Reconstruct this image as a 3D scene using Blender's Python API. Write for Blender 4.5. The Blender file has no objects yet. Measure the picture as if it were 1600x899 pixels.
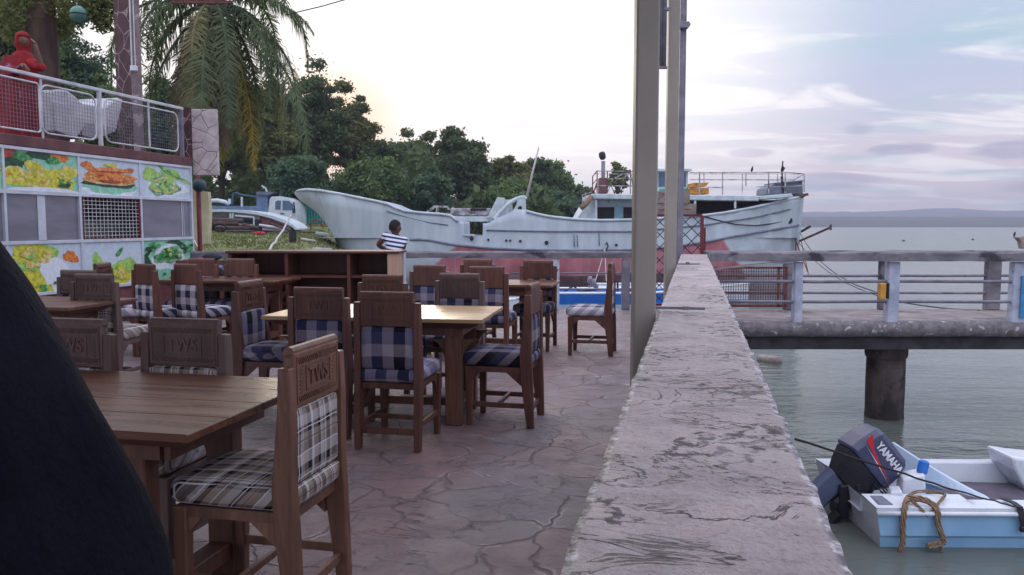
import bpy, bmesh, math, random
import numpy as np
from mathutils import Vector, Matrix, noise as mnoise

R = math.radians
random.seed(7)
rng = np.random.default_rng(7)
scene = bpy.context.scene
col = scene.collection

# ------------------------------------------------------------------ camera
F = 1250.0; PITCH = R(4.55); CAMZ = 1.45
cam_data = bpy.data.cameras.new('camera')
cam = bpy.data.objects.new('camera', cam_data); col.objects.link(cam)
cam_data.sensor_width = 36; cam_data.lens = F/1600*36
cam_data.clip_start = 0.05; cam_data.clip_end = 12000
cam.location = (0, 0, CAMZ); cam.rotation_euler = (R(90)-PITCH, 0, 0)
scene.camera = cam

# ------------------------------------------------------------------ view
scene.view_settings.view_transform = 'Standard'
try: scene.view_settings.look = 'None'
except Exception: pass
scene.view_settings.gamma = 1; scene.view_settings.use_curve_mapping = False
scene.view_settings.exposure = 0.46

# ------------------------------------------------------------------ sun and sky
SUN_EL = 9.0; SUN_AZ = -11.0      # degrees, azimuth clockwise from +Y
sd = Vector((math.sin(R(SUN_AZ))*math.cos(R(SUN_EL)), math.cos(R(SUN_AZ))*math.cos(R(SUN_EL)), math.sin(R(SUN_EL))))
sun_data = bpy.data.lights.new('sun', 'SUN'); sun = bpy.data.objects.new('sun', sun_data); col.objects.link(sun)
sun_data.energy = 0.7; sun_data.angle = R(14); sun_data.color = (1.0, 0.87, 0.72)
sun.rotation_euler = sd.to_track_quat('Z', 'Y').to_euler(); sun.location = (-20, 100, 30)

def s(r, g, b):
    f = lambda c: (c/255/12.92) if c/255 <= .04045 else ((c/255+.055)/1.055)**2.4
    return (f(r), f(g), f(b), 1)

class NT:
    """small helper round a node tree"""
    def __init__(self, tree): self.t = tree; self.n = tree.nodes; self.l = tree.links
    def add(self, typ, ins=None, **kw):
        nd = self.n.new(typ)
        for k, v in kw.items(): setattr(nd, k, v)
        for k, v in (ins or {}).items(): self.put(nd.inputs[k], v)
        return nd
    def put(self, sock, v):
        if isinstance(v, bpy.types.NodeSocket): self.l.new(v, sock)
        elif isinstance(v, bpy.types.Node): self.l.new(v.outputs[0], sock)
        else: sock.default_value = v
    def math(self, op, a, b=0.0, clamp=False):
        nd = self.add('ShaderNodeMath', {0: a, 1: b}, operation=op); nd.use_clamp = clamp
        return nd.outputs[0]
    def mix(self, fac, a, b, mode='MIX'):
        nd = self.n.new('ShaderNodeMix'); nd.data_type = 'RGBA'; nd.blend_type = mode
        self.put(nd.inputs[0], fac); self.put(nd.inputs[6], a); self.put(nd.inputs[7], b)
        return nd.outputs[2]
    def ramp(self, fac, stops, interp='LINEAR'):
        nd = self.n.new('ShaderNodeValToRGB'); cr = nd.color_ramp; cr.interpolation = interp
        while len(cr.elements) < len(stops): cr.elements.new(0.5)
        for e, (p, c) in zip(cr.elements, stops):
            e.position = p; e.color = c if not isinstance(c, (int, float)) else (c, c, c, 1)
        self.put(nd.inputs[0], fac)
        return nd.outputs[0]
    def noise(self, vec, scale, detail=5, rough=.55, dist=0.0, out=0):
        nd = self.add('ShaderNodeTexNoise', {'Vector': vec, 'Scale': scale, 'Detail': detail, 'Roughness': rough, 'Distortion': dist})
        return nd.outputs[out]
    def mapping(self, vec, loc=(0,0,0), rot=(0,0,0), scale=(1,1,1)):
        return self.add('ShaderNodeMapping', {'Vector': vec, 'Location': loc, 'Rotation': rot, 'Scale': scale}).outputs[0]
    def smooth(self, x, a, b, lo=0.0, hi=1.0):
        nd = self.add('ShaderNodeMapRange', {'Value': x, 'From Min': a, 'From Max': b, 'To Min': lo, 'To Max': hi}, interpolation_type='SMOOTHSTEP')
        return nd.outputs[0]

world = bpy.data.worlds.new('World'); scene.world = world; world.use_nodes = True
w = NT(world.node_tree); w.n.clear()
tc = w.add('ShaderNodeTexCoord').outputs['Generated']
sky = w.add('ShaderNodeTexSky', sky_type='NISHITA', sun_disc=False, sun_elevation=R(SUN_EL), sun_rotation=R(SUN_AZ))
sky.air_density = 1.2; sky.dust_density = 2.0
sep = w.add('ShaderNodeSeparateXYZ', {0: tc}); Z = sep.outputs['Z']
base = w.ramp(Z, [(0.0, s(216,199,208)), (0.07, s(214,204,215)), (0.16, s(184,192,216)), (0.30, s(178,196,216)), (0.6, s(196,198,218)), (1.0, s(196,194,216))])
# long streaks of high cloud, seen in perspective on a flat layer
zc = w.math('MAXIMUM', w.math('ADD', Z, 0.12), 0.03)
pl = w.add('ShaderNodeCombineXYZ', {0: w.math('DIVIDE', sep.outputs['X'], zc), 1: w.math('DIVIDE', sep.outputs['Y'], zc), 2: 0.0}).outputs[0]
m1 = w.mapping(pl, loc=(3.1, 1.4, 0), rot=(0, 0, R(28)), scale=(0.9, 1.9, 1))
st = w.noise(m1, 1.05, 7, .56, .9)
st2 = w.smooth(st, .47, .60)
c1 = w.mix(w.math('MULTIPLY', st2, .85), base, s(243,238,243))
teal = w.smooth(w.noise(w.mapping(pl, loc=(7.3, 2.2, 0), rot=(0,0,R(20)), scale=(.6, 1.3, 1)), 1.3, 4), .48, .66)
c1 = w.mix(w.math('MULTIPLY', teal, .7), c1, s(166,194,208))
# little grey cumulus low over the water
m2 = w.mapping(tc, loc=(2.75, 0.3, 0.9), scale=(5.2, 5.2, 19))
cn = w.noise(m2, 2.2, 6, .55, .3)
az_ = w.math('ARCTAN2', sep.outputs['X'], sep.outputs['Y'])
cum = None
for px_, py_, hw_, hh_ in ((1172,243,32,8),(1335,214,26,11),(1402,246,44,9),(1300,287,80,13),(1590,252,62,13),(965,199,36,10),(1050,205,30,7),(1640,300,80,10),(700,262,60,8)):
    a0 = math.atan((px_-800)/F); e0 = math.sin(math.atan((449.5-py_)/F)-PITCH)
    dx_ = w.math('DIVIDE', w.math('SUBTRACT', az_, a0), hw_/F); dy_ = w.math('DIVIDE', w.math('SUBTRACT', Z, e0), hh_/F)
    r2 = w.math('ADD', w.math('MULTIPLY', dx_, dx_), w.math('MULTIPLY', dy_, dy_))
    g_ = w.smooth(w.math('ADD', r2, w.math('MULTIPLY', w.math('SUBTRACT', cn, .5), 3.4)), 1.15, .1)
    cum = g_ if cum is None else w.math('MAXIMUM', cum, g_)
c1 = w.mix(w.math('MULTIPLY', cum, .62), c1, s(150,152,184))
gd = Vector((math.sin(R(-8))*math.cos(R(13)), math.cos(R(-8))*math.cos(R(13)), math.sin(R(13))))
dot = w.add('ShaderNodeVectorMath', {0: tc, 1: tuple(gd)}, operation='DOT_PRODUCT').outputs['Value']
glow = w.smooth(dot, math.cos(R(33)), math.cos(R(12)))
brk = w.math('ADD', w.math('MULTIPLY', st, .8), .55, clamp=True)
glow = w.math('MULTIPLY', glow, brk, clamp=True)
low = w.smooth(Z, .02, .17, .66, 1.0)
c2 = w.mix(w.math('MULTIPLY', glow, low), c1, (1.12, 1.06, 1.04, 1))
wg = Vector((math.sin(R(-12.3))*math.cos(R(6.6)), math.cos(R(-12.3))*math.cos(R(6.6)), math.sin(R(6.6))))
dot2 = w.add('ShaderNodeVectorMath', {0: tc, 1: tuple(wg)}, operation='DOT_PRODUCT').outputs['Value']
warm = w.smooth(dot2, math.cos(R(5.5)), math.cos(R(1)))
c2 = w.mix(w.math('MULTIPLY', warm, .75), c2, (1.15, .74, .48, 1))
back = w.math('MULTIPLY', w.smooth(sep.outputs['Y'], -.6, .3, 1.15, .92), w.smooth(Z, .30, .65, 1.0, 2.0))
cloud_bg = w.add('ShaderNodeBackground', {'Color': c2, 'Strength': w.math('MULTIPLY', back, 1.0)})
sky_bg = w.add('ShaderNodeBackground', {'Color': sky.outputs[0], 'Strength': 0.05})
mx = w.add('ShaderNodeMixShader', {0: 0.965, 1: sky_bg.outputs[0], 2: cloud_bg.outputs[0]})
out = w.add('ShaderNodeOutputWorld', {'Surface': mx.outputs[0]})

# ------------------------------------------------------------------ coordinates
A = R(12.7); CA, SA = math.cos(A), math.sin(A)      # the terrace and its parapet run 12.7 degrees right of the camera axis
def W(u, v, z=0.0):                                  # u along the parapet, v to its right
    return Vector((u*SA + v*CA, u*CA - v*SA, z))
def ray(px, py):
    a, b = (px-800)/F, (449.5-py)/F
    return Vector((a, math.cos(PITCH)+b*math.sin(PITCH), -math.sin(PITCH)+b*math.cos(PITCH)))
def P(px, py, d=None, z=None):
    r = ray(px, py)
    t = d/r.y if d is not None else (z-CAMZ)/r.z
    return Vector((0, 0, CAMZ)) + r*t
def PW(px, py, v0):                                  # on a vertical plane parallel to the parapet
    r = ray(px, py); vr = r.x*CA - r.y*SA
    q = Vector((0, 0, CAMZ)) + r*(v0/vr)
    return q, q.x*SA+q.y*CA, q.z
def PX(px, d, z): return P(px, 449.5 + F*math.tan(math.atan2(CAMZ-z, d)-PITCH), d=d)

# ------------------------------------------------------------------ object helpers
def tag(o, label=None, cat=None, group=None, kind=None):
    if label: o['label'] = label
    if cat: o['category'] = cat
    if group: o['group'] = group
    if kind: o['kind'] = kind
    return o
def thing(name, loc, label, cat, group=None, rz=0.0):
    o = bpy.data.objects.new(name, None); col.objects.link(o)
    o.empty_display_size = .2
    o.location = loc; o.rotation_euler = (0, 0, rz)
    return tag(o, label, cat, group)
def dup(root):
    r = root.copy(); col.objects.link(r)
    for ch in list(root.children):
        c = ch.copy(); col.objects.link(c); c.parent = r
        for g in list(ch.children):
            d = g.copy(); col.objects.link(d); d.parent = c
    return r

class MB:
    """collects geometry and links it as one mesh object"""
    def __init__(self): self.v = []; self.f = []; self.mi = []; self.m = 0
    def add(self, vs, fs):
        o = len(self.v); self.v += [tuple(p) for p in vs]
        for f in fs: self.f.append(tuple(i+o for i in f)); self.mi.append(self.m)
        return self
    def box(self, c, size, rz=0.0, mtx=None):
        x, y, z = size[0]/2, size[1]/2, size[2]/2
        vs = [Vector(p) for p in ((-x,-y,-z),(x,-y,-z),(x,y,-z),(-x,y,-z),(-x,-y,z),(x,-y,z),(x,y,z),(-x,y,z))]
        if mtx is None: mtx = Matrix.Rotation(rz, 3, 'Z')
        vs = [mtx @ p + Vector(c) for p in vs]
        return self.add(vs, [(0,3,2,1),(4,5,6,7),(0,1,5,4),(1,2,6,5),(2,3,7,6),(3,0,4,7)])
    def hexa(self, b, t):                       # bottom four and top four corners
        return self.add(list(b)+list(t), [(0,3,2,1),(4,5,6,7),(0,1,5,4),(1,2,6,5),(2,3,7,6),(3,0,4,7)])
    def bar(self, p, q, w_, h_=None, up=(0,0,1)):
        p, q = Vector(p), Vector(q); h_ = h_ or w_
        d = (q-p).normalized(); up = Vector(up)
        if abs(d.dot(up)) > .98: up = Vector((0,1,0))
        sx = d.cross(up).normalized(); sz = sx.cross(d).normalized()
        k = [sx*(w_/2)*a + sz*(h_/2)*b for a, b in ((-1,-1),(1,-1),(1,1),(-1,1))]
        return self.add([p+e for e in k]+[q+e for e in k], [(0,1,2,3),(4,7,6,5),(0,4,5,1),(1,5,6,2),(2,6,7,3),(3,7,4,0)])
    def tube(self, pts, r, n=8, caps=True):
        pts = [Vector(p) for p in pts]; rs = r if isinstance(r, (list, tuple)) else [r]*len(pts)
        vs = []; fs = []; prev = None
        for i, p in enumerate(pts):
            d = (pts[min(i+1, len(pts)-1)] - pts[max(i-1, 0)]).normalized()
            if prev is None:
                a = Vector((0,0,1)) if abs(d.z) < .9 else Vector((1,0,0)); a = (a - d*a.dot(d)).normalized()
            else: a = (prev - d*prev.dot(d)).normalized()
            prev = a; b = d.cross(a)
            for k in range(n):
                t = 2*math.pi*k/n; vs.append(p + (a*math.cos(t)+b*math.sin(t))*rs[i])
        for i in range(len(pts)-1):
            for k in range(n):
                k2 = (k+1) % n; fs.append((i*n+k, i*n+k2, (i+1)*n+k2, (i+1)*n+k))
        if caps: fs.append(tuple(range(n-1, -1, -1))); fs.append(tuple((len(pts)-1)*n+k for k in range(n)))
        return self.add(vs, fs)
    def prism(self, poly, vec):                 # closed 3-D polygon pushed along vec
        poly = [Vector(p) for p in poly]; n = len(poly); vec = Vector(vec)
        return self.add(poly + [p+vec for p in poly], [tuple(range(n-1,-1,-1)), tuple(range(n,2*n))] + [(i,(i+1)%n,n+(i+1)%n,n+i) for i in range(n)])
    def lathe(self, prof, c, n=16, axis=None):
        c = Vector(c); vs = []; fs = []
        q = Vector(axis).normalized().to_track_quat('Z','Y').to_matrix() if axis is not None else Matrix.Identity(3)
        for r_, z_ in prof:
            for k in range(n):
                t = 2*math.pi*k/n; vs.append(c + q @ Vector((r_*math.cos(t), r_*math.sin(t), z_)))
        for i in range(len(prof)-1):
            for k in range(n): k2 = (k+1)%n; fs.append((i*n+k, i*n+k2, (i+1)*n+k2, (i+1)*n+k))
        fs.append(tuple(range(n-1,-1,-1))); fs.append(tuple((len(prof)-1)*n+k for k in range(n)))
        return self.add(vs, fs)
    def grid(self, fn, nu, nv):
        vs = [fn(i/nu, j/nv) for j in range(nv+1) for i in range(nu+1)]
        fs = [(j*(nu+1)+i, j*(nu+1)+i+1, (j+1)*(nu+1)+i+1, (j+1)*(nu+1)+i) for j in range(nv) for i in range(nu)]
        return self.add(vs, fs)
    def mesh(self, me, mtx=None):
        vs = [(mtx @ v.co) if mtx is not None else v.co for v in me.vertices]
        return self.add(vs, [tuple(p.vertices) for p in me.polygons])
    def build(self, name, mats, parent=None, smooth=False, bevel=0, seg=1, sub=0, fix=True):
        me = bpy.data.meshes.new(name)
        off = Vector((0,0,0)); p = parent
        while p is not None: off += Vector(p.location); p = p.parent
        me.from_pydata([(v[0]-off.x, v[1]-off.y, v[2]-off.z) for v in self.v], [], self.f)
        mats = mats if isinstance(mats, (list, tuple)) else [mats]
        for m_ in mats: me.materials.append(m_)
        me.polygons.foreach_set('material_index', self.mi)
        if fix:
            bm = bmesh.new(); bm.from_mesh(me); bmesh.ops.recalc_face_normals(bm, faces=bm.faces); bm.to_mesh(me); bm.free()
        if smooth: me.polygons.foreach_set('use_smooth', [True]*len(me.polygons))
        me.update()
        o = bpy.data.objects.new(name, me); col.objects.link(o)
        if parent is not None: o.parent = parent
        if bevel:
            b = o.modifiers.new('bevel', 'BEVEL'); b.width = bevel; b.segments = seg; b.limit_method = 'ANGLE'; b.angle_limit = R(40)
        if sub:
            b = o.modifiers.new('sub', 'SUBSURF'); b.levels = sub; b.render_levels = sub
        return o
def settle(o):
    """move a single-mesh thing's origin to the bottom middle of its mesh"""
    cs = np.array([v.co for v in o.data.vertices]); c = Vector(((cs[:,0].min()+cs[:,0].max())/2, (cs[:,1].min()+cs[:,1].max())/2, cs[:,2].min()))
    o.data.transform(Matrix.Translation(-c)); o.location = Vector(o.location) + c
    return o
def text_mesh(txt, size, depth=.004, sx=1.0, bold=0.0, shear=0.0):
    cu = bpy.data.curves.new('lettering', 'FONT'); cu.body = txt; cu.size = size; cu.extrude = depth
    cu.align_x = 'CENTER'; cu.align_y = 'CENTER'; cu.offset = bold; cu.shear = shear; cu.resolution_u = 3
    o = bpy.data.objects.new('lettering', cu); col.objects.link(o)
    dg = bpy.context.evaluated_depsgraph_get(); dg.update()
    me = bpy.data.meshes.new_from_object(o.evaluated_get(dg))
    bpy.data.objects.remove(o); bpy.data.curves.remove(cu)
    if sx != 1.0: me.transform(Matrix.Diagonal((sx, 1, 1, 1)))
    return me

# ------------------------------------------------------------------ materials
def newmat(name):
    m = bpy.data.materials.new(name); m.use_nodes = True
    t = NT(m.node_tree); t.n.clear()
    bs = t.add('ShaderNodeBsdfPrincipled'); o = t.add('ShaderNodeOutputMaterial', {'Surface': bs.outputs[0]})
    return m, t, bs
def mat(name, c1, c2=None, scale=6, rough=.7, bump=.15, bscale=None, stretch=(1,1,1), metallic=0.0, wear=None, wear_at=(.58,.68), wear_scale=3.0, spec=.4, coat=0.0, vary=0.0, bdist=.01, rvar=.1):
    m, t, bs = newmat(name)
    o = t.add('ShaderNodeTexCoord').outputs['Object']
    v = t.mapping(o, scale=stretch)
    c2 = c2 or tuple(min(1, x*.7) for x in c1[:3])+(1,)
    n1 = t.noise(v, scale, 7, .6)
    c = t.mix(t.smooth(n1, .3, .7), c1, c2)
    if wear is not None:
        c = t.mix(t.smooth(t.noise(t.mapping(o, loc=(3,5,1), scale=stretch), wear_scale, 8, .65, .4), *wear_at), c, wear)
    if vary:
        oi = t.add('ShaderNodeObjectInfo').outputs['Random']
        hs = t.add('ShaderNodeHueSaturation', {'Value': t.math('ADD', t.math('MULTIPLY', oi, vary*2), 1-vary), 'Color': c})
        c = hs.outputs[0]
    t.put(bs.inputs['Base Color'], c)
    t.put(bs.inputs['Roughness'], t.math('ADD', t.math('MULTIPLY', n1, rvar*2), rough-rvar))
    bs.inputs['Metallic'].default_value = metallic
    bs.inputs['Specular IOR Level'].default_value = spec
    if coat: bs.inputs['Coat Weight'].default_value = coat; bs.inputs['Coat Roughness'].default_value = .25
    if bump:
        nb = t.noise(v, bscale or scale*3, 8, .65)
        b = t.add('ShaderNodeBump', {'Strength': bump, 'Distance': bdist, 'Height': nb}); t.put(bs.inputs['Normal'], b.outputs[0])
    return m
def wood(name, c1, c2, axis='z', rough=.42, scale=1.0, spec=.5, vary=.12):
    m, t, bs = newmat(name)
    o = t.add('ShaderNodeTexCoord').outputs['Object']
    oi = t.add('ShaderNodeObjectInfo').outputs['Random']
    o = t.add('ShaderNodeVectorMath', {0: o, 1: t.add('ShaderNodeCombineXYZ', {0: t.math('MULTIPLY', oi, 7.0), 1: 0.0, 2: t.math('MULTIPLY', oi, 3.0)}).outputs[0]}, operation='ADD').outputs[0]
    sc = {'z': (18, 18, 1.6), 'x': (1.4, 18, 18), 'y': (18, 1.4, 18)}[axis]
    g = t.noise(t.mapping(o, scale=tuple(x*scale for x in sc)), 1.2, 8, .62, 1.2)
    g2 = t.noise(t.mapping(o, scale=tuple(x*scale*.3 for x in sc)), 1.0, 3, .5)
    c = t.mix(t.smooth(g, .3, .72), c1, c2)
    c = t.mix(t.math('MULTIPLY', t.smooth(g2, .4, .7), .5), c, tuple(x*.55 for x in c1[:3])+(1,))
    hs = t.add('ShaderNodeHueSaturation', {'Value': t.math('ADD', t.math('MULTIPLY', oi, vary*2), 1-vary), 'Color': c})
    t.put(bs.inputs['Base Color'], hs.outputs[0])
    t.put(bs.inputs['Roughness'], t.math('ADD', t.math('MULTIPLY', g, .25), rough-.12))
    bs.inputs['Specular IOR Level'].default_value = spec
    b = t.add('ShaderNodeBump', {'Strength': .08 if 'table' in name else .25, 'Distance': .003, 'Height': g}); t.put(bs.inputs['Normal'], b.outputs[0])
    return m
def plaid(name, us, vs, pu, pv, lines=None, off=(0.0, 0.0)):
    """woven check: colour stripes along x crossed by colour stripes along y and z"""
    m, t, bs = newmat(name)
    o = t.add('ShaderNodeTexCoord').outputs['Object']
    sp = t.add('ShaderNodeSeparateXYZ', {0: o})
    oi = t.add('ShaderNodeObjectInfo').outputs['Random']
    nz = t.math('MULTIPLY', t.math('SUBTRACT', t.noise(o, 5, 3), .5), .02)
    x = t.math('ADD', t.math('ADD', sp.outputs[0], nz), t.math('MULTIPLY', oi, pu*.7+off[0]))
    y = t.math('ADD', t.math('ADD', t.math('ADD', sp.outputs[1], sp.outputs[2]), nz), t.math('MULTIPLY', oi, pv*.4+off[1]))
    def stripes(val, per, cols):
        fr = t.math('FRACT', t.math('DIVIDE', t.math('ADD', val, 10.0), per))
        return t.ramp(fr, cols, 'CONSTANT')
    cu_, cv = stripes(x, pu, us), stripes(y, pv, vs)
    c = t.mix(.5, cu_, cv)
    if lines:
        for val, per, lc, wd, ph in lines:
            q = {'x': x, 'y': y}[val]
            fr = t.math('FRACT', t.math('DIVIDE', t.math('ADD', q, 10.0+ph), per))
            c = t.mix(t.math('MULTIPLY', t.math('LESS_THAN', fr, wd/per), .75), c, lc)
    fine = t.noise(o, 260, 2)
    c = t.mix(t.math('MULTIPLY', t.smooth(fine, .35, .7), .18), c, s(60,55,70))
    c = t.mix(t.math('MULTIPLY', t.smooth(t.noise(o, 9, 5), .45, .75), .22), c, s(90,80,85))
    t.put(bs.inputs['Base Color'], c); bs.inputs['Roughness'].default_value = .9; bs.inputs['Specular IOR Level'].default_value = .15
    b = t.add('ShaderNodeBump', {'Strength': .3, 'Distance': .004, 'Height': t.noise(o, 22, 5)}); t.put(bs.inputs['Normal'], b.outputs[0])
    return m

NAVY, LAV, BLU, PNK = s(13,13,27), s(150,142,166), s(52,57,92), s(154,142,156)
M = {}
M['chair_wood'] = wood('chair_wood', s(78,45,39), s(112,71,60), 'z', .5)
M['chair_wood_grey'] = wood('chair_wood_grey', s(84,64,62), s(110,88,85), 'z', .55)
M['chair_wood_light'] = wood('chair_wood_light', s(98,66,55), s(130,94,78), 'z', .5)
M['table_wood'] = wood('table_wood', s(160,126,88), s(188,156,112), 'x', .3, .6, .6, .05)
M['table_wood_dark'] = wood('table_wood_dark', s(88,54,43), s(120,79,62), 'x', .28, .6, .6, .05)
M['leg_wood'] = wood('leg_wood', s(86,52,43), s(118,78,64), 'z', .5)
M['cabinet_wood'] = wood('cabinet_wood', s(78,41,34), s(100,56,44), 'z', .6, .5)
M['cabinet_light'] = wood('cabinet_light', s(168,130,112), s(190,156,136), 'z', .55, .5)
M['check'] = plaid('blue_check', [(0, NAVY), (.25, LAV), (.5, BLU), (.75, PNK)], [(0, NAVY), (.33, PNK), (.66, BLU)], .30, .24)
M['check_b'] = plaid('navy_white_check', [(0, NAVY), (.5, s(205,200,212))], [(0, s(60,60,84)), (.5, s(190,184,198))], .15, .15)
M['tartan'] = plaid('tan_tartan', [(0, s(142,126,116)), (.20, s(14,13,20)), (.38, s(204,198,206)), (.50, s(136,120,110)), (.72, s(22,20,28)), (.86, s(204,198,206))],
    [(0, s(156,144,138)), (.26, s(34,31,38)), (.46, s(196,188,192)), (.76, s(134,120,112))], .15, .14,
    [('x', .075, s(90,34,40), .003, .01), ('x', .1, s(236,230,236), .004, .034), ('y', .085, s(236,230,236), .004, .02), ('y', .17, s(105,40,46), .004, .06)])
M['navy_cloth'] = mat('navy_cloth', s(26,26,38), s(16,16,25), 5, .95, 1.0, 7, stretch=(1,1,.45), bdist=.05, spec=.1)
M['post'] = mat('post_paint', s(150,142,135), s(136,129,123), 3, .55, .05, stretch=(1,1,.3), wear=s(120,110,104), wear_at=(.66,.74), wear_scale=2.5)
M['white_metal'] = mat('white_metal', s(205,205,212), s(170,170,180), 5, .45, .05, wear=s(110,84,74), wear_at=(.64,.7), wear_scale=6)
M['grey_metal'] = mat('grey_metal', s(128,124,138), s(100,98,112), 5, .5, .05, wear=s(120,100,96), wear_at=(.6,.68), wear_scale=5)
M['rust'] = mat('rusty_iron', s(120,62,58), s(84,44,44), 12, .8, .2)
M['dark_iron'] = mat('dark_iron', s(40,38,52), s(28,26,38), 12, .6, .1)
M['red_iron'] = mat('red_iron', s(122,42,50), s(88,30,40), 10, .6, .1)
M['concrete_rail'] = mat('concrete_rail', s(136,130,138), s(92,88,98), 4, .9, .6, 30, stretch=(.5,1,1), wear=s(60,56,66), wear_at=(.52,.62), wear_scale=2.2, bdist=.02)
M['pier_concrete'] = mat('pier_concrete', s(150,140,142), s(118,110,112), 3, .95, .5, 25, wear=s(86,80,86), wear_at=(.55,.68), wear_scale=1.6, bdist=.02)
M['crust'] = mat('crusted_edge', s(132,125,130), s(98,93,99), 9, .95, 1.0, 28, wear=s(190,186,194), wear_at=(.58,.66), wear_scale=9, bdist=.03)
M['beam_dark'] = mat('beam_dark', s(66,60,66), s(44,40,46), 4, .9, .4, 20, bdist=.02)
M['pile'] = mat('pile_concrete', s(96,84,84), s(54,48,52), 3, .85, .6, 16, wear=s(40,36,38), wear_at=(.5,.62), wear_scale=1.6, bdist=.03)
M['post_white'] = mat('white_washed_post', s(186,190,208), s(150,154,176), 5, .8, .3, 20, wear=s(100,92,98), wear_at=(.6,.68), wear_scale=5)
M['hull_white'] = mat('hull_white', s(188,197,207), s(166,175,188), 1.1, .6, .12, 9, stretch=(1.8,1,.4), wear=s(132,142,158), wear_at=(.6,.72), wear_scale=.8, bdist=.03)
M['hull_red_plain'] = mat('hull_red', s(172,92,104), s(142,72,86), 1.2, .75, .12, 9, wear=s(150,108,120), wear_at=(.52,.66), wear_scale=.9, bdist=.03)
M['hull_dull'] = mat('hull_weathered', s(160,132,140), s(126,104,114), 1.5, .85, .2, 9, wear=s(98,88,96), wear_at=(.55,.66), wear_scale=1.2, bdist=.03)
M['seam'] = mat('hull_seam', s(118,122,140), s(94,98,116), 4, .8, .1)
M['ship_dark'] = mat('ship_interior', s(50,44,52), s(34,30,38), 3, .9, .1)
M['ship_white'] = mat('ship_white', s(196,206,212), s(168,178,188), 3, .6, .1, wear=s(120,112,116), wear_at=(.62,.7), wear_scale=2.0)
M['ship_debris'] = mat('ship_debris', s(190,190,194), s(126,122,128), 3, .8, .3, wear=s(92,84,88), wear_at=(.5,.6), wear_scale=2.5)
M['window_dark'] = mat('window_dark', s(40,44,56), s(28,32,44), 2, .12, 0, spec=.6)
M['window_blue'] = mat('window_blue', s(60,96,128), s(46,78,108), 2, .15, 0, spec=.6)
M['yellow_box'] = mat('yellow_box', s(206,150,62), s(176,120,48), 6, .6, .1, wear=s(120,84,50))
M['grey_box'] = mat('grey_box', s(112,118,134), s(92,98,114), 3, .7, .1)
M['boat_white'] = mat('boat_gelcoat', s(214,218,226), s(196,202,214), 3, .28, .04, 8, wear=s(170,168,172), wear_at=(.62,.76), wear_scale=4, spec=.5)
M['boat_blue'] = mat('boat_blue', s(150,190,226), s(134,176,216), 3, .3, .04, 8, wear=s(120,150,184), wear_at=(.64,.76), wear_scale=3)
M['boat_pale'] = mat('boat_pale_blue', s(188,204,222), s(172,190,212), 3, .3, .04, 8)
M['boat_floor'] = mat('boat_floor', s(92,84,98), s(72,66,80), 5, .7, .2, 30)
M['blue_paint'] = mat('bright_blue_paint', s(36,110,200), s(30,90,176), 3, .4, .05)
M['cowl'] = mat('outboard_navy', s(64,69,100), s(52,57,86), 3, .28, .03, spec=.5)
M['cowl_dark'] = mat('outboard_black', s(34,34,44), s(22,22,30), 6, .5, .1)
M['leg_blue'] = mat('outboard_leg', s(82,92,118), s(66,74,98), 5, .4, .05)
M['lettering_white'] = mat('lettering_white', s(225,225,235), s(210,210,222), 5, .5, 0)
M['lettering_red'] = mat('lettering_red', s(150,36,44), s(120,30,40), 9, .7, 0)
M['stripe_red'] = mat('stripe_red', s(196,40,56), s(170,34,50), 5, .5, 0)
M['rope_tan'] = mat('rope_tan', s(150,126,104), s(112,92,76), 40, .95, .8, 80)
M['rope_dark'] = mat('rope_dark', s(52,40,42), s(34,28,32), 40, .95, .5, 80)
M['rope_white'] = mat('rope_white', s(200,196,196), s(160,156,160), 40, .9, .5, 80)
M['sign_board'] = mat('sign_board', s(152,140,136), s(130,118,116), 5, .8, .2, wear=s(120,108,108))
M['slab_brown'] = mat('slab_brown', s(112,74,76), s(88,58,62), 4, .8, .2)
M['wall_brown'] = mat('wall_brown', s(122,76,76), s(92,58,60), 3, .85, .3)
M['alu'] = mat('aluminium', s(206,210,222), s(186,190,204), 5, .35, .02, metallic=.3)
M['green_ball'] = mat('green_float', s(84,130,116), s(58,96,88), 7, .4, .2)
M['dark_ball'] = mat('dark_float', s(60,84,92), s(42,62,70), 7, .5, .2)
M['yellow_wall'] = mat('yellow_wall', s(196,188,164), s(176,164,134), 1.5, .85, .1)
M['cyan_tin'] = mat('cyan_tin', s(92,190,186), s(74,166,166), 1.0, .6, .1)
M['truck_blue'] = mat('truck_blue', s(112,134,168), s(88,108,142), 3, .6, .1)
M['truck_white'] = mat('truck_white', s(205,214,220), s(180,190,198), 3, .4, .05)
M['tyre'] = mat('tyre', s(36,34,38), s(24,24,28), 8, .85, .2)
M['pink_cloth'] = mat('red_cloth', s(200,60,80), s(160,44,64), 8, .9, .2)
M['log'] = mat('dark_timber', s(92,72,72), s(56,44,48), 6, .9, .3, stretch=(.3,1,1))
M['skin'] = mat('skin_brown', s(104,66,54), s(86,52,44), 8, .55, .05)
M['hair'] = mat('black_hair', s(22,18,20), s(12,10,12), 60, .8, .4, 120)
M['trousers'] = mat('dark_trousers', s(40,42,58), s(28,30,44), 12, .9, .2)
M['tub'] = mat('white_fibreglass', s(200,198,204), s(174,172,182), 3, .45, .05, wear=s(140,136,146), wear_at=(.6,.74), wear_scale=2)
M['bark'] = mat('bark', s(92,72,66), s(60,46,44), 4, .95, .8, 14, stretch=(1,1,.3), bdist=.05)
M['bark_dark'] = mat('bark_dark', s(62,54,48), s(42,36,34), 4, .95, .6, 14, stretch=(1,1,.3), bdist=.05)
M['bird'] = mat('bird_feathers', s(40,38,46), s(28,26,34), 30, .8, .2)
# ================================================================== SETTING
WATER = -1.55
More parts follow.
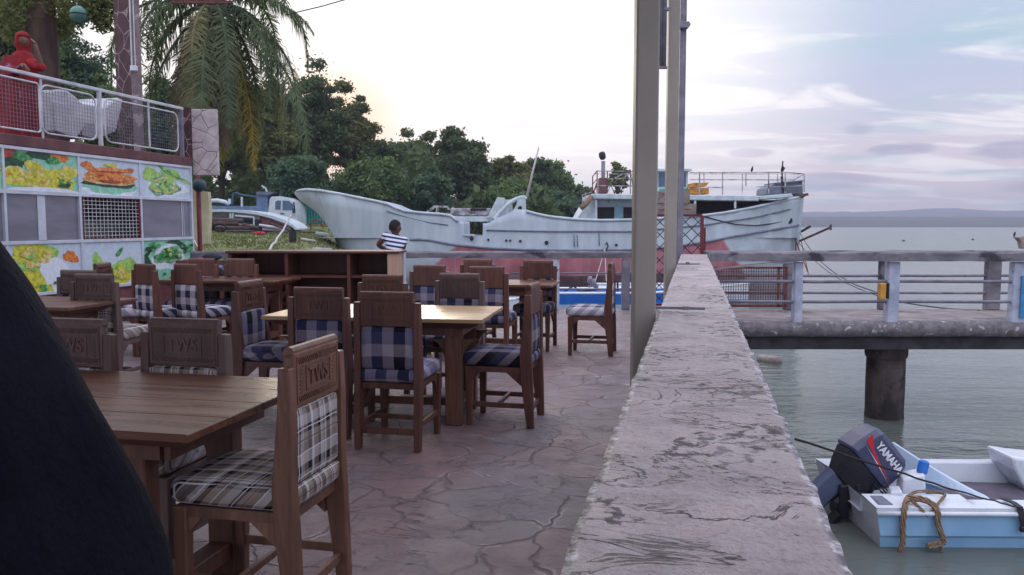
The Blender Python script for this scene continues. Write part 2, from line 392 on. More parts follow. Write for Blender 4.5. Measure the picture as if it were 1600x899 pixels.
# ---- water
m, t, bs = newmat('sea_water')
o = t.add('ShaderNodeTexCoord').outputs['Object']
big = t.noise(t.mapping(o, scale=(.35, .8, 1)), .5, 4)
t.put(bs.inputs['Base Color'], t.mix(t.smooth(big, .35, .65), s(96,102,98), s(80,86,82)))
t.put(bs.inputs['Roughness'], t.smooth(t.add('ShaderNodeSeparateXYZ', {0: o}).outputs[1], 14, 90, .035, .22)); bs.inputs['IOR'].default_value = 1.33
r1 = t.noise(t.mapping(o, rot=(0,0,R(14)), scale=(.8, 2.2, 1)), 1.1, 4, .5, .6)
r2 = t.noise(t.mapping(o, rot=(0,0,R(-8)), scale=(1.0, 2.6, 1)), 4.5, 3, .5, .4)
h = t.math('ADD', t.math('MULTIPLY', r1, .7), t.math('MULTIPLY', r2, .16))
calm = t.smooth(t.add('ShaderNodeSeparateXYZ', {0: o}).outputs[1], 12, 90, .40, .30)
b = t.add('ShaderNodeBump', {'Strength': calm, 'Distance': .12, 'Height': h}); t.put(bs.inputs['Normal'], b.outputs[0])
M['water'] = m
mb = MB(); mb.add([(-900,-60,WATER),(1400,-60,WATER),(1400,1500,WATER),(-900,1500,WATER)], [(0,1,2,3)])
tag(mb.build('sea', M['water'], fix=False), kind='structure')

# ---- land behind: the grassy bank and the wooded shore
def shore(x):                      # distance of the shoreline at x
    if x < -9: return 17.5
    if x < -6: return 17.5 + (x+9)*9
    if x < 1: return 44.5
    return 44.5 + (x-1)*4.2
def land_h(x, y):
    e = y - shore(x)
    n = mnoise.noise(Vector((x*.35, y*.35, 0)))*.14 + mnoise.noise(Vector((x*.09, y*.09, 3)))*.28
    if e < 0: return WATER - .1 + max(e*.3, -2.5)
    k = min(e/5, 1); k = k*k*(3-2*k)
    hgt = WATER - .1 + 1.5*k + min(e, 40)*.05 + n*k
    return hgt
m, t, bs = newmat('grassy_bank')
o = t.add('ShaderNodeTexCoord').outputs['Object']
g1 = t.noise(o, 1.1, 8, .6); g2 = t.noise(o, .28, 5)
c = t.mix(t.smooth(g1, .35, .65), s(96,102,64), s(130,130,88))
c = t.mix(t.smooth(g2, .5, .66), c, s(62,74,50))
c = t.mix(t.smooth(t.noise(o, 2.2, 6), .62, .7), c, s(120,104,88))
t.put(bs.inputs['Base Color'], c); bs.inputs['Roughness'].default_value = .95
b = t.add('ShaderNodeBump', {'Strength': .8, 'Distance': .12, 'Height': t.noise(o, 7, 6)}); t.put(bs.inputs['Normal'], b.outputs[0])
M['bank'] = m
mb = MB()
def land_fn(a, b_):
    x = -70 + a*110; y = 15.5 + 135*(b_**1.6)
    return (x, y, land_h(x, y))
mb.grid(land_fn, 150, 120)
tag(mb.build('grassy_bank', M['bank'], smooth=True, fix=False), kind='structure')

# far low shore across the water
def ridge(name, dist, x0, x1, prof, c1, c2, label_rz=0):
    mb = MB(); n = 160
    vs = []; fs = []
    for i in range(n+1):
        px = x0 + (x1-x0)*i/n
        h_ = prof(px) + mnoise.noise(Vector((px*.05, dist, 0)))*1.5*dist/F + mnoise.noise(Vector((px*.25, dist, 5)))*.8*dist/F
        q = P(px, 350, d=dist)
        for k, (dy, f) in enumerate(((0, 0), (40, .55), (100, .92), (160, 1), (300, .6))):
            vs.append((q.x*(1+dy/dist*.8), dist+dy, WATER-.2 + h_*f))
    for i in range(n):
        for k in range(4): a = i*5+k; fs.append((a, a+5, a+6, a+1))
    mb.add(vs, fs)
    return tag(mb.build(name, mat(name, c1, c2, .02, .95, 0), smooth=True, fix=False), kind='structure')
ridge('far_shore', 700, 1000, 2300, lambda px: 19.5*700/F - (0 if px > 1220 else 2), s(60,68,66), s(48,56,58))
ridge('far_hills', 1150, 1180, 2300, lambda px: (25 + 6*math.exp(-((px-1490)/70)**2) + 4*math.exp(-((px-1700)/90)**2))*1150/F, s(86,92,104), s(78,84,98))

# ---- terrace floor: crazy paving
m, t, bs = newmat('crazy_paving')
o = t.add('ShaderNodeTexCoord').outputs['Object']
q = t.mapping(o, rot=(0, 0, R(12.7)))
wob = t.noise(q, 1.7, 4, .5, out=1)
q2 = t.add('ShaderNodeVectorMath', {0: q, 1: t.add('ShaderNodeVectorMath', {0: wob, 'Scale': .55}, operation='SCALE').outputs[0]}, operation='ADD').outputs[0]
vd = t.add('ShaderNodeTexVoronoi', {'Vector': t.mapping(q2, scale=(1, 1, 0)), 'Scale': 2.7, 'Randomness': 1.0}, feature='DISTANCE_TO_EDGE').outputs['Distance']
vc = t.add('ShaderNodeTexVoronoi', {'Vector': t.mapping(q2, scale=(1, 1, 0)), 'Scale': 2.7, 'Randomness': 1.0}, feature='F1').outputs['Color']
cell = t.add('ShaderNodeSeparateColor', {0: vc})
stone = t.ramp(cell.outputs[0], [(0, s(132,119,122)), (.35, s(120,111,116)), (.6, s(140,121,120)), (.8, s(116,109,115)), (1, s(142,127,129))])
n1 = t.noise(q, 3.5, 8, .62, .3); n2 = t.noise(q, 14, 7, .6)
stone = t.mix(t.math('MULTIPLY', t.smooth(n1, .35, .68), .6), stone, s(98,88,96))
stone = t.mix(t.math('MULTIPLY', t.smooth(n2, .5, .75), .35), stone, s(158,142,144))
# a border course of reddish rectangular bricks runs along the terrace
br = t.add('ShaderNodeTexBrick', {'Vector': t.mapping(q2, loc=(1.27, 0, 0), rot=(0,0,0)), 'Color1': s(132,98,96), 'Color2': s(112,86,90), 'Mortar': s(88,80,86), 'Scale': 1.0, 'Mortar Size': .012, 'Mortar Smooth': .4, 'Brick Width': .42, 'Row Height': .24})
sepq = t.add('ShaderNodeSeparateXYZ', {0: q2})
vv = t.math('ABSOLUTE', t.math('ADD', sepq.outputs[0], 1.22))
inb = t.smooth(t.math('ADD', vv, t.math('MULTIPLY', n1, .12)), .32, .27)
redp = t.smooth(t.noise(q, .8, 3), .42, .6)
c = t.mix(t.math('MULTIPLY', inb, .8), stone, t.mix(.35, br.outputs[0], stone))
c = t.mix(t.math('MULTIPLY', redp, .22), c, s(126,100,98))
ch1 = t.noise(t.mapping(q, rot=(0,0,R(-12)), scale=(.55, 1.7, 1)), 2.6, 7, .62, 1.3)
chip = t.math('MULTIPLY', t.smooth(t.math('ABSOLUTE', t.math('SUBTRACT', ch1, .52)), .010, .002), t.smooth(t.noise(q, 1.9, 4), .50, .60))
cr = t.math('ADD', vd, t.math('MULTIPLY', t.math('SUBTRACT', n2, .5), .05))
crack = t.smooth(cr, .022, .004)
patchy = t.smooth(t.noise(q, 1.6, 5, .6), .36, .56)
br2 = t.add('ShaderNodeTexBrick', {'Vector': t.mapping(q2, loc=(.3,.2,0), scale=(1,1,1)), 'Color1': (.9,.9,.9,1), 'Color2': (1.08,1.04,1.02,1), 'Mortar': (.55,.5,.52,1), 'Scale': 1.0, 'Mortar Size': .009, 'Mortar Smooth': .6, 'Brick Width': .5, 'Row Height': .34})
bm_ = t.smooth(t.noise(q, .7, 3), .5, .6)
c = t.mix(t.math('MULTIPLY', bm_, .8), c, t.mix(1.0, c, br2.outputs[0], 'MULTIPLY'))
c = t.mix(t.math('MULTIPLY', t.math('MULTIPLY', crack, patchy), .5), c, s(66,58,63))
c = t.mix(t.math('MULTIPLY', chip, .65), c, s(38,33,38))
light = t.math('MULTIPLY', t.smooth(t.math('ABSOLUTE', t.math('SUBTRACT', cr, .05)), .03, .0), t.smooth(t.noise(q, 2.6, 5), .56, .66))
c = t.mix(t.math('MULTIPLY', light, .55), c, s(186,176,180))
t.put(bs.inputs['Base Color'], c)
t.put(bs.inputs['Roughness'], t.math('ADD', t.math('MULTIPLY', n1, .3), .38)); bs.inputs['Specular IOR Level'].default_value = .35
hh = t.math('ADD', t.math('SUBTRACT', t.math('MULTIPLY', t.smooth(cr, .0, .04), t.math('MULTIPLY', patchy, .6)), t.math('MULTIPLY', chip, .6)), t.math('ADD', t.math('MULTIPLY', n1, .9), t.math('MULTIPLY', n2, .35)))
b = t.add('ShaderNodeBump', {'Strength': .6, 'Distance': .03, 'Height': hh}); t.put(bs.inputs['Normal'], b.outputs[0])
M['paving'] = m
VW = -8.46                                   # the panel wall's plane
mb = MB()
def fl(a, b_):
    v = VW - .3 + a*(-.178+.1 - VW + .3)
    near = -4.0
    far = (13.62 + v*SA)/CA                   # the far edge is square to the camera axis
    u = near + (far-near)*b_
    q_ = W(u, v); q_.z = mnoise.noise(Vector((u*1.4, v*1.4, 0)))*.006
    return q_
mb.grid(fl, 90, 160)
n0 = len(mb.v)
tag(mb.build('terrace_floor', M['paving'], smooth=True, fix=False), kind='structure')
mb = MB()                                     # quay body under the floor
c0, c1_, c2_, c3 = W(-4.0, VW-.3), W(-4.0, .2), W((13.6+.2*SA)/CA, .2), W((13.6+(VW-.3)*SA)/CA, VW-.3)
mb.hexa([(p.x, p.y, -2.6) for p in (c0, c1_, c2_, c3)], [(p.x, p.y, -.02) for p in (c0, c1_, c2_, c3)])
tag(mb.build('quay_wall', M['pier_concrete']), kind='structure')

# ---- parapet with its rough stone top
m, t, bs = newmat('parapet_stone')
o = t.add('ShaderNodeTexCoord').outputs['Object']
q = t.mapping(o, rot=(0, 0, R(12.7)))
wob = t.noise(q, 2.2, 5, .6, out=1)
q2 = t.add('ShaderNodeVectorMath', {0: q, 1: t.add('ShaderNodeVectorMath', {0: wob, 'Scale': .7}, operation='SCALE').outputs[0]}, operation='ADD').outputs[0]
vd = t.add('ShaderNodeTexVoronoi', {'Vector': t.mapping(q2, scale=(.75, 1.25, .1)), 'Scale': 1.25, 'Randomness': 1.0}, feature='DISTANCE_TO_EDGE').outputs['Distance']
n1 = t.noise(q, 4, 9, .62, .6); n2 = t.noise(q, 22, 8, .65); n3 = t.noise(t.mapping(q, rot=(0,0,R(25)), scale=(1.0, 1.5, 1)), 2.4, 8, .6, .8)
c = t.mix(t.smooth(n1, .3, .68), s(176,162,165), s(148,136,140))
c = t.mix(t.math('MULTIPLY', t.smooth(n3, .55, .66), .3), c, s(112,104,110))
n4 = t.noise(q, 75, 4, .6)
c = t.mix(t.math('MULTIPLY', t.smooth(n4, .52, .66), .35), c, s(88,82,88))
c = t.mix(t.math('MULTIPLY', t.smooth(n2, .52, .64), .45), c, s(166,157,163))
c = t.mix(t.smooth(t.math('MULTIPLY', n2, t.smooth(t.noise(q, 2.4, 5), .42, .6)), .50, .58), c, s(74,67,74))
ridge_ = t.math('ABSOLUTE', t.math('SUBTRACT', n3, .5))
vein = t.math('MULTIPLY', t.smooth(ridge_, .009, .002), t.smooth(t.noise(q, 1.4, 3), .52, .62))
seamw = t.smooth(t.math('ADD', vd, t.math('MULTIPLY', t.math('SUBTRACT', n2, .5), .09)), .05, .012)
c = t.mix(t.math('MULTIPLY', seamw, .35), c, s(176,168,174))
dk = t.noise(t.mapping(q, rot=(0,0,R(-30)), scale=(.6, 1.6, 1)), 1.7, 8, .62, 1.2)
seam2 = t.math('MULTIPLY', t.smooth(t.math('ABSOLUTE', t.math('SUBTRACT', dk, .5)), .007, .001), t.smooth(t.noise(q, 1.1, 3), .42, .52))
c = t.mix(t.math('MULTIPLY', seam2, .9), c, s(46,40,46))
c = t.mix(t.math('MULTIPLY', vein, .7), c, s(74,65,70))
edge = t.add('ShaderNodeAttribute', attribute_name='edge').outputs['Fac']
ed = t.smooth(t.math('ADD', edge, t.math('MULTIPLY', t.math('SUBTRACT', n2, .5), .9)), .55, .8)
c = t.mix(t.math('MULTIPLY', ed, .85), c, t.mix(t.smooth(n2, .42, .6), s(84,78,88), s(212,206,212)))
t.put(bs.inputs['Base Color'], c)
t.put(bs.inputs['Roughness'], t.math('ADD', t.math('MULTIPLY', n2, .3), .42)); bs.inputs['Specular IOR Level'].default_value = .4
hh = t.math('ADD', t.math('MULTIPLY', n1, 1.0), t.math('ADD', t.math('MULTIPLY', n2, .45), t.math('ADD', t.math('MULTIPLY', n3, .7), t.math('MULTIPLY', t.math('ADD', vein, seam2), -.6))))
b = t.add('ShaderNodeBump', {'Strength': .9, 'Distance': .03, 'Height': t.math('ADD', hh, t.math('MULTIPLY', n4, .25))}); t.put(bs.inputs['Normal'], b.outputs[0])
M['parapet'] = m
mb = MB(); NU, NV = 430, 26
PL, PR, PTOP = -.180, .236, .95
ed_vals = []
def ptop(u, v, a):
    k = 1 if u < 7 else .7
    n_ = mnoise.fractal(Vector((u*2.2, v*3.2, 0)), 1.0, 2.0, 5)*.005 + mnoise.noise(Vector((u*.6, v*2, 9)))*.004
    rr = abs(mnoise.noise(Vector((u*1.5+v*1.4, v*2.4-u*.5, 4))))
    n_ -= .006*max(0, 1-rr*16)
    sl = abs(((u*.82 + .25*mnoise.noise(Vector((u*.5, v*2.5, 2))) + v*.25) % 1.0) - .5)
    n_ -= .005*max(0, 1-sl*22)
    n_ += .003*mnoise.noise(Vector((u*14, v*14, 1)))
    return n_*k
vs = []; sides = 3
for i in range(NU+1):
    u = -1.6 + (13.55+1.6)*(i/NU)**1.45
    row = []
    jl = mnoise.fractal(Vector((u*6, 0, 7)), 1.0, 2.0, 5)*.006; jr = mnoise.fractal(Vector((u*6, 9, 7)), 1.0, 2.0, 5)*.010
    row += [(PL+.012, -.02, .0), (PL+.012, .6, .2), (PL+.008+jl, .90, 1.0)]
    for j in range(NV+1):
        a = j/NV; v = PL+jl + (PR+jr-PL-jl)*a
        dropl = max(0, 1-a*NV/1.5)*(.002+.006*abs(mnoise.noise(Vector((u*7, 1, 1))))); dropr = max(0, 1-(1-a)*NV/1.5)*(.003+.009*abs(mnoise.noise(Vector((u*7, 5, 1)))))
        e = max(0, 1-min(a, 1-a)*NV/2.6)
        row.append((v, PTOP + ptop(u, v, a) - dropl - dropr, e))
    row += [(PR+jr*1.4-.006, .88, 1.0), (PR+jr-.02, .2, .2), (PR-.02, -2.6, .0)]
    for v, z, e in row: vs.append(W(u, v, z)); ed_vals.append(e)
nr = NV+1+6
fs = [(i*nr+j, i*nr+j+1, (i+1)*nr+j+1, (i+1)*nr+j) for i in range(NU) for j in range(nr-1)]
fs.append(tuple(range(nr-1, -1, -1))); fs.append(tuple(NU*nr+j for j in range(nr)))
mb.add(vs, fs)
par = mb.build('parapet_wall', M['parapet'], smooth=True, fix=False)
at = par.data.attributes.new('edge', 'FLOAT', 'POINT'); at.data.foreach_set('value', ed_vals)
tag(par, 'long low parapet wall with rough flaking stone top beside the water', 'wall', kind='structure')

# ---- roof posts along the parapet
def roof_post(name_label, px0, px1, d, ztop, wside):
    cx = (P(px0, 400, d=d).x + P(px1, 400, d=d).x)/2
    root = thing('roof_post', (cx, d+wside/2, 0), name_label, 'post', 'painted roof posts along the parapet')
    wx = P(px1, 400, d=d).x - P(px0, 400, d=d).x
    mb = MB(); mb.box((cx, d+wside/2, ztop/2), (wx, wside, ztop))
    mb.build('shaft', M['post'], root, bevel=.012, seg=2)
    mb = MB(); mb.box((cx, d+wside/2, .01), (wx+.08, wside+.08, .02)); mb.build('base_plate', M['grey_metal'], root, bevel=.003)
    return root, cx
rp1, x1 = roof_post('nearest and widest cream painted square post in front of the parapet', 991, 1026.5, 4.5, 4.2, .12)
q = P(1024, 487, d=4.52)
mb = MB(); mb.bar((x1+.07, 4.56, PTOP+.022), (x1+.34, 4.50, PTOP+.022), .022, .014); mb.bar((x1+.21, 4.47, PTOP+.028), (x1+.24, 4.47, PTOP+.028), .03, .02)
mb.build('clamp_bar', M['grey_metal'], rp1)
rp2, x2 = roof_post('middle cream painted post with two pipes hanging beside its top', 1040, 1057, 9.4, 5.4, .12)
mb = MB(); mb.bar((x2+.06, 9.40, PTOP+.03), (x2+.33, 9.36, PTOP+.03), .022, .016); mb.box((x2+.19, 9.37, PTOP+.045), (.04, .03, .02))
mb.build('clamp_bar', M['grey_metal'], rp2)
rp3, x3 = roof_post('farthest grey post by the lattice gate with a small floodlight on it', 1057.3, 1067, 13.3, 6.5, .10)
for ch in rp3.children:
    if ch.name.startswith('shaft'): ch.data.materials[0] = M['grey_metal']
# twin pipes
r = thing('hanging_pipes', P(1036, 106, d=9.3), 'pair of thin grey pipes hanging down beside the middle post', 'pipe')
for px, rad, nm in ((1032.5, .018, 'pipe'), (1037.5, .026, 'pipe')):
    a = P(px, 104, d=9.3); mb = MB(); mb.tube([a, (a.x, a.y, 5.4)], rad, 8); mb.build(nm, M['grey_metal'], r, smooth=True)
a = P(1030, 106, d=9.3); mb = MB(); mb.box((a.x+.04, a.y, a.z), (.10, .05, .025)); mb.box((a.x+.075, a.y, a.z+.65), (.05, .06, .03)); mb.build('bracket', M['grey_metal'], r)
# floodlight
r = thing('floodlight', P(1071, 42, d=13.2), 'small grey floodlight clamped high on the farthest post', 'floodlight')
a = P(1071, 39, d=13.2); mb = MB(); mb.prism([a+Vector((-.09,0,-.05)), a+Vector((.05,0,-.05)), a+Vector((.09,0,.01)), a+Vector((.06,0,.06)), a+Vector((-.09,0,.05))], (0,.14,0)); mb.build('lamp_body', M['grey_metal'], r, bevel=.01)
mb = MB(); mb.bar(a+Vector((-.03,.07,.05)), a+Vector((.0,.07,.19)), .03); mb.bar(a+Vector((-.12,.07,.0)), a+Vector((-.05,.07,.0)), .04); mb.build('bracket', M['grey_metal'], r)
# unseen roof added to shade the near terrace, carried by the nearest post and the wall
root = thing('added_shade_roof', W(0, -4.3, 0), 'unseen brown boarded roof added to shade the near end of the terrace', 'roof')
mb = MB(); mb.hexa([W(-4.0, VW-.2, 4.22), W(4.75, VW-.2, 4.22), W(4.75, .25, 4.22), W(-4.0, .25, 4.22)], [W(-4.0, VW-.2, 4.30), W(4.75, VW-.2, 4.30), W(4.75, .25, 4.30), W(-4.0, .25, 4.30)]); mb.build('boarding', M['wall_brown'], root)
for u in (-3, -.5, 2, 4.5):
    mb = MB(); mb.bar(W(u, VW-.1, 4.13), W(u, .2, 4.13), .10, .17); mb.build('rafter', M['wall_brown'], root)
for u in (-3.6,):
    mb = MB(); mb.bar(W(u, -.3, 0), W(u, -.3, 4.2), .13); mb.build('support', M['post'], root)

# ---- terrace back rail (square to the camera axis, 13.5 m off)
def rail_tube(mb, x0, x1_, y, z, r_, n=8, seg=10, wob_=.006):
    mb.tube([(x0+(x1_-x0)*i/seg, y, z+mnoise.noise(Vector((i*1.7, y, z)))*wob_) for i in range(seg+1)], r_, n)
xr = P(990, 400, d=13.5).x
root = thing('terrace_railing', (-1.2, 13.5, 0), 'weathered concrete handrail on stubby posts along the far end of the terrace', 'railing')
xl = P(634, 400, d=13.5).x
mb = MB()
def hand(x, s_, zc, hw, hz): return [(x, 13.5+dy*hw+mnoise.noise(Vector((x*3, dy, dz)))*.012, zc+dz*hz+mnoise.noise(Vector((x*2.5, dy+4, dz)))*.012) for dy, dz in ((-1,-.8),(-1,.6),(-.7,1),(.7,1),(1,.6),(1,-.8))]
xs = np.linspace(-5.4, xr+.35, 60)
vs = [p for x in xs for p in hand(x, 0, .925, .085, .062)]
mb.add(vs, [(i*6+k, i*6+(k+1)%6, (i+1)*6+(k+1)%6, (i+1)*6+k) for i in range(59) for k in range(6)] + [tuple(range(6)), tuple(59*6+k for k in range(5,-1,-1))])
mb.build('handrail', M['concrete_rail'], root)
for px in (500, 607, 662, 763, 867, 978):
    x = P(px, 400, d=13.5).x
    if px == 662: continue
    mb = MB(); mb.box((x, 13.5, .43), (.13 if px > 900 else .15, .13, .86)); mb.build('post', M['post_white'] if px < 900 else M['grey_metal'], root, bevel=.008)
mb = MB()
for z in (.62, .35): rail_tube(mb, P(800, 400, d=13.5).x, xr+.4, 13.5, z, .014, 6)
mb.build('rail_wire', M['grey_metal'], root, smooth=True)
# brick panel that closes the rail at the left
mb = MB(); mb.box((-4.98, 13.45, .42), (1.3, .12, .83)); tag(settle(mb.build('brick_panel', M['wall_brown'])), 'low reddish brown wall panel closing the terrace beside the picture wall', 'wall')

# ---- pier
y0, y1_ = 11.75, 13.5
def pier_x(px, d): return P(px, 450, d=d).x
root = thing('pier', (9, 12.6, WATER), 'weathered concrete pier with white posts and pipe rails over the water', 'pier')
mb = MB()
XA, XB = 2.85, 14.0
nseg = 150
def dk(i, j):
    x = XA + (XB-XA)*i
    prof = [(y1_+.1, -.12), (y1_+.1, .0), (12.6, .01), (y0+.12, .01), (y0-.02, -.005), (y0-.06, -.05), (y0-.07, -.13), (y0-.03, -.2), (y0, -.215)]
    k = int(round(j*8)); yy, zz = prof[k]
    e = 1 if k in (4, 5, 6, 7) else .25
    return (x, yy+mnoise.fractal(Vector((x*4, k*1.3, 0)), 1, 2, 4)*.025*e, zz+mnoise.fractal(Vector((x*4, k*1.3, 6)), 1, 2, 4)*.018*e)
mb.grid(dk, nseg, 8)
ed = mb.build('deck_edge', [M['pier_concrete'], M['crust']], root, smooth=True, fix=False)
for p in ed.data.polygons: p.material_index = 1 if (p.index//nseg) >= 3 else 0
mb = MB(); mb.box(((XA+XB)/2, (y0+y1_)/2+.05, -.27), (XB-XA, y1_-y0-.02, .29)); mb.build('beam', M['beam_dark'], root)
# handrails
mb = MB()
for yy, zc, hx in ((y0+.02, .965, .078), (y1_, .93, .07)):
    xs = np.linspace(2.9 if yy < 12.5 else 3.25, XB, 120); vs = []
    for x in xs:
        for dy, dz in ((-1,-.8),(-1,.7),(-.7,1),(.7,1),(1,.7),(1,-.8)):
            vs.append((x, yy+dy*.09+mnoise.noise(Vector((x*3, dy, dz+yy)))*.012, zc+dz*hx+mnoise.noise(Vector((x*2.2, dy+4, dz+yy)))*.014))
    mb.add(vs, [(i*6+k, i*6+(k+1)%6, (i+1)*6+(k+1)%6, (i+1)*6+k) for i in range(119) for k in range(6)] + [tuple(range(6)), tuple(119*6+k for k in range(5,-1,-1))])
mb.build('handrail', M['concrete_rail'], root)
for px, wd in ((1248, 13), (1396.5, 18), (1593, 20), (1790, 18), (2000, 18)):
    x = pier_x(px, y0); w_ = wd/F*y0
    mb = MB(); mb.box((x, y0+.06, .44), (w_, .14, .9))
    p_ = mb.build('post', M['post_white'], root, bevel=.01)
for px, wd in ((1232, 16), (1380, 14), (1550, 22), (1730, 20)):
    x = pier_x(px, y1_); mb = MB(); mb.box((x, y1_, .44), (wd/F*y1_, .12, .88)); mb.build('post', M['concrete_rail'], root, bevel=.01)
for yy, zs, rr in ((y0+.05, (.60, .30), .024), (y1_, (.575, .285), .022)):
    for z in zs:
        mb = MB(); rail_tube(mb, 3.0 if yy < 12.5 else 3.5, XB, yy, z, rr, 8, 14, .012); mb.build('pipe_rail', M['grey_metal'], root, smooth=True)
mb = MB(); mb.tube([P(1112, 421, d=11.8), P(1170, 415, d=11.76), P(1240, 409, d=11.7)], .018, 8); mb.build('loose_pipe', M['white_metal'], root, smooth=True)
for px in (1379, 1720, 2000):                  # round piles
    x = pier_x(px, 12.5)
    mb = MB(); rr = .29
    mb.lathe([(rr*1.04, -1.2-WATER+WATER), (rr, -1.0), (rr, -1.0)][:1] + [(.285+.015*mnoise.noise(Vector((z*2, px, 0))), z) for z in (-2.6, -1.9, -1.55, -1.3, -1.0, -.8, -.62)][::1] if False else [(.285, -3.2), (.29, -1.6), (.28, -1.45), (.285, -1.0), (.28, -.62), (.30, -.6), (.31, -.56), (.31, -.40)], (x, 12.3, 0), 26)
    mb.build('pile', M['pile'], root, smooth=False, bevel=.004)
# rusty mesh gate leaning on the far side of the pier
root = thing('mesh_gate', (P(1170, 480, d=13.3).x, 13.3, 0), 'rusty framed mesh gate leaning on the pier rail just right of the parapet', 'gate')
xa, xb = P(1112, 450, d=13.3).x, P(1229, 450, d=13.3).x
mb = MB()
for z in (.08, .72): mb.bar((xa, 13.32, z), (xb, 13.32, z), .035)
for x in (xa, xb, xb-.13): mb.bar((x, 13.32, .06), (x, 13.32, .74), .035)
mb.build('frame', M['rust'], root)
mb = MB()
for i in range(30): x = xa+(xb-xa)*i/30; mb.bar((x, 13.34, .1), (x, 13.34, .7), .008)
for i in range(14): z = .1+.6*i/14; mb.bar((xa, 13.335, z), (xb, 13.335, z), .007)
mb.build('wire_mesh', M['rust'], root)
# box on the post
r = thing('meter_box', P(1386, 468, d=11.6), 'small yellow and black box strapped to a white pier post', 'box')
a, c_ = P(1375, 468, d=11.62), P(1385, 443, d=11.62)
mb = MB(); mb.box(((a.x+c_.x)/2, 11.66, (a.z+c_.z)/2), (c_.x-a.x, .1, c_.z-a.z)); mb.build('front', M['yellow_box'], r, bevel=.006)
a, c_ = P(1385.6, 467, d=11.62), P(1389, 442, d=11.62)
mb = MB(); mb.box(((a.x+c_.x)/2, 11.655, (a.z+c_.z)/2), (c_.x-a.x, .13, c_.z-a.z)); mb.build('back_case', M['dark_iron'], r, bevel=.006)
# blue painted patch on the right hand post
r = tag(MB().box((pier_x(1598, y0), y0-.035, .38), (.09, .02, .62)).build('painted_board', mat('teal_paint', s(60,140,190), s(46,112,160), 5, .5, .1)), 'bright blue board fixed to the rightmost white pier post', 'board'); settle(r)

# ---- lattice gate between terrace and pier
root = thing('lattice_gate', (2.95, 13.55, 0), 'tall gate of dark diamond lattice in a red iron frame at the pier entrance', 'gate')
xa, xb = P(1000, 400, d=13.55).x, P(1096, 400, d=13.55).x; zt = P(1050, 337, d=13.55).z
mb = MB()
mb.bar((xb, 13.55, 0), (xb, 13.55, zt), .05); mb.bar((xa, 13.55, 0), (xa, 13.55, zt), .05); mb.bar((xa, 13.55, zt), (xb, 13.55, zt), .04); mb.bar((xa, 13.55, .08), (xb, 13.55, .08), .04)
mb.bar((xb+.06, 13.6, 0), (xb+.06, 13.6, zt-.2), .03)
mb.build('frame', M['red_iron'], root)
mb = MB(); st_ = .215; hgt = zt-.1
x = xa - hgt
while x < xb:
    for sgn in (1, -1):
        xs0, xs1 = (x, x+hgt) if sgn > 0 else (x+hgt, x)
        # clip to frame
        def pt(tt): return (xs0+(xs1-xs0)*tt, .09+hgt*tt)
        ts = [0, 1]
        for lim in (xa, xb):
            tt = (lim-xs0)/(xs1-xs0)
            if 0 < tt < 1: ts.append(tt)
        ins = sorted(tt for tt in ts if xa-1e-4 <= pt(tt)[0] <= xb+1e-4)
        if len(ins) >= 2: a, c_ = pt(ins[0]), pt(ins[-1]); mb.bar((a[0], 13.55+.006*sgn, a[1]), (c_[0], 13.55+.006*sgn, c_[1]), .014, .01, up=(0,1,0))
    x += st_
mb.build('lattice', M['dark_iron'], root)
# two signboards over the gate
def sign(px0, px1, py0, py1, d, lines, label):
    a, c_ = P(px0, py1, d=d), P(px1, py0, d=d); w_, h_ = c_.x-a.x, c_.z-a.z
    r_ = thing('signboard', ((a.x+c_.x)/2, d, a.z), label, 'sign', 'warning signboards over the gate')
    mb = MB(); mb.box(((a.x+c_.x)/2, d, (a.z+c_.z)/2), (w_, .02, h_)); mb.build('board', M['sign_board'], r_, bevel=.003)
    n = len(lines); mb = MB()
    for i, (tx, fx) in enumerate(lines):
        sz = h_/n*.62
        me = text_mesh(tx, sz, .001, bold=0)
        wt = max(v.co.x for v in me.vertices)-min(v.co.x for v in me.vertices)
        k = min(fx*w_/wt, 1.5)
        mtx = Matrix.Translation(((a.x+c_.x)/2, d-.013, c_.z-h_*(i+.5)/n)) @ Matrix.Rotation(R(90), 4, 'X') @ Matrix.Diagonal((k, 1, 1, 1))
        mb.mesh(me, mtx)
    mb.build('lettering', M['lettering_red'], r_, fix=False)
    return r_
sign(1020, 1078, 299, 317.5, 13.6, [('DEEP  OFF', .9), ('RE    Y', .7)], 'upper faded signboard with two rows of red letters behind the posts')
sign(1020, 1088, 318.5, 337, 13.62, [('(  AT      BILITY )', .92), ('UNDER  OUR OWN', .9), ('RISK', .45)], 'lower faded signboard with red words about own risk behind the posts')
mb = MB(); mb.tube([(x3-.5, 13.66, 0), (x3-.5, 13.66, 2.1)], .02, 6)

# ================================================================== LEFT: PICTURE WALL AND BALCONY
def WV(px, py, dv=0.0): return PW(px, py, VW+dv)
def uz(px, py): _, u, z = PW(px, py, VW); return u, z
u_end, z_top = uz(297, 262); u_a, _ = uz(121, 245); u_b, _ = uz(217, 255); u_0, _ = uz(2, 228)
z_r1, z_r2 = 1.855, 1.205
z_bot = .52
print('wall', u_end, z_top, u_a, u_b, u_0)
colsu = [u_0 - (u_a-u_0), u_0, u_a, u_b, u_end]
rowsz = [z_top, z_r1, z_r2, z_bot]
root = thing('picture_wall', W((u_0+u_end)/2, VW, 0), 'restaurant wall of aluminium framed panels with food pictures above and below sliding windows', 'wall')
mb = MB(); mb.hexa([W(5.0, VW-.16, -.02), W(u_end, VW-.16, -.02), W(u_end, VW-.03, -.02), W(5.0, VW-.03, -.02)], [W(5.0, VW-.16, z_bot), W(u_end, VW-.16, z_bot), W(u_end, VW-.03, z_bot), W(5.0, VW-.03, z_bot)])
mb.build('base_wall', M['wall_brown'], root)
mb = MB()
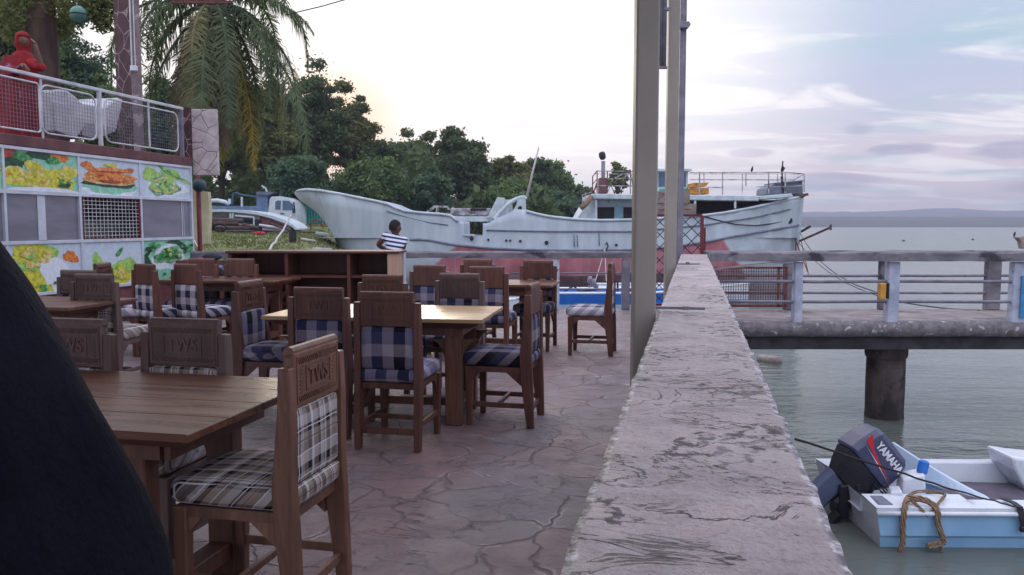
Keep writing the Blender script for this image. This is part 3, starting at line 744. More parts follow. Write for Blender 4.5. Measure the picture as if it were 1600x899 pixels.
def wbar(ua, ub, za, zb, d0, d1): mb.hexa([W(ua, VW+d0, za), W(ub, VW+d0, za), W(ub, VW+d1, za), W(ua, VW+d1, za)], [W(ua, VW+d0, zb), W(ub, VW+d0, zb), W(ub, VW+d1, zb), W(ua, VW+d1, zb)])
ULO = 5.0
for z in rowsz: wbar(ULO, u_end+.02, z-.022, z+.022, -.04, .025)
for u in colsu + [ULO]: wbar(u-.02, u+.02, z_bot, z_top, -.038, .022)
mb.build('frame', M['alu'], root, bevel=.003)

def glass_mat(name, c, rough=.12):
    m, t, bs = newmat(name)
    o = t.add('ShaderNodeTexCoord').outputs['Object']
    n = t.noise(t.mapping(o, scale=(.6, .6, 2.2)), 2.0, 5, .55)
    t.put(bs.inputs['Base Color'], t.mix(t.smooth(n, .35, .65), c, tuple(x*.72 for x in c[:3])+(1,)))
    bs.inputs['Roughness'].default_value = rough; bs.inputs['Specular IOR Level'].default_value = .9
    b = t.add('ShaderNodeBump', {'Strength': .06, 'Distance': .02, 'Height': t.noise(o, 1.5, 3)}); t.put(bs.inputs['Normal'], b.outputs[0])
    return m
M['pane'] = glass_mat('grey_pane', s(120,116,132))
def photo_mat(name, c1, c2, scale=14):
    m, t, bs = newmat(name)
    o = t.add('ShaderNodeTexCoord').outputs['Object']
    n = t.noise(o, scale, 6, .6, .8)
    t.put(bs.inputs['Base Color'], t.mix(t.smooth(n, .38, .62), c1, c2)); bs.inputs['Roughness'].default_value = .35
    return m
PH = {k: photo_mat('print_'+k, a, b_) for k, (a, b_) in {
 'pale': (s(196,206,222), s(180,196,210)), 'yellow': (s(214,208,70), s(168,164,52)), 'cream': (s(222,208,140), s(190,160,80)), 'green': (s(84,170,92), s(40,96,60)),
 'dkgreen': (s(34,84,56), s(22,56,40)), 'red': (s(190,70,52), s(140,48,40)), 'orange': (s(226,140,60), s(180,84,36)), 'crab': (s(228,160,96), s(186,104,52)), 'mint': (s(150,206,180), s(120,184,160)),
 'white': (s(222,226,236), s(204,212,226)), 'lime': (s(168,204,110), s(126,170,80)), 'fish': (s(150,180,140), s(60,110,84)), 'dark': (s(60,74,70), s(36,48,44))}.items()}
def picture(i, j, base, blobs, seed):
    ua, ub = colsu[i]+.02, colsu[i+1]-.02; za, zb = rowsz[j+1]+.022, rowsz[j]-.022
    mb = MB(); mats = [PH[base]]; mb.m = 0
    mb.add([W(ua, VW, za), W(ub, VW, za), W(ub, VW, zb), W(ua, VW, zb)], [(0, 1, 2, 3)])
    rd = random.Random(seed)
    for k, (cu_, cv_, ru, rv, colr, ang) in enumerate(blobs):
        if PH[colr] not in mats: mats.append(PH[colr])
        mb.m = mats.index(PH[colr]); n = 26; ring = []
        ph1, ph2, am = rd.random()*6, rd.random()*6, .06+rd.random()*.09
        for q_ in range(n):
            th = 2*math.pi*q_/n; rr = 1 + am*math.sin(3*th+ph1) + am*.7*math.sin(7*th+ph2)
            du, dv = ru*rr*math.cos(th), rv*rr*math.sin(th)
            uu = cu_ + du*math.cos(ang) - dv*math.sin(ang); vv_ = cv_ + (du*math.sin(ang) + dv*math.cos(ang))
            uu = min(max(uu, 0.0), 1.0); vv_ = min(max(vv_, 0.0), 1.0)
            ring.append(W(ua+(ub-ua)*uu, VW+.0006*(k+1), za+(zb-za)*vv_))
        mb.add(ring, [tuple(range(n))])
    return mb.build('food_picture', mats, root, fix=False)
rd = random.Random(3)
def cluster(cx, cy, rx, ry, n, r0, cols_, asp=1.4):
    out_ = []
    for _ in range(n):
        th, rr = rd.random()*6.28, math.sqrt(rd.random())
        k = r0*(.5+rd.random())
        out_.append((cx+rx*rr*math.cos(th), cy+ry*rr*math.sin(th), k, k*asp*(.6+.5*rd.random()), rd.choice(cols_), rd.random()*3))
    return out_
def leftext(i): pass
pr = [(.1,.9,.12,.12,'red',0),(.25,.82,.12,.16,'green',.5),(.5,.95,.2,.14,'dkgreen',0),(.05,.62,.2,.2,'dkgreen',0),(.75,.92,.14,.1,'orange',-.5),(.5,.3,.5,.28,'yellow',0)]
pr += [(.12,.42,.14,.19,'cream',0),(.12,.42,.10,.14,'yellow',0),(.38,.62,.12,.16,'cream',.3),(.38,.62,.09,.12,'yellow',.3),(.42,.3,.17,.2,'cream',.2),(.42,.3,.13,.15,'yellow',.2),(.68,.42,.13,.19,'yellow',0),(.88,.55,.12,.18,'cream',0),(.88,.52,.09,.13,'yellow',0),(.65,.82,.1,.09,'green',.4)]
pr += cluster(.12,.42,.08,.1,5,.015,['orange','crab']) + cluster(.42,.3,.1,.1,6,.015,['orange','cream']) + cluster(.78,.25,.09,.13,10,.035,['dkgreen','green']) + cluster(.7,.42,.1,.12,6,.02,['cream'])
picture(1, 0, 'mint', pr + [(.5,.03,.5,.08,'white',0)], 1)
picture(0, 0, 'mint', pr, 12)
pr = [(.5,.12,.45,.18,'white',0),(.5,.2,.46,.16,'mint',0),(.5,.34,.44,.14,'dark',0),(.5,.42,.42,.14,'cream',0),(.25,.5,.2,.14,'crab',.2),(.75,.5,.2,.15,'crab',-.2),(.5,.55,.26,.12,'orange',0),(.12,.8,.09,.1,'orange',.8),(.2,.68,.12,.07,'orange',-.8),(.5,.72,.3,.06,'crab',.05),(.5,.66,.26,.025,'red',.05),(.82,.74,.1,.07,'orange',.4),(.5,.38,.2,.05,'red',0),(.5,.85,.12,.05,'yellow',0)]
pr += cluster(.5,.5,.35,.12,22,.03,['orange','crab','cream','red'], 1.0)
picture(2, 0, 'pale', pr, 2)
pr = [(.5,.3,.42,.26,'white',0),(.6,.75,.22,.16,'lime',-.6)] + [(.45+.1*k, .88-.07*k, .20, .035, 'lime' if k%2 else 'green', -.9+.1*k) for k in range(6)] + [(.2,.7,.16,.2,'lime',0),(.45,.36,.3,.3,'fish',.2),(.45,.38,.26,.25,'cream',.2),(.45,.38,.24,.22,'lime',.2)] + cluster(.45,.4,.2,.2,26,.018,['green','fish','white'])
picture(3, 0, 'pale', pr, 3)
pr = [(.35,.75,.3,.3,'lime',.2),(.3,.8,.26,.22,'yellow',-.2),(.25,.35,.2,.3,'lime',.6),(.4,.2,.3,.3,'yellow',0),(.62,.35,.2,.4,'white',.2),(.85,.7,.1,.14,'orange',.6),(.9,.3,.1,.1,'green',0)] + cluster(.35,.7,.25,.22,16,.05,['yellow','lime','cream']) + cluster(.5,.1,.4,.1,10,.05,['yellow','green'])
picture(1, 2, 'pale', pr, 4); picture(0, 2, 'pale', pr, 14)
pr = [(.25,.45,.1,.3,'lime',.2),(.5,.2,.4,.22,'yellow',0),(.7,.4,.2,.2,'lime',.5),(.6,.75,.04,.12,'green',-.5)] + cluster(.45,.25,.35,.2,24,.045,['yellow','lime','orange','cream'])
picture(2, 2, 'pale', pr, 5)
pr = [(.5,.5,.5,.5,'dkgreen',0),(.5,.5,.42,.44,'mint',0),(.5,.55,.34,.32,'white',0),(.5,.6,.3,.2,'fish',.3),(.5,.62,.24,.14,'green',.3),(.8,.4,.12,.06,'orange',.5)] + cluster(.5,.6,.25,.18,20,.03,['dkgreen','lime','fish']) + cluster(.2,.2,.2,.2,14,.04,['dkgreen','green']) + cluster(.85,.8,.12,.15,10,.04,['dkgreen','green']) + cluster(.15,.85,.1,.1,8,.04,['dkgreen','green'])
picture(3, 2, 'mint', pr, 6)
# middle row: pane, mesh opening, pane
for i in (0, 1, 3):
    ua, ub = colsu[i]+.02, colsu[i+1]-.02
    mb = MB(); mb.hexa([W(ua, VW-.03, z_r2+.022), W(ub, VW-.03, z_r2+.022), W(ub, VW-.02, z_r2+.022), W(ua, VW-.02, z_r2+.022)], [W(ua, VW-.03, z_r1-.022), W(ub, VW-.03, z_r1-.022), W(ub, VW-.02, z_r1-.022), W(ua, VW-.02, z_r1-.022)])
    mb.build('window_pane', M['pane'], root)
mb = MB(); us = u_0 + (u_a-u_0)*.42
wbar(us, us+.13, z_r2+.03, z_r1-.03, -.018, -.008); mb.build('window_stile', M['alu'], root)
mb = MB(); us = u_b + (u_end-u_b)*.80
wbar(us, us+.02, z_r2+.03, z_r1-.03, -.018, -.008); wbar(us+.05, us+.06, z_r2+.03, z_r1-.03, -.018, -.008); mb.build('window_stile', M['alu'], root)
mb = MB(); ua, ub = u_a+.02, u_b-.02
for i in range(17): u = ua+(ub-ua)*i/16; wbar(u-.004, u+.004, z_r2+.02, z_r1-.02, -.012, -.006)
for i in range(12): z = z_r2+.02+(z_r1-z_r2-.04)*i/11; wbar(ua, ub, z-.004, z+.004, -.006, .0)
mb.build('wire_mesh', M['white_metal'], root)
mb = MB()
wbar(ua, ub, z_r2, z_r2+.035, -.02, .012); wbar(ua, ub, z_r1-.035, z_r1, -.02, .012); wbar(ua, ua+.03, z_r2+.036, z_r1-.036, -.02, .012); wbar(ub-.03, ub, z_r2+.036, z_r1-.036, -.02, .012)
mb.build('mesh_frame', M['red_iron'], root)
# room behind the wall
mb = MB()
mb.hexa([W(5, VW-2.4, -.02), W(u_end, VW-2.4, -.02), W(u_end, VW-2.3, -.02), W(5, VW-2.3, -.02)], [W(5, VW-2.4, 2.4), W(u_end, VW-2.4, 2.4), W(u_end, VW-2.3, 2.4), W(5, VW-2.3, 2.4)])
mb.hexa([W(u_end-.12, VW-2.29, -.02), W(u_end-.02, VW-2.29, -.02), W(u_end-.02, VW-.2, -.02), W(u_end-.12, VW-.2, -.02)], [W(u_end-.12, VW-2.29, 2.4), W(u_end-.02, VW-2.29, 2.4), W(u_end-.02, VW-.2, 2.4), W(u_end-.12, VW-.2, 2.4)])
mb.build('room_wall', mat('room_wall', s(120,104,100), s(90,76,76), 3, .9, .1), root)
mb = MB(); mb.hexa([W(u_b-.5, VW-1.0, 1.0), W(u_end-.1, VW-1.0, 1.0), W(u_end-.1, VW-.6, 1.0), W(u_b-.5, VW-.6, 1.0)], [W(u_b-.5, VW-1.0, 1.5), W(u_end-.1, VW-1.0, 1.5), W(u_end-.1, VW-.6, 1.5), W(u_b-.5, VW-.6, 1.5)])
mb.build('inner_counter', M['sign_board'], root)

# balcony slab
mb = MB()
zb0, zb1 = z_top+.024, z_top+.17
mb.hexa([W(4, VW-4.5, zb0), W(u_end+.03, VW-4.5, zb0), W(u_end+.03, VW+.03, zb0), W(4, VW+.03, zb0)], [W(4, VW-4.5, zb1), W(u_end+.03, VW-4.5, zb1), W(u_end+.03, VW+.03, zb1), W(4, VW+.03, zb1)])
tag(mb.build('balcony_floor', M['slab_brown'], bevel=.01), kind='structure')
# balcony railing
VR = VW - .02
def U(px, py): return PW(px, py, VR)[1]
ur = [U(-70, 70), U(63, 130), U(155.5, 180), U(283, 200)]
zr = PW(155, 141, VR)[2]; zl = PW(155, 236, VR)[2]
print('rail', zr, zl, zb1, ur)
root = thing('balcony_railing', W(ur[2], VR, zb1), 'white metal balcony railing with rounded wire mesh panels above the picture wall', 'railing')
mb = MB(); mb.bar(W(ur[0]-1.5, VR, zr), W(ur[3]+.05, VR, zr), .05, .045); mb.build('top_rail', M['white_metal'], root, bevel=.006)
for u, wd in ((ur[0], .05), (ur[1], .025), (ur[2], .05), (ur[3], .06)):
    mb = MB(); mb.bar(W(u, VR+.005, zb1), W(u, VR+.005, zr-.024), wd); mb.build('post', M['white_metal'] if wd < .06 else M['grey_metal'], root, bevel=.004)
def meshpanel(ua, ub, za, zb, rnd, midpost=None, seed=0):
    pts = []
    for cu_, cz_, a0 in ((ub-rnd, zb-rnd, 0), (ua+rnd, zb-rnd, 90), (ua+rnd, za+rnd, 180), (ub-rnd, za+rnd, 270)):
        for k in range(5):
            th = R(a0+90*k/4); pts.append((cu_+rnd*math.cos(th), cz_+rnd*math.sin(th)))
    pts.append(pts[0])
    mb = MB(); mb.tube([W(a_, VR+.02, b_) for a_, b_ in pts], .014, 6, caps=False); mb.build('panel_frame', M['white_metal'], root, smooth=True)
    mb = MB(); n = int((ub-ua)/.052)
    def half(d): return 0 if d > rnd else rnd - math.sqrt(max(0, rnd*rnd-(rnd-d)**2))
    for i in range(1, n):
        u = ua+(ub-ua)*i/n; e = half(min(u-ua, ub-u)); mb.bar(W(u, VR+.018, za+e), W(u, VR+.018, zb-e), .0042)
    n = int((zb-za)/.05)
    for i in range(1, n):
        z = za+(zb-za)*i/n; e = half(min(z-za, zb-z)); mb.bar(W(ua+e, VR+.024, z), W(ub-e, VR+.024, z), .0042)
    mb.build('wire_mesh', M['grey_metal'], root)
zpb = zb1+.07
meshpanel(ur[0]-1.3, ur[1]-.05, zpb, zr-.1, .05); meshpanel(ur[1]-.03, ur[2]-.1, zpb, zr-.1, .12); meshpanel(ur[2]+.08, ur[3]-.12, zpb, zr-.1, .12)
um = U(230, 200); mb = MB(); mb.bar(W(um, VR+.035, zpb), W(um, VR+.035, zr-.03), .022); mb.build('post', M['white_metal'], root)

# stone clad end pier of the balcony, hanging past the wall
m, t, bs = newmat('stone_cladding')
o = t.add('ShaderNodeTexCoord').outputs['Object']
vd = t.add('ShaderNodeTexVoronoi', {'Vector': o, 'Scale': 4.2, 'Randomness': 1.0}, feature='DISTANCE_TO_EDGE').outputs['Distance']
vd2 = t.math('ADD', vd, t.math('MULTIPLY', t.math('SUBTRACT', t.noise(o, 9, 4), .5), .05))
cc = t.mix(t.smooth(t.noise(o, 6, 6), .35, .65), s(196,182,184), s(172,158,162))
cc = t.mix(t.math('MULTIPLY', t.smooth(vd2, .022, .006), t.smooth(t.noise(o, 2.2, 3), .35, .6)), cc, s(96,78,82))
t.put(bs.inputs['Base Color'], cc); bs.inputs['Roughness'].default_value = .85
b = t.add('ShaderNodeBump', {'Strength': .5, 'Distance': .03, 'Height': t.smooth(vd2, 0, .06)}); t.put(bs.inputs['Normal'], b.outputs[0])
M['cladding'] = m
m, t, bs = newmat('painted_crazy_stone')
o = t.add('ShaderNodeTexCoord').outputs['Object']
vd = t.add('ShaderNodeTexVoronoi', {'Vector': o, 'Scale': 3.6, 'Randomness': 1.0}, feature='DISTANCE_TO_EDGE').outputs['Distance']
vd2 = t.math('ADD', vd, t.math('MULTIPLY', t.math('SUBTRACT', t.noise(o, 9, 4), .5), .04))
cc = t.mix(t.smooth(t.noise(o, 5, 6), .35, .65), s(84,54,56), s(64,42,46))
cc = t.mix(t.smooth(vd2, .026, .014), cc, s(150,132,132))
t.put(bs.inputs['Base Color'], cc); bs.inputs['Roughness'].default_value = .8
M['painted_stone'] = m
a = PW(283, 200, VW-.1)[0]
q0, q1 = P(299, 255, d=14.0), P(336, 175, d=14.0)
root = thing('stone_pillar_end', ((q0.x+q1.x)/2, 14.1, P(318, 274, d=14).z), 'square pillar end clad in pale broken stone at the corner of the balcony', 'pillar')
zt, zb = P(318, 170, d=14).z, P(318, 274, d=14).z
mb = MB(); mb.box(((q0.x+q1.x)/2, 14.1, (zt+zb)/2), (q1.x-q0.x, .1, zt-zb)); mb.build('stone_face', M['cladding'], root, bevel=.01)
q2 = P(284, 200, d=14.0)
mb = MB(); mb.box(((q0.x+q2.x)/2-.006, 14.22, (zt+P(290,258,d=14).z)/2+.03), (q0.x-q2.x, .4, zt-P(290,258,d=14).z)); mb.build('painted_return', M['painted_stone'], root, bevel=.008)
# tall pillar behind the railing
root = thing('stone_column', W(U(200,220)+.2, VW-.9, zb1), 'tall column faced with dark broken stone rising behind the balcony railing', 'column')
cpt = P(201, 200, d=13.0); xa_, xb_, xc_ = P(180.5, 100, d=13).x, P(204, 100, d=13).x, P(221, 100, d=13).x
root.location = (xb_, 13.2, zb1)
def ax(px, d): return P(px, 100, d=d).x
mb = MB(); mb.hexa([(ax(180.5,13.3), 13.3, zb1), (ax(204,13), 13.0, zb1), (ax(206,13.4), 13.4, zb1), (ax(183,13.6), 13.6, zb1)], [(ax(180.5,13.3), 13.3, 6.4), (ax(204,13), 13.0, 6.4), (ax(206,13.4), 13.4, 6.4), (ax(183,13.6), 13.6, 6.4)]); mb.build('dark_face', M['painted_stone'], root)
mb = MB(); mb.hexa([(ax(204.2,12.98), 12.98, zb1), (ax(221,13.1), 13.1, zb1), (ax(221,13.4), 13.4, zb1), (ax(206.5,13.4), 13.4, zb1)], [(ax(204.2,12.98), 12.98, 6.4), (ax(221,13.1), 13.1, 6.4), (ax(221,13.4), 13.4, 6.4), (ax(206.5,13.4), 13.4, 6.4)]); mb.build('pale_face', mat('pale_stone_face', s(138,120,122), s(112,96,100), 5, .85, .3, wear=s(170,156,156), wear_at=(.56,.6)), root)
mb = MB(); cx = P(206, 100, d=12.95).x; zc_ = P(206, 104, d=12.95).z; mb.tube([(cx, 12.95, zc_), (cx, 12.95, 6.4)], .013, 6); mb.tube([(cx+.05, 12.96, zc_), (cx+.05, 12.96, 6.4)], .009, 6); mb.build('conduit', M['white_metal'], root)
mb = MB(); mb.box((cx+.03, 12.95, zc_-.03), (.11, .05, .08)); mb.build('junction_box', M['alu'], root, bevel=.006)
# roof rod top-left
mb = MB(); mb.bar(P(268, 4, d=14), P(364, 4, d=14), .06, .05); tag(settle(mb.build('roof_batten', M['wall_brown'])), 'short brown batten crossing the sky above the palm crown', 'batten')
# green ball lamp and ball float on the red pole
root = thing('glass_float', P(123, 35, d=12.2), 'green glass ball in a wire cage hanging above the balcony', 'hanging ball')
c_ = P(123, 23, d=12.2); mb = MB(); rr = .125
mb.lathe([(rr*math.sin(math.pi*k/12), -rr*math.cos(math.pi*k/12)) for k in range(1, 12)], c_, 18); mb.build('ball', M['green_ball'], root, smooth=True)
mb = MB(); mb.tube([c_+Vector((rr*1.03*math.cos(th), rr*1.03*math.sin(th), 0)) for th in np.linspace(0, 6.283, 19)], .007, 5)
mb.tube([c_+Vector((rr*1.03*math.cos(th), 0, rr*1.03*math.sin(th))) for th in np.linspace(0, 6.283, 19)], .007, 5); mb.tube([c_+Vector((0,0,rr)), c_+Vector((0,0,2.2))], .006, 5); mb.build('wire_cage', M['dark_iron'], root)
root = thing('marker_pole', P(313, 395, d=15), 'rusty red pole with a dark ball float beside the pale wall', 'pole')
a = P(313, 400, d=15); mb = MB(); mb.tube([(a.x, 15, -1.6), (a.x, 15, P(313, 236, d=15).z)], .045, 8); mb.build('pole', M['red_iron'], root, smooth=True)
c_ = P(311, 290, d=14.9); rr = .125; mb = MB(); mb.lathe([(rr*math.sin(math.pi*k/12), -rr*math.cos(math.pi*k/12)) for k in range(1, 12)], c_, 18); mb.build('float', M['dark_ball'], root, smooth=True)
# pale yellow wall beyond
a, c_ = P(296, 358, d=32), P(325, 300, d=32)
mb = MB(); zz = c_.z
mb.prism([(a.x-1, 32, a.z-.6), (c_.x-.05, 32, a.z-.6), (c_.x+.04, 32, a.z+.7), (c_.x, 32, zz), (c_.x-.28, 32, zz+.03), (a.x+.25, 32, zz+.12), (a.x-.1, 32, zz+.3), (a.x-1, 32, zz+.4)], (0, .3, 0))
mb2 = mb.build('garden_wall', M['yellow_wall'], bevel=.01); tag(settle(mb2), 'pale yellow block wall end standing behind the red pole', 'wall')

# white moulded tub on the balcony
root = thing('moulded_boat_seat', W(12.0, VW-.7, zb1), 'white fibreglass boat shaped seat with scooped sides standing on the balcony', 'seat')
dT = 12.0
prof = [(64,142),(95,140),(106,141),(120,152),(129,161),(140,163),(163,168),(176,158),(186,153),(193,156),(190,172),(183,200),(170,211),(150,217),(128,212),(100,208),(72,206)]
VT = VW-.30; back_ = W(0, -1)*.75
pts = [PW(x_, y_, VT)[0] for x_, y_ in prof]
mb = MB(); mb.prism(pts, back_); tb = mb.build('shell', M['tub'], root, bevel=.03, seg=2)
prof2 = [(87,160),(104,163),(113,170),(120,180),(131,189),(132,199),(120,214),(105,211),(88,205)]
mb = MB(); mb.prism([PW(x_, y_, VT+.05)[0] for x_, y_ in prof2], W(0, -1)*.055); mb.build('side_panel', M['tub'], root, bevel=.012, seg=2)
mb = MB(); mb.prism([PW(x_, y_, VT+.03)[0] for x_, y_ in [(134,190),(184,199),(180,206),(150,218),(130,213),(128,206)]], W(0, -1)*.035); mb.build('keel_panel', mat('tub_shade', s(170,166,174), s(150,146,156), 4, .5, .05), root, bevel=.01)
root.location = (root.location.x, root.location.y, zb1)
# ================================================================== THE SHIP
DS = 37.6                                   # centreline distance
stem = [(460,303),(466,312),(476,321),(487,330),(498,344),(508,360),(517,380),(524,398),(534,425),(560,470),(620,500)]
sheer = [(461,301),(464,298),(470,296.3),(480,295.5),(500,297),(530,302),(560,308),(590,314),(606,318),(618,324),(632,329),(660,332),(690,334),(704,336),(710,341),(716,345.5),(722,346.5),(724,347),(724.6,369),(754,370.5),(754.6,349),(762,349),(768,346),(776,341),(784,338),(792,335),(800,330),(806,327),(822,328),(840,333),(860,337),(900,341),(940,342.5),(990,341.5),(1040,339),(1090,336),(1130,331),(1170,324),(1210,315),(1240,308),(1250,306)]
def itp(tab, x):
    xs_ = [a for a, _ in tab]; return float(np.interp(x, xs_, [b_ for _, b_ in tab]))
redl = [(460,385),(600,378),(660,374),(710,383),(760,388),(830,391),(900,392),(980,391),(1040,387),(1100,379),(1140,371),(1200,361),(1250,352)]
rub1 = [(460,345),(760,360),(860,362),(990,362),(1100,352),(1180,340),(1232,328),(1250,325)]
dull = [(460,425),(700,428),(900,432),(1100,425),(1250,415)]
beam = [(460,.04),(464,.16),(470,.35),(480,.6),(500,1.0),(530,1.45),(560,1.8),(600,2.15),(650,2.45),(720,2.6),(1080,2.6),(1150,2.4),(1200,2.1),(1240,1.75),(1250,1.65)]
def stem_y(x):
    return itp(stem, x) if x < 620 else 505
stations = sorted(set([461,463,466,470,476,482,490,500,510,518,526,536,548,560,575,590,606,618,632,660,690,698,704,710,712,716,720,724,724.6,739,754,754.6,762,768,776,784,792,800,806,822,840,860,900,940,990,1040,1090,1128,1133,1140,1170,1210,1240,1250]))
RW = [0, .12, .26, .42]                    # lower rows as fractions between keel and the dull line
vs = []; nrow = None; ship_rows = []
for x in stations:
    B = itp(beam, x); dn = DS-B
    zs = P(x, itp(sheer, x), d=dn).z; zk = max(P(x, stem_y(x), d=DS).z, -2.3)
    zd, zr_, z1 = (P(x, itp(tb_, x), d=dn).z for tb_ in (dull, redl, rub1))
    zr_ = min(max(zr_, zk+.02), zs-.02); zd = min(max(zd, zk+.01), zr_-.01)
    zl = [zk, zk+(zd-zk)*.35, zk+(zd-zk)*.7, zd, (zd+zr_)/2, zr_]
    zm = min(max(z1, zr_+.01), max(zs-.01, zr_+.011)); zl += [(zr_+zm)/2, zm, (zm+zs)/2, zs]
    row = []
    bowf = max(0, min(1, (x-461)/200)); stf = max(0, min(1, (1250-x)/120))
    xw = P(x, 350, d=dn).x
    for k, z in enumerate(zl):
        f = (z-zk)/max(zs-zk, .01)
        mid = min(1, (f/.38))**.55 if f < .38 else 1
        sharp = f**.75
        st_ = .5*f**.6+.5*min(1, f/.5)**.6
        g = mid*bowf + sharp*(1-bowf)
        g = g*stf + (1-stf)*f**.45
        row.append((g*B, z))
    ship_rows.append((xw, row))
def ship_side(name, sgn):
    mb = MB(); nr = 10; vs = []
    for (xw, row) in ship_rows:
        for h_, z in row: vs.append((xw, DS + sgn*h_, z))
    for i in range(len(ship_rows)-1):
        xm = (stations[i]+stations[i+1])/2
        for k in range(nr-1):
            mb.mi
            f = (i*nr+k, (i+1)*nr+k, (i+1)*nr+k+1, i*nr+k+1)
            if k <= 2: mi_ = 2 if 620 < xm < 1235 else 0
            elif k <= 4: mi_ = 1 if 620 < xm < 1235 else 0
            else: mi_ = 0
            mb.f.append(f); mb.mi.append(mi_)
    mb.v = vs
    return mb
def ship_paint(name, c1, c2, wr_):
    m, t, bs = newmat(name)
    o = t.add('ShaderNodeTexCoord').outputs['Object']; sp = t.add('ShaderNodeSeparateXYZ', {0: o}); X_, Z_ = sp.outputs[0], sp.outputs[2]
    n = t.noise(o, 1.1, 7); n2 = t.noise(t.mapping(o, scale=(2.4, 1, .35)), 1.5, 6)
    red = t.mix(t.smooth(n, .35, .65), c1, c2); red = t.mix(t.math('MULTIPLY', t.smooth(n2, .5, .68), .7), red, wr_)
    wh = t.mix(t.smooth(n, .35, .65), s(188,197,207), s(166,175,188))
    xl = P(722, 385, d=35).x - P(850, 350, d=DS).x; xr = P(1133, 372, d=35).x - P(850, 350, d=DS).x
    lim = t.math('ADD', t.math('ADD', X_, t.math('MULTIPLY', n, .5)), t.math('MULTIPLY', Z_, -1.1))
    a = t.smooth(lim, xl-2.25-.1, xl-2.25+.15)
    lim2 = t.math('ADD', t.math('ADD', X_, t.math('MULTIPLY', n, .5)), t.math('MULTIPLY', Z_, .75))
    b_ = t.smooth(lim2, xr+1.9+.12, xr+1.9-.12)
    t.put(bs.inputs['Base Color'], t.mix(t.math('MULTIPLY', a, b_), wh, red)); bs.inputs['Roughness'].default_value = .7
    return m
M['hull_red'] = ship_paint('hull_red', s(172,102,112), s(146,82,94), s(158,124,136)); M['hull_dull'] = ship_paint('hull_weathered', s(164,134,142), s(134,110,120), s(104,92,100))
ship = thing('wooden_ship', (P(850, 350, d=DS).x, DS, WATER), 'big old white and red wooden ship with upper deck lying behind the terrace', 'ship')
for sgn in (-1, 1):
    o_ = ship_side('hull', sgn).build('hull_side', [M['hull_white'], M['hull_red'], M['hull_dull']], ship, smooth=False, fix=False)
    sm = o_.modifiers.new('thick', 'SOLIDIFY'); sm.thickness = .10; sm.offset = 1 if sgn > 0 else -1
    for pz in o_.data.polygons: pz.use_smooth = True
    o_.data.set_sharp_from_angle(angle=R(35)) if hasattr(o_.data, 'set_sharp_from_angle') else None
# transom
row = ship_rows[-1][1]; xw = ship_rows[-1][0]
mb = MB(); poly = [(xw, DS-h_, z) for h_, z in row] + [(xw, DS+h_, z) for h_, z in row[::-1]]
mb.prism(poly, (.14, 0, 0)); mb.build('transom', M['hull_white'], ship)
# deck
mb = MB(); vs = []
for i, (xw, row) in enumerate(ship_rows):
    B = itp(beam, stations[i]); zz = min(P(stations[i], 372, d=DS-B).z, row[-1][1]-.05)
    vs += [(xw, DS-B*.94, zz), (xw, DS+B*.94, zz)]
mb.add(vs, [(2*i, 2*i+2, 2*i+3, 2*i+1) for i in range(len(ship_rows)-1)])
mb.build('deck', M['ship_debris'], ship, fix=False)
def side_d(x): return DS - itp(beam, x)
def hull_pt(x, y, out_=.03):               # point on the near side of the hull through a picture point
    B = itp(beam, x); i = min(range(len(stations)), key=lambda k: abs(stations[k]-x))
    z = P(x, y, d=DS-B).z; row = ship_rows[i][1]
    h_ = float(np.interp(z, [b_ for _, b_ in row], [a for a, _ in row]))
    return P(x, y, d=DS-h_-out_)
def strip(name, pts, r_, m_, n=6): mb = MB(); mb.tube([hull_pt(*p) for p in pts], r_, n); return mb.build(name, m_, ship, smooth=True)
def along(tab, x0, x1, n, dy=0): return [(x, itp(tab, x)+dy) for x in np.linspace(x0, x1, n)]
strip('rubbing_strake', along(redl, 640, 1248, 40), .05, M['seam'])
strip('rubbing_strake', along(rub1, 760, 1235, 30), .035, M['seam'])
strip('rubbing_strake', [(604,330),(620,335),(640,341),(670,348),(700,352)], .022, M['seam'])
strip('rubbing_strake', along(sheer, 822, 1248, 30, 2), .06, M['hull_white'])
strip('rubbing_strake', [(x, y+1) for x, y in sheer[1:16]], .06, M['hull_white'])
for x, y, rr in ((763,375,.05),(791,376,.05),(797,376,.05),(813,377,.06),(854,379.5,.09),(963,383,.06),(1233,345,.15)):
    q = hull_pt(x, y, .02); MB().lathe([(rr, -.03), (rr, .03)], q, 10, axis=(0, 1, 0)).build('scupper', M['ship_dark'], ship)
for dx in (0, 5):
    strip('rust_streak', [(897+dx,367),(897.5+dx,386)], .018, M['seam'])
strip('rust_streak', [(936,365),(936.5,384)], .018, M['seam'])
# hanging rope on the quarter
strip('hanging_rope', [(1098,338),(1120,344),(1150,351),(1180,353),(1205,350),(1232,344.5)], .025, M['rope_dark'])
mb = MB(); q = hull_pt(946, 382, .05); mb.tube([q, q+Vector((.05,-.05,.1)), q+Vector((.12,-.03,-.1)), q+Vector((0,-.05,-.25))], .03, 6); mb.build('hook', M['dark_iron'], ship)
for dx, e in ((0, -6), (3, 1)):
    mb = MB(); a = hull_pt(945, 388, .08); b_ = P(945+e*2.5, 440, d=33.5); mb.tube([a, (a*.5+b_*.5)+Vector((0,0,-.05)), b_], .02, 5); mb.build('mooring_line', M['rope_white'], ship)
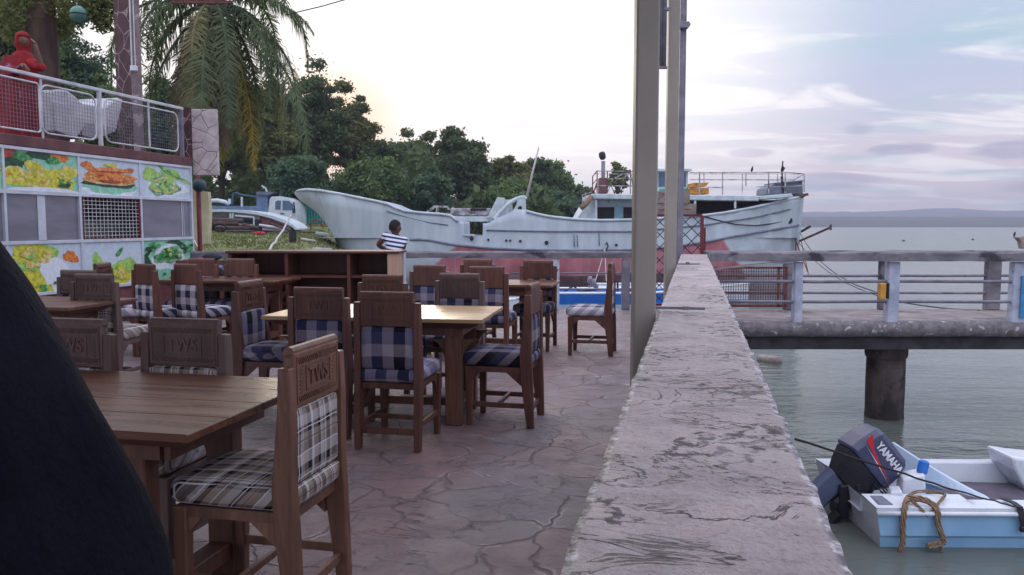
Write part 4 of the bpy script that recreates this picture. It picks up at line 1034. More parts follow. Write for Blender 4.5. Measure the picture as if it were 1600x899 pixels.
# opening sill and cap
def pbox(name, x0, x1, y0, y1, d, dep, m_, parent=None, bevel=.0, mbx=None):
    a, b_ = P(x0, y1, d=d), P(x1, y0, d=d)
    mb = mbx or MB(); mb.box(((a.x+b_.x)/2, d+dep/2, (a.z+b_.z)/2), (abs(b_.x-a.x), dep, abs(b_.z-a.z)))
    if mbx is None: return mb.build(name, m_, parent or ship, bevel=bevel)
pbox('gap_sill', 724.5, 741, 366, 368.6, 34.85, .3, M['ship_white'])
mb = MB(); q = hull_pt(737, 373, .05); mb.tube([q+Vector((0,0,.12)), q, q+Vector((0,0,-.1))], [.02,.09,.03], 6); mb.build('hook', M['dark_iron'], ship)
# broken fore cabin seen over the bulwark
fc = MB()
for x0, y0_, x1_, y1_a, wd in ((665,334,679,323,.12),(679,323,700,323.5,.10),(684,324,683,337,.14),(700,325,705,335,.1),(697,335,709,325,.1)):
    fc.bar(P(x0, y0_, d=37), P(x1_, y1_a, d=37), wd)
fc.build('cabin_frame', M['ship_debris'], ship)
pbox('cabin_roof', 704, 768, 325.5, 337, 36.4, 2.2, M['ship_debris'], bevel=.03)
pbox('roof_hatch', 735, 760, 325.8, 329.5, 36.37, .05, M['ship_dark'])
pbox('cabin_wall', 710, 770, 338, 346.4, 36.3, .1, M['ship_white'])
for x in (712, 762): MB().bar(P(x, 346, d=36.8), P(x, 372, d=36.8), .08).build('cabin_leg', M['ship_debris'], ship)
mb = MB(); mb.prism([P(x, y, d=35.9) for x, y in ((761,341),(777,308.5),(789,309.5),(786,330),(772,341))], (0, .12, 0)); mb.build('tilted_panel', M['ship_white'], ship, bevel=.02)
mb = MB(); mb.prism([P(x, y, d=36.2) for x, y in ((786,312),(800,312),(800,345),(780,345))], (0, .1, 0)); mb.build('inner_panel', M['ship_white'], ship)
# curved arch: outer curve and two holes
mb = MB()
arch = [(773,342),(779,334),(786,326.5),(793,319),(800,313.5),(807,309.5),(814,307.4),(819,307.5),(821.8,310)]
mb.tube([P(x, y+1.5, d=35.1) for x, y in arch], .09, 8)
mb.prism([P(x, y, d=35.02) for x, y in ((806,311),(814,307.5),(821.5,308.5),(822,330),(816,330),(815.5,323.5),(813,321.8),(810,323),(808,329),(800,331),(804,325),(807,320),(808.5,313))], (0, .16, 0))
mb.build('arch', M['ship_white'], ship)
for x0, y0_, x1_, y1_a in ((797,322,797,342),(800,318,800,340)): MB().bar(P(x0, y0_, d=35.4), P(x1_, y1_a, d=35.4), .06).build('arch_strut', M['ship_debris'], ship)
mb = MB(); mb.tube([P(823.5, 307, d=35.3), P(832, 270, d=35.3), P(842, 230, d=35.3)], [.06, .045, .03], 6); mb.build('mast', M['rope_white'], ship, smooth=True)
# superstructure
NB = 35.25
mb = MB()
def roofq(y): return y
mb.hexa([P(925,311,d=NB), P(1186,314.5,d=NB), P(1186,314.5,d=NB)+Vector((0,4.6,0)), P(925,311,d=NB)+Vector((0,4.6,0))], [P(925,303,d=NB), P(1186,306,d=NB), P(1186,306,d=NB)+Vector((0,4.6,0)), P(925,303,d=NB)+Vector((0,4.6,0))])
mb.build('upper_deck', M['ship_white'], ship, bevel=.03)
mb = MB()
mb.hexa([P(1187,312.5,d=NB), P(1238,308.5,d=NB), P(1238,308.5,d=NB)+Vector((0,3.6,0)), P(1187,312.5,d=NB)+Vector((0,4.6,0))], [P(1187,306.4,d=NB), P(1238,302.5,d=NB), P(1238,302.5,d=NB)+Vector((0,3.6,0)), P(1187,306.4,d=NB)+Vector((0,4.6,0))])
mb.build('upper_deck', M['ship_white'], ship, bevel=.03)
house = pbox('deck_house', 930, 1075, 313, 360, 36.2, 2.9, M['ship_white'])
for x0, x1_ in ((923.5, 960), (974, 1016)): pbox('window', x0+6 if x0 < 930 else x0, x1_, 324, 342, 36.17, .05, M['ship_dark'], parent=house)
pbox('door', 961.5, 973, 320, 350, 36.16, .03, mat('ship_cyan', s(140,190,206), s(120,170,190), 3, .6, .05), parent=house)
mb = MB(); mb.prism([P(x, y, d=35.9) for x, y in ((903,341),(914,322),(925,312),(930,312),(930,342))], (0, 3.4, 0)); mb.build('front_screen', M['ship_white'], ship)
for px_, y1_a in ((931.5, 343), (1148.5, 326), (1086, 338)): MB().bar(P(px_, 312.5, d=35.35), P(px_, y1_a, d=35.35), .085).build('deck_pillar', M['ship_white'], ship)
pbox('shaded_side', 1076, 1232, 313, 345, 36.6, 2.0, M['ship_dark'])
mb = MB(); mb.tube([P(907, 326, d=35.1), P(916, 319, d=35.1), P(925, 306, d=35.1)], .12, 7); mb.build('rolled_tarpaulin', M['rope_tan'], ship, smooth=True)
mb = MB()
for a_, b_ in (((910,320),(910,304)),((915,312),(915,300)),((910,305),(925,300))): mb.bar(P(*a_, d=35.6), P(*b_, d=35.6), .04)
mb.build('broken_stanchion', M['ship_debris'], ship)
# rails of the upper deck
def railset(d, m_, posts, lines, w_=.045):
    mb = MB()
    for x, ya, yb in posts: mb.bar(P(x, ya, d=d), P(x, yb, d=d), w_)
    for a_, b_ in lines: mb.bar(P(*a_, d=d), P(*b_, d=d), w_*.85)
    mb.build('deck_rail', m_, ship)
railset(35.35, M['rust'], [(926,276,304),(933,267,303),(949,267,303)], [((926,276),(933,267)),((926,288),(933,280)),((926,303),(933,290)),((927,302),(933,284))])
railset(35.3, M['ship_debris'], [(985,266,303)], [((933,267.5),(992,268)),((949,279),(992,280)),((933,290),(992,291)),((949,303),(958,278)),((972,283),(983,269)),((985,267),(990,300)),((958,280),(985,266))])
railset(35.3, M['ship_debris'], [(1093,270,304.5),(1129,270,304.5),(1165.5,270,291),(1201,271,303),(1227,271,302),(1256.5,271.5,300)],
        [((1078,270),(1230,269.5)),((1230,269.5),(1256.5,272)),((1078,281),(1240,281.5)),((1105,293),(1130,293.5)),((1182,292),(1226,292)),((1240,282),(1256,272)),((1230,292),(1256,290))])
railset(38.9, M['ship_debris'], [(1040,272,304),(1100,272,304),(1160,272,304),(1215,272,304)], [((930,272),(1250,272))], .035)
# funnel pipe
mb = MB(); mb.tube([P(942.5, 304, d=36.5), P(942.5, 252, d=36.5)], .09, 10); mb.build('exhaust_pipe', M['grey_metal'], ship, smooth=True)
mb = MB(); a = P(941, 243, d=36.5); mb.lathe([(.07,-.2),(.14,-.14),(.16,-.02),(.15,.1),(.08,.16)], a, 12, axis=(-.25,-.2,1)); mb.build('exhaust_cap', M['dark_iron'], ship, smooth=True)
pbox('funnel_base', 936, 949, 278, 303, 36.3, .5, M['slab_brown'], bevel=.03)
# wheelhouse
wh = pbox('wheelhouse', 1016, 1075, 268, 303, 36.4, 2.4, M['ship_white'])
pbox('wheelhouse_roof', 1010, 1081, 263.5, 267.8, 36.1, 3.0, M['ship_white'], bevel=.02)
for x0, x1_ in ((1029, 1043), (1046, 1058), (1064.5, 1072)): pbox('window', x0, x1_, 270.5, 292, 36.37, .05, M['window_blue'], parent=wh)
pbox('green_panel', 1030, 1073, 295, 299, 36.375, .04, mat('ship_green', s(90,170,150), s(70,140,124), 4, .5, .05), parent=wh)
mb = MB(); mb.bar(P(1068, 263, d=37), P(1067, 243, d=37), .05); mb.bar(P(1066, 252, d=37), P(1069, 246, d=37), .09, .03); mb.build('antenna', M['dark_iron'], ship)
mb = MB(); mb.bar(P(1223.5, 302, d=35.5), P(1221.5, 276, d=35.5), .09); mb.bar(P(1222, 276, d=35.5), P(1223, 252, d=35.5), .05); mb.prism([P(x, y, d=35.5) for x, y in ((1222,258),(1227,263),(1224,268),(1221,272),(1220,266))], (0,.03,0)); mb.build('flagstaff', M['dark_iron'], ship)
# yellow float box, grey box, bird: lie on the deck
r = thing('yellow_crate', P(1093, 303.5, d=36), 'yellow wooden crate with propped lid on the upper deck of the ship', 'crate')
pbox('crate_body', 1079, 1108, 294, 303.6, 35.8, .9, M['yellow_box'], parent=r, bevel=.02)
mb = MB(); mb.prism([P(x, y, d=35.7) for x, y in ((1078,293),(1083,286),(1108,285.3),(1103,291.5))], (0, 1.0, 0)); mb.build('lid', M['yellow_box'], r, bevel=.01)
r = thing('grey_locker', P(1226, 303, d=36.5), 'grey box shaped locker with sloping side at the stern of the upper deck', 'locker')
mb = MB(); mb.prism([P(x, y, d=36.2) for x, y in ((1196,304.6),(1197,295),(1213,285.5),(1254,282),(1255,303.5))], (0, 1.4, 0)); mb.build('locker_body', M['grey_box'], r, bevel=.02)
mb = MB(); mb.prism([P(x, y, d=36.1) for x, y in ((1211,285.8),(1256,281.6),(1256,283.4),(1212,287.5))], (0, 1.6, 0)); mb.build('lid', M['grey_box'], r)
mb = MB(); mb.bar(P(1240, 307, d=36), P(1262, 304, d=36), .2, .12); mb.bar(P(1251, 309, d=36), P(1260, 304, d=36), .1); mb.build('stern_beam', M['slab_brown'], ship)
def bird(loc, h_, label, face=1):
    x, y, z = loc; r_ = thing('bird', (x, y, z), label, 'bird')
    mb = MB(); k = h_
    mb.tube([(x-.10*k*face, y, z+.05*k), (x-.06*k*face, y, z+.3*k), (x, y, z+.55*k), (x+.02*k*face, y, z+.75*k), (x+.05*k*face, y, z+.88*k), (x+.14*k*face, y, z+.90*k), (x+.26*k*face, y, z+.86*k)], [.04*k,.15*k,.2*k,.12*k,.1*k,.07*k,.01*k], 10)
    mb.tube([(x, y, z+.3*k), (x+.01, y, z)], [.03*k, .02*k], 5); mb.build('body', M['bird'], r_, smooth=True)
    mb = MB(); mb.tube([(x-.05*k*face, y, z+.35*k), (x-.16*k*face, y, z-.12*k)], [.07*k,.03*k], 5); mb.build('tail', M['bird'], r_, smooth=True)
q = P(1175, 270, d=35.3); bird(q, .28, 'small dark bird perched on the upper deck rail of the ship')
# stern lines and pole
mb = MB()
for a_, b_ in (((1249,377),(1298,355.5)),): mb.tube([P(*a_, d=36), P(*b_, d=35)], .05, 6)
mb.tube([P(1252,362,d=36.5), P(1266,354,d=36)], .06, 6); mb.tube([P(1298,351,d=35), P(1298,360,d=35)], .05, 5)
mb.build('stern_pole', M['log'], ship)
# mooring lines over to the pier
def rope(name, a_, b_, sag, r_, m_, label, n=14, cat='rope', group=None):
    a_, b_ = Vector(a_), Vector(b_); mb = MB()
    pts = [a_.lerp(b_, i/n) - Vector((0, 0, sag*4*(i/n)*(1-i/n))) + Vector((mnoise.noise(Vector((i*.7, a_.x, 1)))*r_*1.2, 0, mnoise.noise(Vector((i*.7, a_.x, 4)))*r_*1.5)) for i in range(n+1)]
    mb.tube(pts, r_, 6); o_ = mb.build(name, m_, smooth=True); tag(o_, label, cat, group); return settle(o_)
rope('mooring_rope', P(1249, 362, d=36.5), P(1400, 465, d=13.45), .5, .012, M['rope_dark'], 'upper thin mooring rope running from the ship stern to the pier')
rope('mooring_rope', P(1247, 378, d=36.5), P(1530, 486, d=13.3), .7, .012, M['rope_dark'], 'lower slack mooring rope running from the ship stern across the pier rails')
mb = MB(); mb.tube([P(1244, 378, d=36.2), P(1262, 425, d=34)], .025, 5); mb.tube([P(1244, 372, d=36.2), P(1243, 392, d=36.2)], .03, 5); mb.tube([P(1252,378,d=36), P(1264,432,d=34)], .02, 5); mb.build('stern_chain', M['rust'], ship)

# ================================================================== SMALL BOATS BETWEEN SHIP AND TERRACE
def skiff(name, xa, xb, d, beam_, gz, m_hull, m_in, label, group=None, h_=None):
    a, b_ = P(xa, 450, d=d).x, P(xb, 450, d=d).x; L = b_-a
    r_ = thing(name, ((a+b_)/2, d+beam_/2, WATER), label, 'boat', group)
    mb = MB(); n = 16; vs = []
    for i in range(n+1):
        t_ = i/n; w_ = beam_/2*(1-(max(0, t_-.55)/.45)**2.2*.92); sh_ = gz + .22*max(0, t_-.5)**1.5
        for k, (f, z) in enumerate(((-1, sh_), (-.95, sh_-.36), (-.86, WATER+.05), (-.4, WATER-.15), (.4, WATER-.15), (.86, WATER+.05), (1, sh_))):
            vs.append((a+L*t_, d+beam_/2+f*w_, z))
    mb.add(vs, [(i*7+k, i*7+k+1, (i+1)*7+k+1, (i+1)*7+k) for i in range(n) for k in range(6)] + [(0,1,2,3,4,5,6)])
    mb.mi = [1 if k == 1 else 0 for i in range(n) for k in range(6)]+[0]
    o_ = mb.build('hull', [m_hull, M['boat_pale']], r_, fix=False); sm = o_.modifiers.new('t', 'SOLIDIFY'); sm.thickness = .05; sm.offset = 0
    mb = MB(); vs = []
    for i in range(n+1):
        t_ = i/n; w_ = beam_/2*(1-(max(0, t_-.55)/.45)**2.2*.92)*.93; zz = gz-.18 + .2*max(0, t_-.5)**1.5
        vs += [(a+L*t_, d+beam_/2-w_, zz), (a+L*t_, d+beam_/2+w_, zz)]
    mb.add(vs, [(2*i, 2*i+2, 2*i+3, 2*i+1) for i in range(n)]); mb.build('deck', m_in, r_, fix=False)
    mb = MB()
    for sgn in (-1, 1):
        mb.tube([(a+L*i/n, d+beam_/2+sgn*beam_/2*(1-(max(0, i/n-.55)/.45)**2.2*.92), gz+.22*max(0, i/n-.5)**1.5+.01) for i in range(n+1)], .045, 6)
    mb.build('gunwale', M['boat_white'], r_, smooth=True)
    return r_
b1 = skiff('moored_boat', 862, 1100, 26.0, 2.0, P(900, 459, d=26).z, M['blue_paint'], M['boat_white'], 'long bright blue open boat moored between the terrace and the ship')
zg = P(900, 459, d=26).z
mb = MB()
mb.tube([P(931, 449, d=26.6), P(924, 438, d=26.6)], [.07, .13], 8); mb.tube([P(924, 438, d=26.6), P(918, 437, d=26.6)], [.14, .1], 8); mb.tube([P(930, 447, d=26.6), P(938, 456, d=26.6)], .05, 6); mb.tube([P(919, 448, d=26.7), P(935, 446, d=26.7)], .04, 6)
mb.build('raised_motor', M['grey_metal'], b1, smooth=True)
mb = MB()
for x0, y0_, x1_, y1_a in ((880,457,896,447),(896,447,905,455),(905,456,940,452),(970,432,985,456),(965,440,965,458)): mb.bar(P(x0, y0_, d=27), P(x1_, y1_a, d=27), .06)
mb.build('loose_gear', M['dark_iron'], b1)
skiff('moored_boat', 930, 1180, 29.5, 1.8, P(900, 450, d=29.5).z, M['boat_white'], M['boat_floor'], 'white boat with navy gunwale moored beyond the bright blue boat', None)
skiff('moored_boat', 600, 845, 24.0, 1.8, P(780, 472, d=24).z, M['boat_white'], M['boat_floor'], 'pale boat half hidden behind the tables and chairs below the far railing', None)
r = thing('boat_canopy', P(648, 470, d=24.5), 'small pale blue ridge shaped canopy over a boat beyond the shelf unit', 'canopy')
mb = MB(); p_ = [P(x, y, d=24.2) for x, y in ((636,452),(647,431),(652,431),(663,452))]
mb.prism(p_, (0, 1.6, 0)); mb.build('cover', M['boat_blue'], r)
mb = MB()
for x in (637, 662): mb.bar(P(x, 480, d=24.2), P(x, 451, d=24.2), .05)
mb.build('frame', M['white_metal'], r)
# dark rubbish bundle, bicycle-like tangle behind the far chairs
r = thing('parked_bundle', P(333, 440, d=13.2), 'dark tangle of a covered motorcycle or gear beyond the left tables', 'bundle')
mb = MB(); q = P(325, 412, d=13.0)
mb.lathe([(.16,-.04),(.2,0),(.16,.04)], q+Vector((0.12,0,-.25)), 14, axis=(.2,1,0)); mb.build('wheel', M['tyre'], r)
mb = MB(); mb.tube([P(312,406,d=13), P(322,402,d=13), P(335,403,d=13), P(347,402,d=13)], [.03,.05,.06,.02], 7); mb.bar(P(332,404,d=13), P(338,440,d=13), .06); mb.bar(P(320,405,d=13), P(330,440,d=13), .05); mb.build('frame', M['dark_iron'], r)
mb = MB(); mb.box(P(335, 425, d=13.1), (.25,.2,.22)); mb.build('case', M['truck_blue'], r, bevel=.03)
mb = MB(); mb.box(P(314, 405, d=12.9), (.06,.1,.05)); mb.build('tail_lamp', M['pink_cloth'], r, bevel=.01)

# ================================================================== THE BANK: TRUCK, WRECK, FENCE, DEBRIS
def GD(px, py, fall=45.0):                   # distance at which a line of sight meets the bank
    for d_ in np.arange(20, 75, .15):
        q = P(px, py, d=d_)
        if land_h(q.x, q.y) > q.z: return float(d_)
    return fall
WD = min(GD(395, 362), 52)-.5
TD = WD + 4.0
print('WD', WD)
truck = thing('lorry', P(400, 362, d=TD+1), 'old white cabbed lorry with blue flat bed parked on the bank', 'lorry')
cab = [(419,350),(419,330),(421,312),(424,307.5),(437,307),(452,309.5),(459,314),(462.5,325),(464,336),(464,352),(461,362),(419,362)]
mb = MB(); mb.prism([P(x, y, d=TD) for x, y in cab], (0, 2.1, 0)); cb = mb.build('cab', M['truck_white'], truck, bevel=.025, seg=2)
for pts in (((430,327.5),(430,315.5),(433,313.5),(439,313.5),(438,328)), ((441.5,328.5),(441.5,313.5),(452,314.5),(457.5,319.5),(458.5,328.5))):
    mb = MB(); mb.prism([P(x, y, d=TD-.02) for x, y in pts], (0, .03, 0)); mb.build('window', M['window_blue'], cb)
mb = MB(); mb.bar(P(459, 316, d=TD-.2), P(460.5, 331, d=TD-.2), .07); mb.box(P(459, 330, d=TD-.25), (.12,.1,.25)); mb.build('mirror', M['dark_iron'], truck)
mb = MB(); a = P(438, 334, d=TD-.02); mb.box(a+Vector((.1,0,0)), (.2,.03,.05)); mb.build('door_handle', M['dark_iron'], cb)
pbox('flat_bed', 322, 419, 322, 331, TD, 2.3, M['truck_blue'], parent=truck)
pbox('load_box', 401, 418, 302, 330, TD+.2, 1.6, M['truck_blue'], parent=truck, bevel=.02)
mb = MB(); mb.prism([P(x, y, d=TD) for x, y in ((400,299.5),(428,300),(420,305),(401,304))], (0, 1.8, 0)); mb.build('box_lid', M['grey_box'], truck)
mb = MB(); mb.bar(P(417,300,d=TD), P(415,294,d=TD), .08); mb.bar(P(415,294,d=TD), P(409,290.5,d=TD), .08); mb.bar(P(378,323,d=TD), P(378,308,d=TD), .1); mb.bar(P(359,319,d=TD), P(359,311,d=TD), .14); mb.build('lamp_arm', M['truck_white'], truck)
mb = MB(); mb.tube([P(363,320,d=TD), P(364,304,d=TD), P(368,301.5,d=TD), P(378,305,d=TD), P(400,308,d=TD)], .05, 6); mb.build('guard_frame', mat('guard_blue', s(60,96,124), s(48,80,104), 5, .6, .1), truck)
mb = MB(); mb.tube([P(323,315,d=TD+.5), P(340,313.5,d=TD+.5), P(352,316,d=TD+.5), P(358,320,d=TD+.5)], .12, 7); mb.build('tarpaulin_roll', M['truck_white'], truck, smooth=True)
for px in (345, 452): 
    c_ = P(px, 358, d=TD+.15); mb = MB(); mb.lathe([(.2,-.14),(.46,-.13),(.5,-.06),(.5,.06),(.46,.13),(.2,.14)], c_, 18, axis=(0,1,0)); mb.build('wheel', M['tyre'], truck, smooth=False)
# wrecked cabin boat
wr = thing('wrecked_cabin', P(390, 366, d=WD), 'wrecked white boat cabin with arched roof and dark windows lying on the grass', 'wreck')
arc = [(322,328),(345,327.2),(370,328),(400,331),(425,337),(445,344),(458,351.5),(463.5,357)]
mb = MB(); top = [P(x, y, d=WD) for x, y in arc]; bot = [P(x, y, d=WD) for x, y in [(464,359.5),(462,360),(455,354),(443,348.5),(424,341.5),(400,335.5),(370,332),(345,331),(322,331.5)]]
mb.prism(top+bot, (0, 2.4, 0)); mb.build('roof_arch', M['truck_white'], wr)
side = [(326,331.5),(345,331),(370,332),(400,335.5),(424,341.5),(443,348.5),(452,353),(455,360),(326,362)]
mb = MB(); mb.prism([P(x, y, d=WD+.15) for x, y in side], (0, .1, 0)); mb.build('cabin_side', mat('cabin_grey', s(150,146,158), s(116,112,124), 2, .8, .1), wr)
for i, pts in enumerate((((329,331.8),(357,332.5),(357,341),(329,340)), ((367,337),(397,339.5),(397,352),(367,350)), ((406,337.5),(424,343),(440,350),(448,356),(406,358)))):
    mb = MB(); mb.prism([P(x, y, d=WD+.12) for x, y in pts], (0, .02, 0)); mb.build('window', M['window_dark'] if i < 2 else M['wall_brown'], wr)
mb = MB()
for a_, b_ in (((367,337),(397,339.3)), ((397,339.3),(397,352.3)), ((367,350.5),(397,352.3)), ((364,333),(363,350)), ((360,333),(360,350))): mb.bar(P(*a_, d=WD+.08), P(*b_, d=WD+.08), .08)
mb.build('window_frame', M['truck_white'], wr)
rd = random.Random(5)
grp = 'timbers and scrap heaped in front of the wreck'
scrap = [((318,348),(372,350),.11,'log'),((322,343),(380,346),.13,'log'),((315,353),(395,355),.12,'rust'),((330,356),(400,357),.10,'log'),((312,350),(330,358),.07,'grey_metal'),((335,352),(352,354),.08,'white_metal'),((380,351),(404,357),.09,'log'),((405,352),(440,357),.07,'white_metal'),((420,349),(455,361),.06,'log'),((410,359),(450,362),.07,'grey_metal')]
names = ['longest dark timber at the back of the scrap heap, left of the wreck windows','thick dark timber laid highest across the scrap heap','rust red pipe lying along the foot of the scrap heap','dark timber lying lowest at the front of the scrap heap','short grey bar slanting beside the red pole','short white length lying on the old tyre','brown length slanting down to the left barrel','pale pole lying right of the left barrel','thin dark pole slanting down to the tip of the wreck roof','grey pole lying flat under the right half of the wreck']
for (a_, b_, r_, m_), nm in zip(scrap, names):
    mb = MB(); mb.tube([P(*a_, d=WD-1.2+rd.random()*.6), P(*b_, d=WD-1.2+rd.random()*.6)], r_, 7)
    o_ = mb.build('scrap_timber', M[m_]); tag(o_, nm, 'timber', grp); settle(o_)
for cx, cy, rr in ((343,356,.32),(325,357,.24)):
    c_ = P(cx, cy, d=WD-1.6); mb = MB(); pts = [c_+Vector((rr*math.cos(th), .1*math.sin(th*2), rr*.55*math.sin(th))) for th in np.linspace(0, 6.28, 15)]
    mb.tube(pts, .07, 6, caps=False); o_ = mb.build('old_tyre', M['tyre'], smooth=True); tag(o_, 'old black tyre lying in the scrap heap left of the wreck' if cx == 343 else 'smaller old black tyre beside the red pole', 'tyre'); settle(o_)
for x0, x1_, y0_, y1_a, lb in ((398,410,343,363,'left dark barrel standing before the wrecked cabin'),(452,463,361,378,'right dark barrel standing lower on the grass by the ship bow')):
    d_ = GD((x0+x1_)/2, y1_a-.5)-.3; a, b_ = P(x0, y1_a, d=d_), P(x1_, y0_, d=d_); rr = (b_.x-a.x)/2
    mb = MB(); mb.lathe([(rr*.92, 0), (rr, .03), (rr, .35*(b_.z-a.z)), (rr*1.05, .37*(b_.z-a.z)), (rr, .39*(b_.z-a.z)), (rr*.97, b_.z-a.z)], ((a.x+b_.x)/2, d_, a.z), 16); o_ = mb.build('barrel', M['dark_iron']); tag(o_, lb, 'barrel', 'barrels on the grass'); settle(o_)
mb = MB(); rr0 = P(406, 366, d=GD(406, 367)-.3)
for k in range(7): mb.box(rr0+Vector((rd.uniform(-.22,.22), rd.uniform(-.2,.2), rd.uniform(-.04,.06))), (.22,.2,.09), mtx=Matrix.Rotation(rd.random()*3, 3, (rd.random(), rd.random(), 1)))
tag(settle(mb.build('red_cloth', M['pink_cloth'], bevel=.02)), 'crumpled bright red cloth lying on the grass', 'cloth')
rope('tow_rope', P(455, 335, d=WD-1), P(416, 396, d=20), .1, .035, M['rope_white'], 'pale rope slanting down across the grass bank')
rope('tow_rope', P(302, 372, d=30), P(322, 396, d=16), .1, .02, M['rope_white'], 'short pale rope slanting down beside the picture wall')
# debris near the bow
for i, (a_, b_, r_, m_, lb) in enumerate((((470,373),(493,376.5),.07,'white_metal','white plank lying on the grass left of the ship bow'),((494,364),(514,367),.12,'truck_white','white boat fragment lying against the ship bow'),((466,362.5),(500,364),.05,'log','dark plank lying above the white plank by the bow'),((488,389),(518,390),.10,'white_metal','pale beam lying low under the ship bow'))):
    mb = MB(); dd = min(GD(a_[0], a_[1]+2), GD(b_[0], b_[1]+2), 50)-.3; mb.bar(P(*a_, d=dd), P(*b_, d=dd), r_*2, r_); o_ = mb.build('plank', M[m_], bevel=.01); tag(o_, lb, 'plank', 'planks by the bow'); settle(o_)
r = thing('blue_trestle', P(494, 392, d=37), 'thin blue metal trestle standing under the ship bow', 'trestle')
mb = MB(); mb.bar(P(490,392,d=37), P(496,370,d=37), .09); mb.bar(P(500,392,d=37), P(496,370,d=37), .09); mb.build('legs', M['truck_blue'], r)
r = thing('bed_frame', P(495, 361, d=43), 'rusty tubular frame standing before the turquoise fence', 'frame')
mb = MB(); mb.tube([P(486,360,d=43), P(485,347,d=43), P(493,343.5,d=43), P(501,346,d=43), P(504,355,d=43)], .05, 6); mb.bar(P(485,350,d=43), P(503,349,d=43), .05); mb.build('tube_frame', M['rust'], r)
# corrugated turquoise fence
mb = MB(); n = 70; vs = []
for i in range(n+1):
    x = 455+(530-455)*i/n; q = P(x, 362, d=50); zt_ = P(x, 306 + max(0, x-470)*.15, d=50).z
    yy = 50+.06*math.sin(i*1.6)
    vs += [(q.x, yy, q.z-1.2), (q.x, yy, zt_)]
mb.add(vs, [(2*i, 2*i+2, 2*i+3, 2*i+1) for i in range(n)]); o_ = mb.build('tin_fence', M['cyan_tin'], fix=False); sm = o_.modifiers.new('t','SOLIDIFY'); sm.thickness = .02
tag(o_, 'turquoise corrugated sheet fence behind the lorry and the ship bow', 'fence'); settle(o_)

# ================================================================== THE SKIFF WITH THE OUTBOARD
BN = P(1408, 860, z=WATER)                  # near stern corner at the water
print('skiff', BN)
bt = thing('motor_skiff', (BN.x, BN.y, WATER), 'white and pale blue fibreglass skiff moored stern to the parapet', 'boat')
BL, BW_ = 3.6, 1.55
ang = R(-1.0); ca, sa = math.cos(ang), math.sin(ang)
def B(x, y, z): return Vector((BN.x + x*ca - y*sa, BN.y + x*sa + y*ca, WATER + z))
def bw(t_):  return max(.03, 1-(max(0, t_-.45)/.55)**2.4)
# hull: near side, bottom, far side
mb = MB(); n = 26; secs = []
SH = .40
for i in range(n+1):
    t_ = i/n; x = BL*t_; k = bw(t_); cy = BW_/2; hwid = BW_/2*k; rise = .25*max(0, t_-.4)**1.6
    rk = -.0
    secs.append([(x, cy-hwid, SH+rise), (x, cy-hwid+.01, SH-.07+rise), (x, cy-hwid+.02, .13+rise*.8), (x, cy-hwid*.94, .10+rise*.8), (x, cy-hwid*.90, -.02+rise*.5), (x, cy-hwid*.5, -.16+rise*.5), (x, cy+hwid*.5, -.16+rise*.5), (x, cy+hwid*.90, -.02+rise*.5), (x, cy+hwid*.94, .10+rise*.8), (x, cy+hwid-.02, .13+rise*.8), (x, cy+hwid-.01, SH-.07+rise), (x, cy+hwid, SH+rise)])
def shift(sec, i):                          # raked transom
    return [B(p[0] + (-.16 + .30*(1-min(1, max(0, p[1])/BW_))*0 - .08*(p[2]/SH) if i == 0 else 0), p[1], p[2]) for p in sec]
vs = []
for i, sec in enumerate(secs): vs += shift(sec, i)
m12 = 12
for i in range(n):
    for k in range(m12-1):
        mb.f.append((i*m12+k, i*m12+k+1, (i+1)*m12+k+1, (i+1)*m12+k)); mb.mi.append(0 if k in (0, m12-2) else 1 if k not in (4,5,6) else 1)
mb.v = vs
mb.f.append(tuple(range(m12-1, -1, -1))); mb.mi.append(0)
hull = mb.build('hull', [M['boat_white'], M['boat_blue']], bt, smooth=False, fix=False)
# rim of the hull: rolled gunwale
for sgn in (0, 1):
    mb = MB(); pts = []
    for i, sec in enumerate(secs):
        p = sec[0] if sgn == 0 else sec[-1]; pts.append(shift([p], i)[0]+Vector((0, -.012 if sgn == 0 else .012, -.05)))
    mb.tube(pts, .022, 8); mb.build('rub_rail', M['boat_white'], bt, smooth=True)
